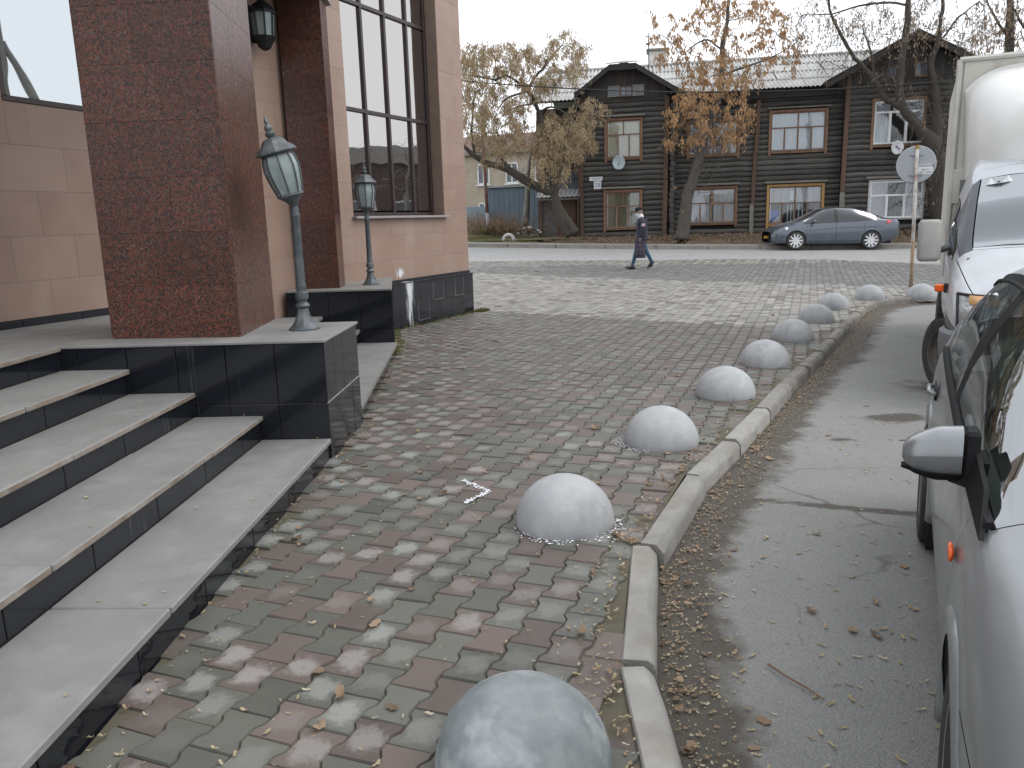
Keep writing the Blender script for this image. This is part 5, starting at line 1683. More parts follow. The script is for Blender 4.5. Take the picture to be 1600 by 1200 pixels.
for _ in range(7000):
    x = rnd.uniform(-3.2, 3.2)
    y = far_edge(x) + 1.5 + rnd.uniform(0, 3.6)
    if x > 1.3 and rnd.random() < .9: continue
    t = ((y - far_edge(x) - 1.5) / (70 - far_edge(x) - 1.5)) ** (1 / 2.2)
    z = hz(x, far_edge(x)) + .05 + min(1, t ** 2.2 * 2.3) * (1.2 - hz(x, far_edge(x)))
    L.append((np.array((x, y, z - .02)), np.array([rnd.gauss(0, .35), rnd.gauss(0, .35), 1]), rnd.uniform(.06, .16), .012))
tag(leaves_mesh('grass', L, GR, None), 'short grass of the yard verge behind the far kerb', 'grass', None, 'stuff')
# ------------------------------------------------------------------ vehicles
PAINT_S = paint_mat('silver_paint', (.225, .24, .25), .3, (.17, .168, .158), .45)
PAINT_V = paint_mat('pale_silver_paint', (.50, .52, .55), .36, (.36, .35, .33), .4)
PAINT_G = paint_mat('grey_blue_paint', (.085, .10, .125), .22, (.14, .14, .14), .25)
CARGLASS = glass_mat('green_tinted_car_glass', (.62, .70, .64), refl=.02, rough=.01, alpha=.985, k=.30, haze=(.25, .27, .25))
DARKGLASS = glass_mat('dark_car_glass', (.12, .13, .14), refl=.05, rough=.01, alpha=.9, k=.5)
VANGLASS = glass_mat('hazy_windscreen', (.40, .42, .43), refl=.05, rough=.25, alpha=.35, k=.25, haze=(.20, .225, .24))
TRIM = mat('black_rubber_trim', (.016, .016, .018), None, 5, .5, bmp=0)
SEATM = mat('grey_green_seat_cloth', (.17, .185, .17), (.13, .14, .13), 14, .9)
UNDER = mat('under_body_black', (.012, .012, .012), None, 3, .95, bmp=0)

def car_shell(T, xs_extra, groups, gap=.0035, nlow=13, step=.055):
    """T: table of key sections, each (x, zs, ws, wb, zbelt, wbelt, zr, wr, zt); groups(i_x, row, side, x) gives the panel a face belongs to.
    returns dict group -> (verts, faces)"""
    T = sorted(T)
    kx = [t[0] for t in T]
    xs = list(np.arange(kx[0], kx[-1], step)) + [kx[-1]] + list(xs_extra)
    xs = sorted(set(round(float(x), 4) for x in xs))
    xs = [x for i, x in enumerate(xs) if i == 0 or x - xs[i - 1] > .012 or x in xs_extra]
    def pch(xq, col):
        ys = [t[col] for t in T]
        # monotone cubic course through the keys
        h = np.diff(kx); d = np.diff(ys) / h
        m = np.zeros(len(kx)); m[0], m[-1] = d[0], d[-1]
        for i in range(1, len(kx) - 1):
            m[i] = 0 if d[i - 1] * d[i] <= 0 else 2 / (1 / d[i - 1] + 1 / d[i])
        i = min(max(np.searchsorted(kx, xq) - 1, 0), len(h) - 1)
        t = (xq - kx[i]) / h[i]
        return (2 * t ** 3 - 3 * t ** 2 + 1) * ys[i] + (t ** 3 - 2 * t ** 2 + t) * h[i] * m[i] + (-2 * t ** 3 + 3 * t ** 2) * ys[i + 1] + (t ** 3 - t ** 2) * h[i] * m[i + 1]
    rows = []
    tk = [0, .06, .16, .36, .58, .8, .93, 1.0]
    for x in xs:
        zs, ws, wb, zb, wbe, zr, wr, zt = [pch(x, c) for c in range(1, 9)]
        wk = [ws - .09, ws - .01, ws + (wb - ws) * .45, wb - .004, wb, wb - .012, wbe + (wb - wbe) * .45, wbe]
        sec = []
        for q in range(nlow):
            t = q / (nlow - 1)
            # denser toward the shoulder
            sec.append((float(np.interp(t, tk, wk)), zs + t * (zb - zs)))
        for t in (.32, .64, .93, 1.0):
            bow = .035 * math.sin(math.pi * t) * min(1, (zr - zb) / .3)
            sec.append((wbe + (wr - wbe) * t + bow, zb + (zr - zb) * t))
        sec.append((wr - .06, zr + (zt - zr) * .45))
        sec.append((wr * .62, zr + (zt - zr) * .8))
        sec.append((wr * .3, zr + (zt - zr) * .95))
        sec.append((0.0, zt))
        rows.append(sec)
    ncol = len(rows[0])
    out = {}
    for side in (-1, 1):
        for i in range(len(xs) - 1):
            for j in range(ncol - 1):
                g = groups(j, side, (xs[i] + xs[i + 1]) / 2, [(xs[a], rows[a][b][0] * side, rows[a][b][1]) for a, b in ((i, j), (i + 1, j), (i + 1, j + 1), (i, j + 1))])
                if g is None: continue
                V, F = out.setdefault(g, ({}, []))
                ids = []
                for a, b in ((i, j), (i + 1, j), (i + 1, j + 1), (i, j + 1)):
                    key = (a, b, 0 if (b == ncol - 1) else side)
                    if key not in V: V[key] = [len(V), (xs[a], rows[a][b][0] * side, rows[a][b][1])]
                    ids.append(V[key][0])
                F.append(tuple(ids if side > 0 else ids[::-1]))
    res = {}
    for g, (V, F) in out.items():
        P = [None] * len(V)
        for k, (i, p) in V.items(): P[i] = Vector(p)
        res[g] = (P, F)
    return res, xs, rows, ncol

def shrink(P, F, gap):
    from collections import Counter
    ec = Counter()
    for f in F:
        for a, b in zip(f, f[1:] + f[:1]): ec[frozenset((a, b))] += 1
    bv = set(v for e, c in ec.items() if c == 1 for v in e)
    nb = {v: [] for v in bv}
    for f in F:
        c = sum((P[i] for i in f), Vector()) / len(f)
        for i in f:
            if i in nb: nb[i].append(c)
    Q = list(P)
    for v, cs in nb.items():
        c = sum(cs, Vector()) / len(cs)
        d = c - P[v]
        if d.length > 1e-6: Q[v] = P[v] + d.normalized() * min(gap, d.length * .4)
    return Q

def arch_cut(res, names, wheels, rad):
    """cut round wheel openings out of the shell panels (x,z circles), snapping the rim of the opening to the circle"""
    for g in names:
        if g not in res: continue
        P, F = res[g]
        for (wx, wz) in wheels:
            ins = [math.hypot(p.x - wx, p.z - wz) < rad and p.z < wz + rad and abs(p.y) > .45 for p in P]
            F = [f for f in F if not all(ins[i] for i in f)]
            used = set(i for f in F for i in f)
            for i in used:
                if ins[i]:
                    d = Vector((P[i].x - wx, 0, P[i].z - wz))
                    if d.length > 1e-4:
                        d = d.normalized() * rad
                        P[i] = Vector((wx + d.x, P[i].y, wz + d.z))
        used = sorted(set(i for f in F for i in f))
        mp = {o_: n_ for n_, o_ in enumerate(used)}
        res[g] = ([P[i] for i in used], [tuple(mp[i] for i in f) for f in F])

def wheel(parent, x, y, r, w, side, style='spoke', steer=0.0, rimm=None, hub=.62):
    """side -1: outer face toward -y"""
    prof = [(r * hub, -w * .42), (r * .8, -w * .5), (r * .95, -w * .47), (r, -w * .36), (r, w * .36), (r * .95, w * .47), (r * .8, w * .5), (r * hub, w * .42)]
    t = MB().lathe(prof, 36, axis='y', cap=False)
    for k in range(60):      # tread blocks
        a = 2 * math.pi * k / 60
        for yy in (-.3, 0, .3):
            c, s = math.cos(a + yy * .12), math.sin(a + yy * .12)
            u = (-s, c)
            q = []
            for rr in (r * .99, r * 1.012):
                for (da, dy) in ((-.028, -.12), (.028, -.12), (.028, .12), (-.028, .12)):
                    q.append((rr * c + u[0] * da * r * 1.2, (yy + dy) * w, rr * s + u[1] * da * r * 1.2))
            t.hexa(q)
    wo = t.build('wheel', RUBBER, parent, smooth=True, angle=30, loc=(x, y, r), rot=(0, 0, steer))
    m = rimm or ALLOY
    o_ = side
    b = MB()
    hs = hub / .62
    b.lathe([(r * .60 * hs, o_ * w * .10), (r * .62 * hs, o_ * w * .40), (r * .66 * hs, o_ * w * .46), (r * .64 * hs, o_ * w * .3), (r * .56 * hs, o_ * w * .10)], 32, axis='y', cap=False)
    if style == 'spoke':
        b.lathe([(.001, o_ * w * .34), (r * .14, o_ * w * .36), (r * .17, o_ * w * .28), (r * .17, o_ * w * .1)], 20, axis='y', cap=False)
        for k in range(10):
            a = 2 * math.pi * k / 10
            c, s = math.cos(a), math.sin(a)
            q = []
            for (rr, hw_, d) in ((r * .13, .028, .30), (r * .62 * hs, .018 if hub < .7 else .03, .38)):
                for yy in (d, d - .14):
                    for sg in (-1, 1): q.append((rr * c - s * hw_ * sg, o_ * w * yy, rr * s + c * hw_ * sg))
            b.add(q, [(0, 1, 5, 4), (2, 6, 7, 3), (0, 4, 6, 2), (1, 3, 7, 5), (0, 2, 3, 1), (4, 5, 7, 6)])
    else:                    # pressed steel rim with holes and a hub
        b.lathe([(.001, o_ * w * .30), (r * .17, o_ * w * .30), (r * .20, o_ * w * .16), (r * .30, o_ * w * .06), (r * .44, o_ * w * .16), (r * .5, o_ * w * .02), (r * .60, o_ * w * .12)], 28, axis='y', cap=False)
        for k in range(6):
            a = 2 * math.pi * k / 6
            b.lathe([(.014, o_ * w * .30), (.012, o_ * w * .24)][::-1], 6, (r * .24 * math.cos(a), 0, r * .24 * math.sin(a)), axis='y')
    b.lathe([(r * .6 * hs, o_ * -.1 * w), (.001, o_ * -.1 * w)], 24, axis='y', mi=1, cap=False)
    b.build('rim', [m, UNDER], wo, smooth=True, angle=35)
    return wo

def panels(res, spec, parent, default_mat):
    objs = {}
    for g, (P, F) in res.items():
        nm, mt, gp = spec.get(g, (g, default_mat, .0035))
        Q = shrink(P, F, gp) if gp else P
        mb = MB()
        mb.v = [tuple(p) for p in Q]; mb.f = F; mb.mi = [0] * len(F)
        objs[g] = mb.build(nm, mt, parent, smooth=True, angle=40, fix=False)
    return objs

# --- near silver hatchback, facing the camera
CX = Vector((1.80, 1.38, -ROAD_DROP))
cang = math.atan2(-.895, -.446) + R(.2)
car = thing('parked_hatchback', 'silver hatchback parked close on the right, facing the camera, its door mirror sticking out', 'car', tuple(CX), cang)
#      x     zs   ws   wb   zbelt wbelt zr    wr   zt
T1 = [(-3.22, .32, .62, .68, .80, .66, .86, .60, .90), (-3.12, .26, .70, .76, .92, .73, 1.02, .62, 1.06), (-2.98, .22, .76, .82, .98, .765, 1.16, .60, 1.22), (-2.72, .20, .80, .845, 1.0, .785, 1.32, .575, 1.39),
      (-2.3, .19, .81, .848, .992, .795, 1.405, .575, 1.475), (-1.6, .19, .81, .848, .975, .80, 1.44, .58, 1.51), (-1.05, .19, .81, .848, .962, .80, 1.40, .575, 1.475), (-.75, .19, .81, .848, .957, .797, 1.27, .61, 1.345),
      (-.4, .19, .81, .85, .95, .79, 1.10, .66, 1.165), (-.12, .19, .81, .852, .935, .775, .965, .69, 1.02), (.15, .2, .80, .85, .90, .75, .92, .66, .965), (.45, .21, .77, .83, .83, .70, .85, .60, .89),
      (.66, .22, .70, .77, .74, .62, .76, .54, .80), (.78, .25, .60, .66, .62, .52, .64, .45, .67), (.83, .30, .5, .54, .55, .44, .56, .38, .58)]
WH1 = [(0.0, .31), (-2.5, .31)]
def g1(j, side, x, q):
    r = side < 0
    if 12 <= j <= 14 and -2.66 < x < -.13:
        if -1.50 < x < -1.36: return 'b_pillar' + str(side)
        if x < -2.30: return 'quarter_pane' + str(side) if x > -2.6 else 'body'
        return ('rear_pane' if x < -1.43 else 'front_pane') + str(side)
    if j == 15 and -2.66 < x < -.13: return 'window_trim' + str(side)
    if j >= 17 and -1.02 < x < -.14: return 'windscreen'
    if j >= 15 and x < -2.70 and x > -3.05: return 'rear_screen'
    if 2 <= j <= 11:
        if -1.43 < x < -.30: return 'front_door' + str(side)
        if -2.36 < x < -1.43: return 'rear_door' + str(side)
    if j >= 18 and x > -.10 and x < .70: return 'bonnet'
    if x > .10 and j < 8: return 'bumper' + str(side)
    return 'body'
res, xs_, rows_s, ncol_ = car_shell(T1, [-.13, -.10, -.30, -1.43, -1.36, -1.50, -2.36, -2.3, -2.6, -2.66, .10, -1.02], g1)
arch_cut(res, ['body', 'bumper-1', 'bumper1', 'front_door-1', 'front_door1', 'rear_door-1', 'rear_door1'], WH1, .355)
spec = {'body': ('body', PAINT_S, .003), 'bumper-1': ('bumper', PAINT_S, .003), 'bumper1': ('bumper', PAINT_S, .003), 'bonnet': ('bonnet', PAINT_S, .004), 'windscreen': ('windscreen', CARGLASS, 0), 'rear_screen': ('rear_screen', DARKGLASS, 0)}
for s_ in ('-1', '1'):
    spec.update({'front_door' + s_: ('door', PAINT_S, .004), 'rear_door' + s_: ('door', PAINT_S, .004), 'front_pane' + s_: ('side_window', CARGLASS, .004), 'rear_pane' + s_: ('side_window', CARGLASS, .004),
                 'quarter_pane' + s_: ('side_window', DARKGLASS, .003), 'b_pillar' + s_: ('door_pillar', MATTE, 0), 'window_trim' + s_: ('window_trim', MATTE, 0)})
po = panels(res, spec, car, PAINT_S)
# belt line rubber and roof drip strip along the visible side
def side_line(T, rows, xs, j, x0, x1, off, dz=0):
    return [(x, -(rows[i][j][0] + off), rows[i][j][1] + dz) for i, x in enumerate(xs) if x0 <= x <= x1]
for nm, j, x0, x1, rr in (('belt_strip', 12, -2.62, -.14, .016), ('roof_strip', 15, -2.6, -.2, .009)):
    MB().tube(side_line(T1, rows_s, xs_, j, x0, x1, .003), rr, 6).build(nm, MATTE, car)
# pillar between the side panes stands slightly proud
# bulged wheel arch lips
def arch_lip(parent, wx, wz, yb, rad, m, rr=.024, side=-1, name='wheel_arch', a0=-.25, a1=math.pi + .25):
    MB().tube([(wx + rad * math.cos(a), side * (yb - .012 * abs(math.cos(a)) ** 3), wz + rad * math.sin(a)) for a in lin(a0, a1, 26)], rr, 8).build(name, m, parent, smooth=True)
for wx, wz in WH1: arch_lip(car, wx - .015, wz, .828, .40, PAINT_S, rr=.032, a0=-.2, a1=math.pi + .2)
wheel(car, 0, -.745, .305, .19, -1)
wheel(car, -2.5, -.775, .305, .19, -1)
wheel(car, 0, .745, .305, .19, 1)
wheel(car, -2.5, .745, .305, .19, 1)
inn = MB().box(-3.05, .6, -.70, .70, .2, .5).box(.2, .6, -.62, .62, .5, .72).box(-2.85, -2.1, -.62, .62, .5, .8)
for wx, wz in WH1: inn.lathe([(.35, -.83), (.35, -.6), (.001, -.6)], 24, (wx, 0, wz), axis='y')
for i, x in enumerate(xs_):
    pass
inn.build('underbody_light_block', UNDER, car)  # dark boxes added inside the shell to block light, plus wheel wells
# cabin: door inner walls, seats, steering wheel and dash
cab = MB().box(-2.3, -.2, -.76, -.72, .45, .93).box(-2.3, -.2, .72, .76, .45, .93).box(-.42, .1, -.7, .7, .6, .93, .05)
cab.build('cabin_lining', mat('dark_lining', (.05, .052, .052), None, 8, .8), car)
for (sx, sy) in ((-1.2, -.36), (-1.2, .36), (-2.05, -.38), (-2.05, .36)):
    st = MB()
    P = []
    for t in lin(0, 1, 8):
        z = .55 + .62 * t
        P.append([(sx - .25 * t - .03 + (.05 if k in (0, 6) else 0), sy + (-.24 + .08 * k) * (1 - .25 * t ** 3), z) for k in range(7)])
    Pb = [[(x - .11, y, z) for x, y, z in r_] for r_ in P]
    st.grid(P).grid(Pb, flip=True)
    st.box(sx - .05, sx + .45, sy - .24, sy + .24, .42, .58, .05)
    st.box(sx - .36, sx - .12, sy - .23, sy + .23, .56, 1.12, .08)
    so = st.build('seat', SEATM, car, smooth=True, angle=40)
    MB().lathe([(.02, -.12), (.09, -.11), (.125, -.04), (.125, .04), (.09, .11), (.02, .12)], 14, axis='y').build('head_restraint', SEATM, so, smooth=True, loc=(sx - .31, sy, 1.22), rot=(0, 0, 0))
MB().tube([(-.62 + .06 * math.sin(a) * .5, .36 + .18 * math.cos(a), .98 + .18 * math.sin(a)) for a in lin(0, 2 * math.pi, 21)], .015, 6).build('steering_wheel', TRIM, car)
# door mirror: painted shell, black base arm, black lower lip, and the triangular sail
mo = Vector((-.50, -.900, 1.015))
shell = []
N1, N2 = 14, 12
def mirror_pt(u, v, k=1.0):
    # u: across 0 (outer tip) .. 1 (inner), v around
    a = 2 * math.pi * v
    hy = (.125 * (math.sin(math.pi * min(1, .18 + .82 * u) ** .6 * .5)) ) 
    w = .105
    y = -.080 + .152 * u
    hz_ = (.020 + .052 * min(1, (u / .6)) ** .55) * (1 if u > 0 else .8)
    dx = .06 * min(1, (u / .3 + .25)) ** .6
    ca_, sa_ = math.cos(a), math.sin(a)
    ex = 2 / 3.2
    return (mo.x + dx * math.copysign(abs(ca_) ** ex, ca_) * k, mo.y + y, mo.z + hz_ * math.copysign(abs(sa_) ** ex, sa_) * k + .014 * u)
P = [[mirror_pt(i / N1, j / N2) for j in range(N2 + 1)] for i in range(N1 + 1)]
mm = MB().grid(P)
mm.f.append(tuple(range(N2))); mm.mi.append(0)
b0 = N1 * (N2 + 1)
mm.f.append(tuple(b0 + k for k in range(N2))[::-1]); mm.mi.append(0)
mir = mm.build('door_mirror', PAINT_S, car, smooth=True, angle=55)
lip = MB().grid([[(p[0], p[1] - .001, min(p[2], mo.z - .034) - .008) for p in r_] for r_ in [[mirror_pt(i / N1, j / N2, 1.03) for j in range(N2 + 1)] for i in range(N1 + 1)]])
lip.build('lower_shell', MATTE, mir, smooth=True, angle=60)
MB().box(-.045, .05, .073, .115, -.068, .072, .025).build('hinge_block', MATTE, mir, loc=tuple(mo + Vector((0, 0, .01))))
MB().hexa([tuple(mo + Vector(v)) for v in ((-.05, .05, -.07), (.03, .04, -.07), (.07, .125, -.085), (-.06, .125, -.075), (-.05, .07, -.01), (.03, .06, -.01), (.06, .14, -.0), (-.06, .14, .01))]).build('mirror_arm', MATTE, mir)
MB().box(-.062, -.056, -.02, .06, -.03, .04).build('mirror_glass', CHROME, mir, loc=tuple(mo))
sv = [(-.10, -.792, .915), (-.60, -.812, .958), (-.60, -.790, 1.07), (-.26, -.775, .995)]
sv2 = [(x, y - .012, z) for x, y, z in sv]
MB().add(sv + sv2, [(0, 1, 2, 3), (7, 6, 5, 4), (0, 4, 5, 1), (1, 5, 6, 2), (2, 6, 7, 3), (3, 7, 4, 0)]).build('mirror_sail', MATTE, car)
MB().lathe([(.001, 0), (.010, -.002), (.016, -.008), (.016, -.016)][::-1], 14, axis='y').build('side_repeater', ORANGE, car, smooth=True, loc=(-.30, -.838, .80), rot=(0, 0, 0)).scale = (2.9, 1.0, 1.45)
for hx in (-1.28, -2.2):
    MB().tube([(hx - .1, -.84, .86), (hx - .085, -.868, .865), (hx + .075, -.868, .865), (hx + .095, -.84, .86)], .011, 8).build('door_handle', PAINT_S, car, smooth=True)
    MB().lathe([(.001, .0), (.05, .0), (.05, .01)], 14, (hx, -.846, .86), axis='y').build('handle_recess', TRIM, car)
for sx in (-.35, .35): MB().tube([(-.14, sx - .25, 1.02), (-.35, sx + .2, 1.14), (-.42, sx + .35, 1.175)], .008, 5).build('wiper', TRIM, car)

# --- passing grey saloon on the main road
fw, rw = Vector((11.14, 31.38, .18)), Vector((13.98, 31.22, .12))
dirv = (fw - rw); dirv.z = 0
sc_ = dirv.length / 2.57
CX2 = fw - Vector((dirv.y, -dirv.x, 0)).normalized() * .85 * sc_ * -1
psn = thing('passing_saloon', 'grey blue saloon driving left along the main road in front of the log house', 'car', (0, 0, 0), 0)
fwd = dirv.normalized()
left = Vector((-fwd.y, fwd.x, 0))       # its left flank faces the camera
ctr = fw - left * .80 * sc_
psn.location = (ctr.x, ctr.y, hz(ctr.x, ctr.y) - ROAD_DROP - .012)
psn.rotation_euler = (0, R(-1.2), math.atan2(fwd.y, fwd.x))
psn.scale = (sc_, sc_, sc_)
T2 = [(-3.55, .42, .62, .70, .92, .64, .96, .55, .98), (-3.42, .34, .74, .80, 1.0, .73, 1.03, .60, 1.06), (-3.1, .26, .80, .84, 1.02, .76, 1.06, .62, 1.10), (-2.75, .2, .82, .85, 1.0, .78, 1.17, .58, 1.21), (-2.35, .18, .82, .85, .975, .79, 1.30, .56, 1.36),
      (-1.9, .18, .82, .85, .95, .79, 1.385, .56, 1.45), (-1.4, .18, .82, .85, .93, .79, 1.40, .56, 1.47), (-1.0, .18, .82, .85, .91, .785, 1.34, .57, 1.41), (-.5, .18, .82, .85, .885, .775, 1.12, .62, 1.18), (-.1, .18, .82, .85, .86, .765, .94, .66, 1.0),
      (.15, .19, .82, .85, .83, .75, .86, .66, .93), (.45, .2, .79, .83, .77, .71, .79, .62, .85), (.7, .21, .72, .76, .69, .63, .71, .54, .75), (.82, .25, .6, .64, .58, .52, .6, .45, .62)]
WH2 = [(0, .31), (-2.57, .31)]
def g2(j, side, x, q):
    if 12 <= j <= 14 and -2.75 < x < -.25: return ('b_pillar' if -1.4 < x < -1.3 else ('rear_pane' if x < -1.35 else 'front_pane')) + str(side)
    if j >= 16 and -.95 < x < -.12: return 'windscreen'
    if j >= 16 and -2.8 < x < -2.25: return 'rear_screen'
    if 2 <= j <= 11:
        if -1.35 < x < -.35: return 'front_door' + str(side)
        if -2.3 < x < -1.35: return 'rear_door' + str(side)
    if j >= 12 and x > -.08: return 'bonnet'
    return 'body'
res, xs2, rows2, _n = car_shell(T2, [-1.35, -.35, -2.3], g2)
arch_cut(res, list(res), WH2, .36)
spec = {'body': ('body', PAINT_G, .004), 'bonnet': ('bonnet', PAINT_G, .004), 'windscreen': ('windscreen', DARKGLASS, 0), 'rear_screen': ('rear_screen', DARKGLASS, 0)}
for s_ in ('-1', '1'): spec.update({'front_door' + s_: ('door', PAINT_G, .005), 'rear_door' + s_: ('door', PAINT_G, .005), 'front_pane' + s_: ('side_window', DARKGLASS, 0), 'rear_pane' + s_: ('side_window', DARKGLASS, 0), 'b_pillar' + s_: ('door_pillar', TRIM, 0)})
panels(res, spec, psn, PAINT_G)
MB().box(-3.3, .6, -.68, .68, .2, .75).box(-2.6, -.3, -.7, .7, .74, .8).build('underbody_light_block', UNDER, psn)  # dark filling added inside the saloon to keep light out
BRIGHT = mat('bright_alloy', (.66, .67, .68), (.55, .55, .56), 9, .4, metal=.2, bmp=0)
for sg in (-1, 1):
    wheel(psn, 0, sg * .76, .315, .19, sg, rimm=BRIGHT, hub=.76)
    wheel(psn, -2.57, sg * .76, .315, .19, sg, rimm=BRIGHT, hub=.76)
    for wx, wz in WH2: arch_lip(psn, wx, wz, .838, .365, PAINT_G, rr=.018, side=sg)
    MB().hexa([(-3.5, sg * .66, .84), (-3.05, sg * .83, .90), (-3.05, sg * .8, 1.0), (-3.5, sg * .62, .98), (-3.45, sg * .72, .84), (-3.05, sg * .853, .91), (-3.08, sg * .835, .99), (-3.45, sg * .70, .98)]).build('tail_lamp', REDL, psn)
    MB().hexa([(.74, sg * .55, .58), (.28, sg * .80, .70), (.28, sg * .76, .78), (.70, sg * .55, .66), (.75, sg * .62, .57), (.30, sg * .855, .70), (.30, sg * .80, .79), (.70, sg * .60, .67)]).build('headlight', CHROME, psn)
    MB().box(.55, .74, sg * .64 - .05, sg * .64 + .08, .36, .46, .02).build('fog_lamp', YELLOWL, psn)
    MB().lathe([(.02, -.09), (.07, -.07), (.085, 0), (.07, .07), (.02, .09)], 10, axis='y').build('door_mirror', PAINT_G, psn, smooth=True, loc=(-.55, sg * .93, .97)).scale = (.8, 1, .8)
    MB().tube([(-2.9, sg * .846, .80), (-1.5, sg * .858, .76), (-.4, sg * .856, .66)], .012, 6).build('door_crease', PAINT_G, psn)
MB().box(-2.1, -1.85, -.5, .5, .8, 1.15, .05).box(-1.15, -.9, -.55, -.1, .8, 1.2, .05).build('seats', SEATM, psn)

# --- silver van with a pale box body, facing the camera
U2 = R(27)
VL = (math.cos(U2), -math.sin(U2))       # its left, away from the kerb
V0 = Vector((4.21, 7.55, -ROAD_DROP))
VC = V0 + Vector((VL[0], VL[1], 0)) * .86
van = thing('box_van', 'silver cab van with a tall pale box body and roof fairing, parked behind the hatchback', 'van', tuple(VC), math.atan2(-math.cos(U2), -math.sin(U2)))
T3 = [(-1.35, .42, .86, .94, 1.26, .93, 2.12, .76, 2.30), (-1.0, .42, .86, .95, 1.26, .935, 2.12, .76, 2.30), (-.62, .42, .86, .95, 1.25, .93, 2.05, .76, 2.20), (-.45, .42, .86, .95, 1.245, .925, 1.93, .77, 2.04), (-.2, .42, .86, .95, 1.235, .915, 1.68, .80, 1.76), (.08, .42, .86, .948, 1.22, .90, 1.36, .82, 1.42),
      (.22, .42, .85, .945, 1.19, .885, 1.24, .80, 1.30), (.45, .42, .83, .93, 1.10, .85, 1.13, .75, 1.19), (.66, .42, .80, .90, 1.0, .80, 1.02, .70, 1.08), (.80, .40, .74, .83, .88, .70, .90, .62, .95), (.88, .40, .64, .73, .76, .6, .78, .54, .80)]
WH3 = [(0, .34)]
def g3(j, side, x, q):
    if 12 <= j <= 13 and -1.15 < x < .02: return 'side_pane' + str(side)
    if j >= 17 and -.44 < x < .12: return 'windscreen'
    if j >= 16 and x <= -.44 and x > -.52: return 'roof_lip'
    if j >= 13 and x > .14: return 'bonnet'
    if j in (14, 15, 16) and -.44 < x < .2: return 'a_pillar' + str(side)
    if 1 <= j <= 11 and -1.2 < x < -.42: return 'door' + str(side)
    if j <= 5 and x > .30: return 'bumper' + str(side)
    return 'body'
res, xs3, rows3, _n = car_shell(T3, [-.44, .12, .14, -.42, -1.2, .30], g3)
arch_cut(res, ['body', 'door-1', 'door1', 'bumper-1', 'bumper1'], WH3, .40)
GREYP = mat('grey_bumper_plastic', (.17, .18, .19), (.12, .125, .13), 8, .6, bmp=.15)
spec = {'body': ('body', PAINT_V, .004), 'bonnet': ('bonnet', PAINT_V, .005), 'windscreen': ('windscreen', VANGLASS, .012), 'roof_lip': ('roof_lip', PAINT_V, .0), 'bumper-1': ('bumper', GREYP, .005), 'bumper1': ('bumper', GREYP, .005)}
for s_ in ('-1', '1'): spec.update({'side_pane' + s_: ('side_window', DARKGLASS, .01), 'a_pillar' + s_: ('windscreen_pillar', mat('dark_grey_paint', (.10, .11, .125), None, 5, .4, bmp=0) if s_ == '-1' else bpy.data.materials['dark_grey_paint'], 0), 'door' + s_: ('door', PAINT_V, .005)})
panels(res, spec, van, PAINT_V)
MB().box(-4.6, .7, -.78, .78, .30, .8).build('underbody_light_block', UNDER, van)  # dark box added under cab and cargo box to block light
MB().box(-1.3, .1, -.9, .9, .75, 1.15).box(-1.34, -1.3, -.85, .85, .7, 2.0).box(-1.0, -.75, -.7, -.15, 1.0, 1.75, .08).box(-1.0, -.75, .15, .7, 1.0, 1.75, .08).build('cabin_lining', SEATM, van)
MB().box(.06, .22, -.80, .80, 1.225, 1.26, .01).build('scuttle_panel', PLASTIC, van)
# front corner bumper, bulging below the wing
P = []
for i in range(13):
    a = -math.pi * .5 * i / 12
    r_ = []
    for (o_, z) in ((0, .34), (.035, .40), (.045, .52), (.04, .63), (.0, .66)):
        r_.append((.50 + (.38 + o_) * math.sin(-a) - .0, -(.58 + (.36 + o_) * math.cos(a)), z))
    P.append(r_)
P = [[(.34 + .0, -(.94 + o_), z) for (o_, z) in ((0, .34), (.035, .40), (.045, .52), (.04, .63), (.0, .66))]] + P + [[(.90 + o_, .6, z) for (o_, z) in ((0, .34), (.035, .40), (.045, .52), (.04, .63), (.0, .66))]]
MB().grid(P).build('corner_bumper', GREYP, van, smooth=True, angle=40)
def van_surf_x(y, z):
    for i in range(len(xs3) - 1, 0, -1):
        sec = rows3[i][:17]
        w = float(np.interp(z, [p[1] for p in sec], [p[0] for p in sec]))
        if z <= sec[-1][1] and w >= abs(y):
            s2 = rows3[min(i + 1, len(xs3) - 1)][:17]
            w2 = float(np.interp(z, [p[1] for p in s2], [p[0] for p in s2])) if z <= s2[-1][1] else w - .05
            return xs3[i] + (xs3[min(i + 1, len(xs3) - 1)] - xs3[i]) * max(0, min(1, (w - abs(y)) / max(1e-4, w - w2)))
    return .5
hl = MB()
P = []
for i in range(9):
    u = i / 8
    r_ = []
    for j in range(9):
        v = j / 8
        z = .67 + .29 * v + .02 * u
        y = -.46 - .385 * u - .01 * v
        x = van_surf_x(y, z) + .004 + .016 * math.sin(math.pi * u) * math.sin(math.pi * v)
        r_.append((x, y - .010 - .012 * math.sin(math.pi * u), z))
    P.append(r_)
HLG = mat('headlight_cover', (.55, .57, .57), (.30, .31, .31), 26, .12, metal=.7, bmp=.5, bscale=28, bdist=.02)
hl.grid(P).build('headlight', HLG, van, smooth=True)
AMB = mat('amber_glass', (.62, .36, .17), (.5, .27, .1), 20, .2, bmp=.3)
P2 = [[(x + .012, y - .004, z) for (x, y, z) in r_[6:]] for r_ in P[1:7]]
MB().grid(P2).build('turn_lamp', AMB, van, smooth=True)
rim = [P[0][j] for j in range(9)] + [P[i][8] for i in range(9)] + [P[8][8 - j] for j in range(9)] + [P[8 - i][0] for i in range(9)]
MB().tube([(x + .004, y - .002, z) for x, y, z in rim], .012, 6).build('headlight_rim', TRIM, van)
rp = MB().box(-.035, .035, -.075, .0, -.035, .035, .012).build('side_repeater', ORANGE, van, loc=(.22, -.965, .99))
MB().box(-.03, .03, .0, .03, -.045, .045, .012).build('holder', TRIM, rp)
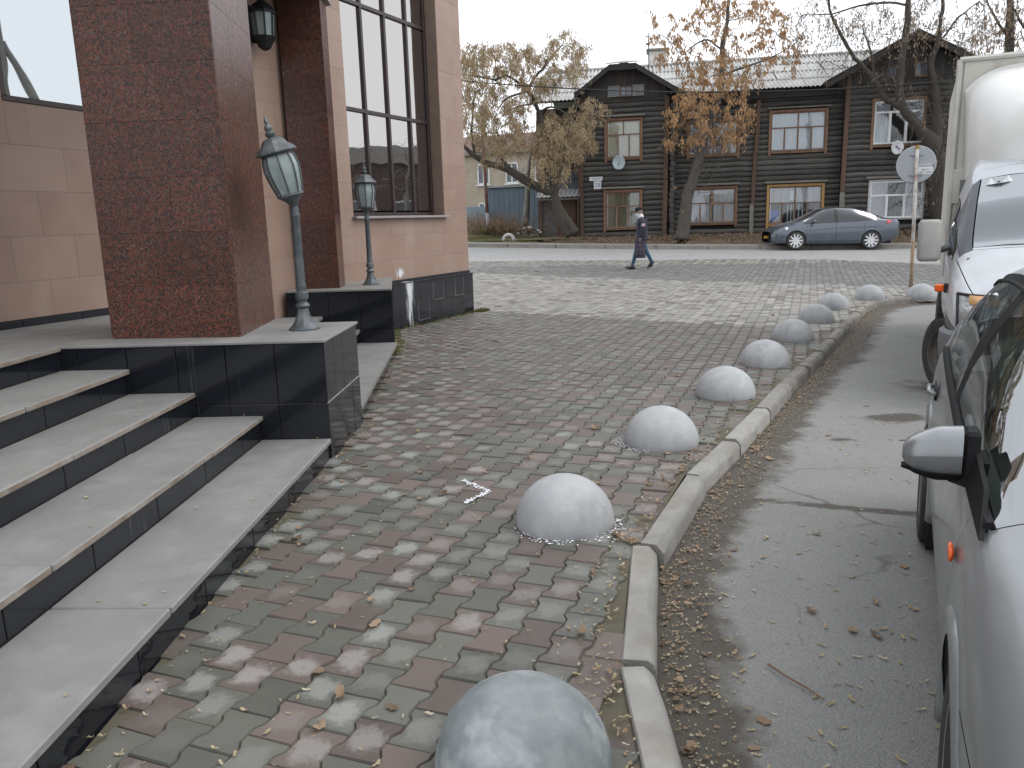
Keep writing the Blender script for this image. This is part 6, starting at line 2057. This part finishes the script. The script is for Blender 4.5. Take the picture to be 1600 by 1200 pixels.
MB().tube([(-.02, -.93, 1.36), (-.02, -1.0, 1.33), (.0, -1.06, 1.34)], [.035, .03, .035], 8).build('mirror_arm', PLASTIC, van, smooth=True)
MIRM = mat('dusty_mirror_shell', (.33, .325, .30), (.26, .255, .24), 6, .7)
mv = MB().box(-.05, .06, -.11, .09, -.19, .20, .05)
mvo = mv.build('door_mirror', MIRM, van, smooth=True, angle=50, loc=(.0, -1.10, 1.41), rot=(0, R(-4), R(8)))
mvo.modifiers.new('r', 'BEVEL').width = .02
MB().box(-.056, -.05, -.09, .07, -.17, .18).build('mirror_glass', CHROME, mvo)
wheel(van, 0, -.87, .345, .20, -1, style='steel', steer=R(27), rimm=mat('dirty_steel_rim', (.16, .15, .135), (.10, .09, .08), 9, .7, metal=.3))
wheel(van, 0, .80, .345, .20, 1, style='steel', rimm=bpy.data.materials['dirty_steel_rim'])
wheel(van, -2.9, -.85, .345, .20, -1, style='steel', rimm=bpy.data.materials['dirty_steel_rim'])
wheel(van, -2.9, .85, .345, .20, 1, style='steel', rimm=bpy.data.materials['dirty_steel_rim'])
MB().lathe([(.41, -.92), (.41, -.6), (.001, -.6)], 24, (0, 0, .34), axis='y').build('wheel_well', UNDER, van)
MB().tube([(.12, -.6, 1.33), (.1, -.1, 1.37), (.06, .3, 1.42)], .012, 5).build('wiper', TRIM, van)
BOXM = mat('dusty_cream_box', (.55, .53, .47), (.48, .46, .41), 1.5, .7, c3=(.33, .31, .26), s3=3, f3=.5, bmp=.1)
MB().box(-5.2, -1.52, -.93, .93, .95, 3.26, .05).build('cargo_box', BOXM, van)
MB().tube([(-1.52, -.93, .97), (-1.52, -.93, 3.24)], .03, 6).tube([(-1.52, -.93, 3.24), (-1.52, .93, 3.24)], .03, 6).build('box_edge', mat('pale_box_trim', (.58, .57, .53), None, 4, .6), van)
FAIRM = mat('white_fairing', (.72, .72, .70), (.66, .66, .64), 2, .45, c3=(.5, .49, .45), s3=2.2, f3=.35, bmp=.03)
P = []
for i in range(17):
    u = i / 16
    P.append([])
    for j in range(25):
        v = -1 + 2 * j / 24
        wv = 1 - abs(v) ** 4.5
        zt = 2.15 + (3.12 - 2.15) * (u ** .62)
        xf = -.55 - .95 * u ** 1.9
        x = -1.50 + (xf + 1.50) * max(0, wv) ** .42
        wd = .80 + .06 * u ** .5
        P[-1].append((x, v * wd, zt - .22 * abs(v) ** 5 * u - .30 * abs(v) ** 3 * (1 - u) ** 2))
P.append([(-1.5, p[1], p[2] + .03) for p in P[-1]])
MB().grid(P).build('roof_fairing', FAIRM, van, smooth=True, angle=60)
MB().tube([(p[0] + .004, p[1], p[2]) for p in P[0]], .012, 5).build('fairing_seal', TRIM, van)
MB().box(-1.56, -1.50, -.92, -.72, 1.75, 2.12, .01).build('side_panel', BOXM, van)
# winged badge sticker on the windscreen
def on_screen(x, y):
    i = int(np.argmin([abs(q - x) for q in xs3]))
    sec = rows3[i]
    ww = [p[0] for p in sec[16:]][::-1]
    zz = [p[1] for p in sec[16:]][::-1]
    return float(np.interp(abs(y), ww, zz))
bp = Vector((-.37, -.56, 0)); bp.z = on_screen(-.37, -.56)
nrm_x = .12
STK = WHITE
wing = [(-.12, .03), (-.07, .035), (-.025, .02), (0, .03), (.025, .02), (.07, .035), (.12, .03), (.08, -.01), (.04, -.03), (0, -.04), (-.04, -.03), (-.08, -.01)]
stp = []
for (a, b_) in wing: stp.append((bp.x - b_ * .62 + .004, bp.y + a, on_screen(bp.x - b_ * .62, bp.y + a) + .012))
n = len(stp)
sb = MB().add(stp + [(x + .004, y, z + .004) for x, y, z in stp], [tuple(range(n))[::-1], tuple(range(n, 2 * n))] + [(i, (i + 1) % n, n + (i + 1) % n, n + i) for i in range(n)])
so = sb.build('windscreen_sticker', STK, van)
text_mesh('lettering', 'A', .075, TRIM, so, (bp.x + .016, bp.y, bp.z + .016), (R(50), 0, R(90)))

# ------------------------------------------------------------------ round sign seen from behind
sp_ = Vector((8.45, 16.85, hz(8.45, 16.85)))
sign = thing('round_road_sign', 'round road sign seen from its grey back on a rusty white pole', 'sign', tuple(sp_), R(-25))
POLEM = mat('rusty_white_pole', (.52, .51, .49), (.38, .36, .33), 7, .7, c3=(.20, .10, .05), s3=4, f3=.8)
MB().tube([(0, 0, -.1), (-.06, 0, 2.86)], .034, 12).build('pole', POLEM, sign, smooth=True)
RUSTY = mat('heavy_rust', (.19, .11, .06), (.35, .28, .2), 9, .85)
MB().tube([(0, 0, -.1), (-.0195, 0, .95)], .0355, 12).build('rusty_foot', RUSTY, sign, smooth=True)
MB().tube([(-.0588, 0, 2.80), (-.0603, 0, 2.875)], .037, 12).build('pole_cap', mat('ochre_rust', (.35, .22, .06), None, 8, .8), sign)
SIGNB = mat('grey_sign_back', (.36, .385, .41), (.31, .33, .355), 4, .55, c3=(.42, .44, .46), s3=8, bmp=.04)
dd = MB().lathe([(.365, -.0), (.372, .01), (.372, .028), (.36, .034)], 48, axis='y').build('disc', SIGNB, sign, smooth=True, angle=40, loc=(-.06, .04, 2.50))
MB().lathe([(.358, .0345), (.358, .037)], 48, axis='y').build('face', mat('red_sign_face', (.5, .02, .02), None, 4, .4), dd)
MB().box(-.12, .12, -.006, .02, -.02, .02).build('bracket', SIGNB, dd, loc=(0, -.03, .2))
MB().box(-.12, .12, -.006, .02, -.02, .02).build('bracket', SIGNB, dd, loc=(0, -.03, -.2))
stk = MB().box(.045, .31, -.004, -.0005, -.20, -.005).build('sticker', WHITE, dd)
for k, (tx, zz, sz) in enumerate((('ВНИМАНИЕ', -.04, .055), ('знак 3.1', -.11, .045), ('ГОСТ 52290', -.165, .042))): text_mesh('lettering', tx, sz, TRIM, stk, (.178, -.0055, zz), (R(90), 0, 0))

# ------------------------------------------------------------------ walking person
SKIN = mat('skin', (.45, .26, .19), None, 8, .6, bmp=0)
JEAN = mat('blue_jeans', (.035, .075, .135), (.05, .10, .17), 8, .9, bmp=.2)
COAT = mat('navy_jacket', (.017, .019, .034), (.028, .03, .048), 9, .8, bmp=.4, bscale=25, bdist=.02)
SHOE = mat('black_shoe', (.012, .012, .012), None, 8, .4, bmp=0)
SCARF = mat('pale_scarf', (.68, .68, .68), (.55, .55, .56), 20, .9, bmp=.5, bscale=50)
pc = Vector((3.93, 23.88, 0)); pc.z = hz(pc.x, pc.y) + .0
per = thing('person', 'person in navy jacket, black cap and jeans walking left with a plaid bag', 'person', tuple(pc), 0)
def skin_mesh(name, verts, edges, radii, m, parent, sub=2, root=0, mats=None, pick=None):
    me = bpy.data.meshes.new(name)
    me.from_pydata(verts, edges, [])
    o = bpy.data.objects.new(name, me)
    COL.objects.link(o)
    sk = o.modifiers.new('s', 'SKIN')
    for i, r_ in enumerate(radii):
        d = me.skin_vertices[0].data[i]
        d.radius = r_ if hasattr(r_, '__len__') else (r_, r_)
        d.use_root = (i == root)
    sk.use_smooth_shade = True
    ss = o.modifiers.new('d', 'SUBSURF')
    ss.levels = ss.render_levels = sub
    dg = bpy.context.evaluated_depsgraph_get()
    m2 = bpy.data.meshes.new_from_object(o.evaluated_get(dg))
    bpy.data.objects.remove(o)
    bpy.data.meshes.remove(me)
    m2.materials.clear()
    for q in (mats or [m]): m2.materials.append(q)
    if pick:
        for p in m2.polygons: p.material_index = pick(p.center)
    m2.polygons.foreach_set('use_smooth', [True] * len(m2.polygons))
    m2.name = name
    return link(name, m2, parent)
# walks toward -x; front leg reaches -x, heel about to land; rear leg pushing off
bv = [(0, 0, .93), (.0, 0, 1.08), (.0, 0, 1.25), (-.015, 0, 1.40), (-.03, 0, 1.50), (-.055, 0, 1.58), (-.065, 0, 1.665), (-.07, 0, 1.73),
      (-.03, -.095, .90), (-.17, -.10, .50), (-.275, -.105, .12), (-.30, -.105, .065), (-.40, -.11, .045),
      (.02, .095, .90), (.155, .10, .52), (.34, .105, .175), (.335, .105, .10), (.27, .11, .04),
      (-.02, -.19, 1.42), (.0, -.25, 1.15), (-.06, -.245, .92), (-.085, -.24, .83),
      (-.01, .19, 1.42), (.06, .25, 1.16), (.0, .25, .94), (-.01, .25, .85)]
be = [(0, 1), (1, 2), (2, 3), (3, 4), (4, 5), (5, 6), (6, 7), (0, 8), (8, 9), (9, 10), (10, 11), (11, 12), (0, 13), (13, 14), (14, 15), (15, 16), (16, 17), (3, 18), (18, 19), (19, 20), (20, 21), (3, 22), (22, 23), (23, 24), (24, 25)]
br = [(.12, .15), (.12, .15), (.13, .17), (.11, .15), (.06, .06), (.075, .07), (.10, .08), (.07, .06),
      (.095, .09), (.07, .07), (.05, .05), (.045, .045), (.035, .04), (.095, .09), (.07, .07), (.05, .05), (.045, .045), (.035, .04),
      (.07, .07), (.052, .052), (.04, .04), (.035, .03), (.07, .07), (.052, .052), (.04, .04), (.035, .03)]
def pickm(c):
    if c.z < .10 : return 2
    if c.z < .98 and abs(c.y) < .19: return 1
    if c.z > 1.5: return 0
    if c.z < .90: return 0
    return 3
body = skin_mesh('body', bv, be, br, None, per, 2, 0, [SKIN, JEAN, SHOE, COAT], pickm)
# loose jacket over the trunk and both sleeves
jv = [(.02, 0, .86), (.02, 0, 1.0), (.02, 0, 1.2), (.0, 0, 1.38), (-.02, 0, 1.47), (-.01, -.2, 1.42), (.015, -.265, 1.14), (-.055, -.255, .92), (.0, .2, 1.42), (.07, .265, 1.15), (.01, .26, .94)]
je = [(0, 1), (1, 2), (2, 3), (3, 4), (3, 5), (5, 6), (6, 7), (3, 8), (8, 9), (9, 10)]
jr = [(.185, .205), (.18, .205), (.185, .22), (.16, .19), (.09, .09), (.095, .095), (.082, .082), (.062, .062), (.095, .095), (.082, .082), (.062, .062)]
jk = skin_mesh('jacket', jv, je, jr, COAT, per, 2, 1)
mb = MB()
P = []
for i in range(9):
    t = i / 8
    P.append([(.10 + .07 * math.cos(a) * (1 - .3 * t), .15 * math.sin(a) * (1 - .2 * t), 1.36 + .14 * t + .05 * math.cos(a)) for a in lin(0, 2 * math.pi, 15)])
mb.grid(P).build('hood', COAT, jk, smooth=True)
MB().box(-.05, .05, -.352, -.342, 1.235, 1.315, .003).build('sleeve_patch', mat('pink_white_patch', (.6, .55, .58), (.5, .2, .3), 60, .8), jk)
MB().lathe([(.05, 0), (.095, .015), (.105, .05), (.085, .10), (.07, .14)], 16).build('scarf', SCARF, per, smooth=True, loc=(-.02, 0, 1.455), rot=(0, R(-12), 0))
capo = MB()
capo.lathe([(.098, -.01), (.105, .02), (.118, .05), (.10, .085), (.04, .10), (.001, .102)], 18)
co_ = capo.build('cap', mat('black_cap', (.012, .011, .014), None, 9, .9), per, smooth=True, loc=(-.075, 0, 1.695), rot=(0, R(-14), 0))
MB().prism([(-.09, -.08), (-.15, -.06), (-.175, 0), (-.15, .06), (-.09, .08)], -.012, .008).build('peak', bpy.data.materials['black_cap'], co_)
MB().lathe([(.102, -.035), (.104, -.005)], 18).build('hair', mat('grey_hair', (.25, .235, .22), None, 20, .9), per, smooth=True, loc=(-.06, 0, 1.685))
MB().lathe([(.012, 0), (.02, .02), (.014, .05)], 8).build('nose', SKIN, per, smooth=True, loc=(-.172, 0, 1.60), rot=(0, R(-12), 0))
for sy in (-1, 1):
    MB().lathe([(.008, -.012), (.03, -.006), (.03, .006), (.012, .012)], 10, axis='y').build('ear', SKIN, per, smooth=True, loc=(-.05, sy * .085, 1.63))
    MB().lathe([(.003, -.006), (.011, 0), (.003, .006)], 8, axis='y').build('eye', TRIM, per, loc=(-.152, sy * .035, 1.645))
# face covering pulled under the chin
MB().lathe([(.03, -.05), (.07, -.03), (.075, .02), (.06, .045)], 14).build('face_mask', mat('pale_green_mask', (.55, .66, .6), None, 9, .9), per, smooth=True, loc=(-.105, 0, 1.565), rot=(0, R(-25), 0))
def hand(y, z, x, side, nm='hand'):
    mb = MB()
    mb.box(x - .045, x + .04, y - .016, y + .016, z - .085, z, .012)
    for k in range(4):
        ln = (.05, .058, .055, .042)[k]
        fx_ = x - .036 + .023 * k
        mb.tube([(fx_, y, z - .082), (fx_ - .003, y - side * .006, z - .082 - ln * .55), (fx_ - .002, y - side * .028, z - .08 - ln * .85)], [.0095, .009, .007], 6)
    mb.tube([(x - .04, y, z - .025), (x - .066, y - side * .01, z - .05), (x - .062, y - side * .025, z - .08)], [.012, .011, .008], 6)
    mb.build(nm, SKIN, per, smooth=True, angle=60)
hand(-.245, .845, -.085, -1)
hand(.25, .86, -.01, 1)
def shoe(p, pitch, nm='shoe'):
    P = []
    for (x, w, h) in ((.11, .03, .05), (.09, .045, .10), (.03, .048, .115), (-.03, .046, .085), (-.10, .05, .062), (-.16, .042, .05), (-.19, .02, .035)):
        P.append([(x, w * math.cos(a), max(0, h * .5 + h * .5 * math.sin(a)) if math.sin(a) > -.5 else 0) for a in lin(0, 2 * math.pi, 13)])
    mb = MB().grid(P)
    mb.f.append(tuple(range(12))); mb.mi.append(0)
    mb.f.append(tuple(6 * 13 + k for k in range(12))); mb.mi.append(0)
    mb.build(nm, SHOE, per, smooth=True, angle=60, loc=p, rot=(0, pitch, 0))
shoe((-.315, -.105, .008), R(10))
shoe((.33, .105, .10), R(-42))
# plaid bag in the near hand
def plaid_mat():
    m, nt, b = new_mat('dark_plaid')
    co = coords(nt, 'object')
    sx = nd(nt, 'ShaderNodeSeparateXYZ')
    nt.links.new(co, sx.inputs[0])
    def lines(s, f):
        w = mth(nt, 'FRACT', mth(nt, 'MULTIPLY', s, f))
        return mth(nt, 'LESS_THAN', w, .12)
    k = mth(nt, 'MAXIMUM', lines(sx.outputs[0], 9), lines(sx.outputs[2], 8))
    c = mixc(nt, mth(nt, 'MULTIPLY', k, .6), (.018, .017, .035), (.12, .085, .10))
    nt.links.new(c, b.inputs['Base Color'])
    b.inputs['Roughness'].default_value = .7
    return m
bag = thing('shopping_bag', 'dark blue plaid shopping bag hanging from the walking person\'s hand', 'bag', (pc.x - .10, pc.y - .30, pc.z + .33))
P = []
for i in range(9):
    t = i / 8
    z = .50 * t
    w = .165 - .02 * t - .02 * (1 - t) ** 3
    d = .07 * (1 - .55 * t) + .015 * math.sin(5 * t)
    P.append([(w * math.copysign(abs(math.cos(a)) ** .6, math.cos(a)) + .03 * (1 - t), d * math.copysign(abs(math.sin(a)) ** .7, math.sin(a)) + .008 * math.sin(6 * a + 3 * t), z) for a in lin(0, 2 * math.pi, 25)])
mb = MB().grid(P)
mb.f.append(tuple(range(24))); mb.mi.append(0)
mb.build('sack', plaid_mat(), bag, smooth=True, angle=60)
MB().tube([(-.10, 0, .49), (-.03, .03, .54), (.0, .055, .555), (.04, .03, .54), (.10, 0, .49)], .012, 6).build('handle', COAT, bag, smooth=True)

# ------------------------------------------------------------------ litter: leaves, winged seeds, gutter debris, twig
def litter(name, label, pts, lm, size, flat=.3, parent=None, asp=.5):
    V, F, Rn = [], [], []
    for (x, y, z, s) in pts:
        a = rnd.uniform(0, 6.283)
        L_ = s * rnd.uniform(.7, 1.3)
        W_ = L_ * asp * rnd.uniform(.7, 1.3)
        c, sn = math.cos(a), math.sin(a)
        cu = rnd.uniform(.0, flat) * L_
        k = rnd.random()
        out = [(0, -.5, cu * .6), (.5, -.22, cu * rnd.uniform(-.1, 1)), (.36, .12, 0.0), (.5, .3, cu * rnd.uniform(0, 1)), (0, .5, cu), (-.5, .26, cu * rnd.uniform(0, 1)), (-.34, .1, 0.0), (-.5, -.2, cu * rnd.uniform(0, 1))]
        b = len(V)
        V.append((x, y, z + .003))
        for (u, v, h) in out: V.append((x + c * u * W_ - sn * v * L_, y + sn * u * W_ + c * v * L_, z + .004 + h))
        for i in range(8): F.append((b, b + 1 + i, b + 1 + (i + 1) % 8))
        Rn += [k] * 9
    me = bpy.data.meshes.new(name)
    me.from_pydata(V, [], F)
    me.materials.append(lm)
    a_ = me.attributes.new('rnd', 'FLOAT', 'POINT')
    a_.data.foreach_set('value', np.array(Rn, dtype=np.float32))
    return tag(link(name, me, parent), label, 'leaf litter', None, 'stuff')
LIT1 = leaf_mat('dry_brown_litter', (.27, .18, .12), (.42, .31, .21), (.15, .105, .075))
LIT2 = leaf_mat('pale_seed_litter', (.48, .40, .26), (.36, .29, .17), (.56, .50, .38))
pts = []
def gutter(n, spread, s0, s1, x_from=0):
    out = []
    segs = list(zip(KERB_IN[:15], KERB_IN[1:16]))
    wts = [math.hypot(b[0] - a[0], b[1] - a[1]) / (1 + .12 * a[1]) for a, b in segs]
    for _ in range(n):
        (a, b) = rnd.choices(segs, wts)[0]
        t = rnd.random()
        dx, dy = b[0] - a[0], b[1] - a[1]
        L_ = math.hypot(dx, dy)
        o_ = .15 + abs(rnd.gauss(0, spread))
        x, y = a[0] + dx * t + dy / L_ * o_, a[1] + dy * t - dx / L_ * o_
        out.append((x, y, hz(x, y) - ROAD_DROP + rnd.uniform(0, .012), rnd.uniform(s0, s1)))
    return out
litter('gutter_leaves', 'brown leaves blown together in the gutter along the kerb', gutter(520, .085, .018, .042) + gutter(750, .10, .010, .022) + gutter(16, .1, .045, .065), LIT1, 0, .45, None, .62)
litter('gutter_crumbs', 'fine pale seeds and leaf crumbs in the gutter dirt', gutter(4200, .13, .005, .018), LIT2, 0, .3, None, .5)
pts = []
for _ in range(1500):
    y = 1.4 + 9 * rnd.random() ** 1.5
    x = rnd.uniform(.5, .9 + .55 * y)
    if not in_poly((x, y), PAVE) and seg_dist((x, y), KERB_IN) > .2: pts.append((x, y, -ROAD_DROP + .002, rnd.choice((.012, .018, .03, .04))))
litter('lane_seeds', 'pale winged seeds scattered over the asphalt of the lane', pts, LIT2, 0, .25, None, .28)
pts = []
for _ in range(36):
    y = 1.6 + 6 * rnd.random() ** 1.3
    x = rnd.uniform(.6, .9 + .5 * y)
    if not in_poly((x, y), PAVE) and seg_dist((x, y), KERB_IN) > .2: pts.append((x, y, -ROAD_DROP + .002, rnd.uniform(.035, .07)))
litter('lane_leaves', 'single brown leaves lying on the asphalt of the lane', pts, LIT1, 0, .4, None, .6)
def free(x, y): return in_poly((x, y), PAVE) and all(math.hypot(x - q[0], y - q[1]) > .29 for q in domes)
pts, pts2 = [], []
for _ in range(1500):
    y = 1.6 + 14 * rnd.random() ** 1.6
    x = rnd.uniform(-1.6, .3 + .45 * y)
    if not free(x, y): continue
    if rnd.random() < .75: pts2.append((x, y, hz(x, y) + .003, rnd.choice((.012, .02, .03))))
    elif rnd.random() < .3: pts.append((x, y, hz(x, y) + .003, rnd.uniform(.03, .075)))
for _ in range(1300):           # along the foot of the steps, pedestals and plinth, and behind the kerb
    a, b = rnd.choice(list(zip(WALL_LINE[:6], WALL_LINE[1:7])) + list(zip(KERB_IN[:12], KERB_IN[1:13])))
    t = rnd.random()
    dx, dy = b[0] - a[0], b[1] - a[1]
    L_ = math.hypot(dx, dy)
    wall = a in WALL_LINE
    o_ = abs(rnd.gauss(0, .1)) + .01
    x, y = (a[0] + dx * t + dy / L_ * o_ * (1 if wall else -1), a[1] + dy * t - dx / L_ * o_ * (1 if wall else -1))
    if free(x, y): (pts if rnd.random() < .3 else pts2).append((x, y, hz(x, y) + .003, rnd.uniform(.012, .035)))
litter('paving_leaves', 'dry brown leaves scattered over the block paving', pts, LIT1, 0, .5, None, .62)
litter('paving_seeds', 'pale winged seeds scattered over the block paving', pts2, LIT2, 0, .3, None, .3)
pts = []
for _ in range(70):
    i = rnd.choice((0, 0, 1, 2, 3))
    D, x = -5.5 * rnd.random(), -(NOS[i] + .03 + rnd.random() ** 1.5 * .38)
    p = Matrix.Translation(ENT) @ Matrix.Rotation(ENT_R, 4, 'Z') @ Vector((x, D, ZT[i] + .003))
    pts.append((p.x, p.y, p.z, rnd.choice((.015, .02, .03))))
litter('step_litter', 'a few pale seeds lying on the stone treads', pts, LIT2, 0, .3, None, .35)
tw_ = g_ = Vector((1.02, 2.62, -ROAD_DROP + .006))
tb = MB().tube([tw_ + Vector(v) for v in ((-.07, .17, .01), (-.03, .08, .012), (.02, .01, .008), (.055, -.06, .006))], [.005, .004, .004, .003], 5)
twg = tag(tb.build('fallen_twig', DRYST), 'short dry twig with two withered leaves lying on the asphalt', 'twig')
# lime crumbs around the second bollard
pts = []
for _ in range(190):
    a = rnd.choice((rnd.gauss(-.45, .28), rnd.gauss(-1.9, .3), rnd.uniform(-2.9, .1)))
    r_ = .265 + abs(rnd.gauss(0, .03)) * (1.6 if -.9 < a < 0 else 1)
    pts.append((.262 + r_ * math.cos(a), 4.08 + r_ * math.sin(a), .003, rnd.uniform(.003, .013)))
for k in range(260):
    t = rnd.random()
    pts.append((-.16 - .30 * abs(t - .45) + rnd.gauss(0, .008), 4.42 + .42 * t + rnd.gauss(0, .012), .003, rnd.uniform(.004, .016)))
for k in range(160):
    a = rnd.uniform(2.6, 4.2)
    pts.append((1.07 + .3 * math.cos(a) + rnd.gauss(0, .02), 5.6 + .3 * math.sin(a) + rnd.gauss(0, .02), .003, rnd.uniform(.004, .012)))
litter('lime_crumbs', 'white lime crumbs spilt at the feet of the second and third bollards', pts, SPLASH, 0, .1, None, .8)
L = []
for _ in range(900):
    a, b = rnd.choice(list(zip(WALL_LINE[4:6], WALL_LINE[5:7])) + [((-.66, 14.55), (-.5, 14.75))] * 3)
    t = rnd.random()
    x, y = a[0] + (b[0] - a[0]) * t + abs(rnd.gauss(0, .06)) + .02, a[1] + (b[1] - a[1]) * t - .01
    L.append((np.array((x, y, hz(x, y) - .01)), np.array([rnd.gauss(0, .6), rnd.gauss(0, .6), .8]), rnd.uniform(.03, .10), .012))
tag(leaves_mesh('plinth_weeds', L, GR, None), 'small weeds growing along the foot of the black plinth', 'weeds', None, 'stuff')

# ------------------------------------------------------------------ what stands across the street to the right (seen mirrored in the windows)
nb = thing('brick_house', 'dark brick house standing across the street to the right', 'house', (37, 36, .1), R(35))
MB().box(0, 9, -14, 14, 0, 5.6).build('wall', mat('dark_brick', (.10, .06, .05), (.07, .045, .04), 3, .9), nb)
MB().hexa([(-.4, -14.4, 5.6), (9.4, -14.4, 5.6), (9.4, 14.4, 5.6), (-.4, 14.4, 5.6), (4.2, -12, 7.2), (4.8, -12, 7.2), (4.8, 12, 7.2), (4.2, 12, 7.2)]).build('roof', mat('dark_roof', (.09, .085, .08), None, 3, .8), nb)
for k in range(8):
    f_ = MB().box(-.06, .0, -12.6 + 3.3 * k, -11.2 + 3.3 * k, 1.3, 3.2).build('window', WHITEF, nb)
    MB().box(-.08, -.061, -12.5 + 3.3 * k, -11.3 + 3.3 * k, 1.4, 3.1).build('pane', SMALLP, f_)
src = bpy.data.objects['young_birch_tree']
for k, (x, y, sc) in enumerate(((30, 29.5, 1.35), (31.5, 34, 1.5), (33, 39, 1.3))):
    t_ = dup(src, (x, y, .1), R(70 * k), ('bare pale tree in front of the dark brick house, nearest the lane', 'bare pale tree before the middle of the dark brick house', 'bare pale tree before the far end of the dark brick house')[k], 'bare trees before the brick house')
    t_.scale = (sc,) * 3
up_ = thing('utility_pole', 'concrete utility pole with a slanting strut beside the lane', 'pole', (12.3, 12.2, -.15))
MB().tube([(0, 0, 0), (0, 0, 9.5)], [.17, .12], 10).build('shaft', FKERB, up_, smooth=True)
MB().tube([(0, 2.9, 0), (0, .1, 6.6)], [.13, .1], 10).build('strut', FKERB, up_, smooth=True)
MB().tube([(-.6, 0, 8.9), (.6, 0, 8.9)], .04, 6).build('cross_arm', GREYB, up_)
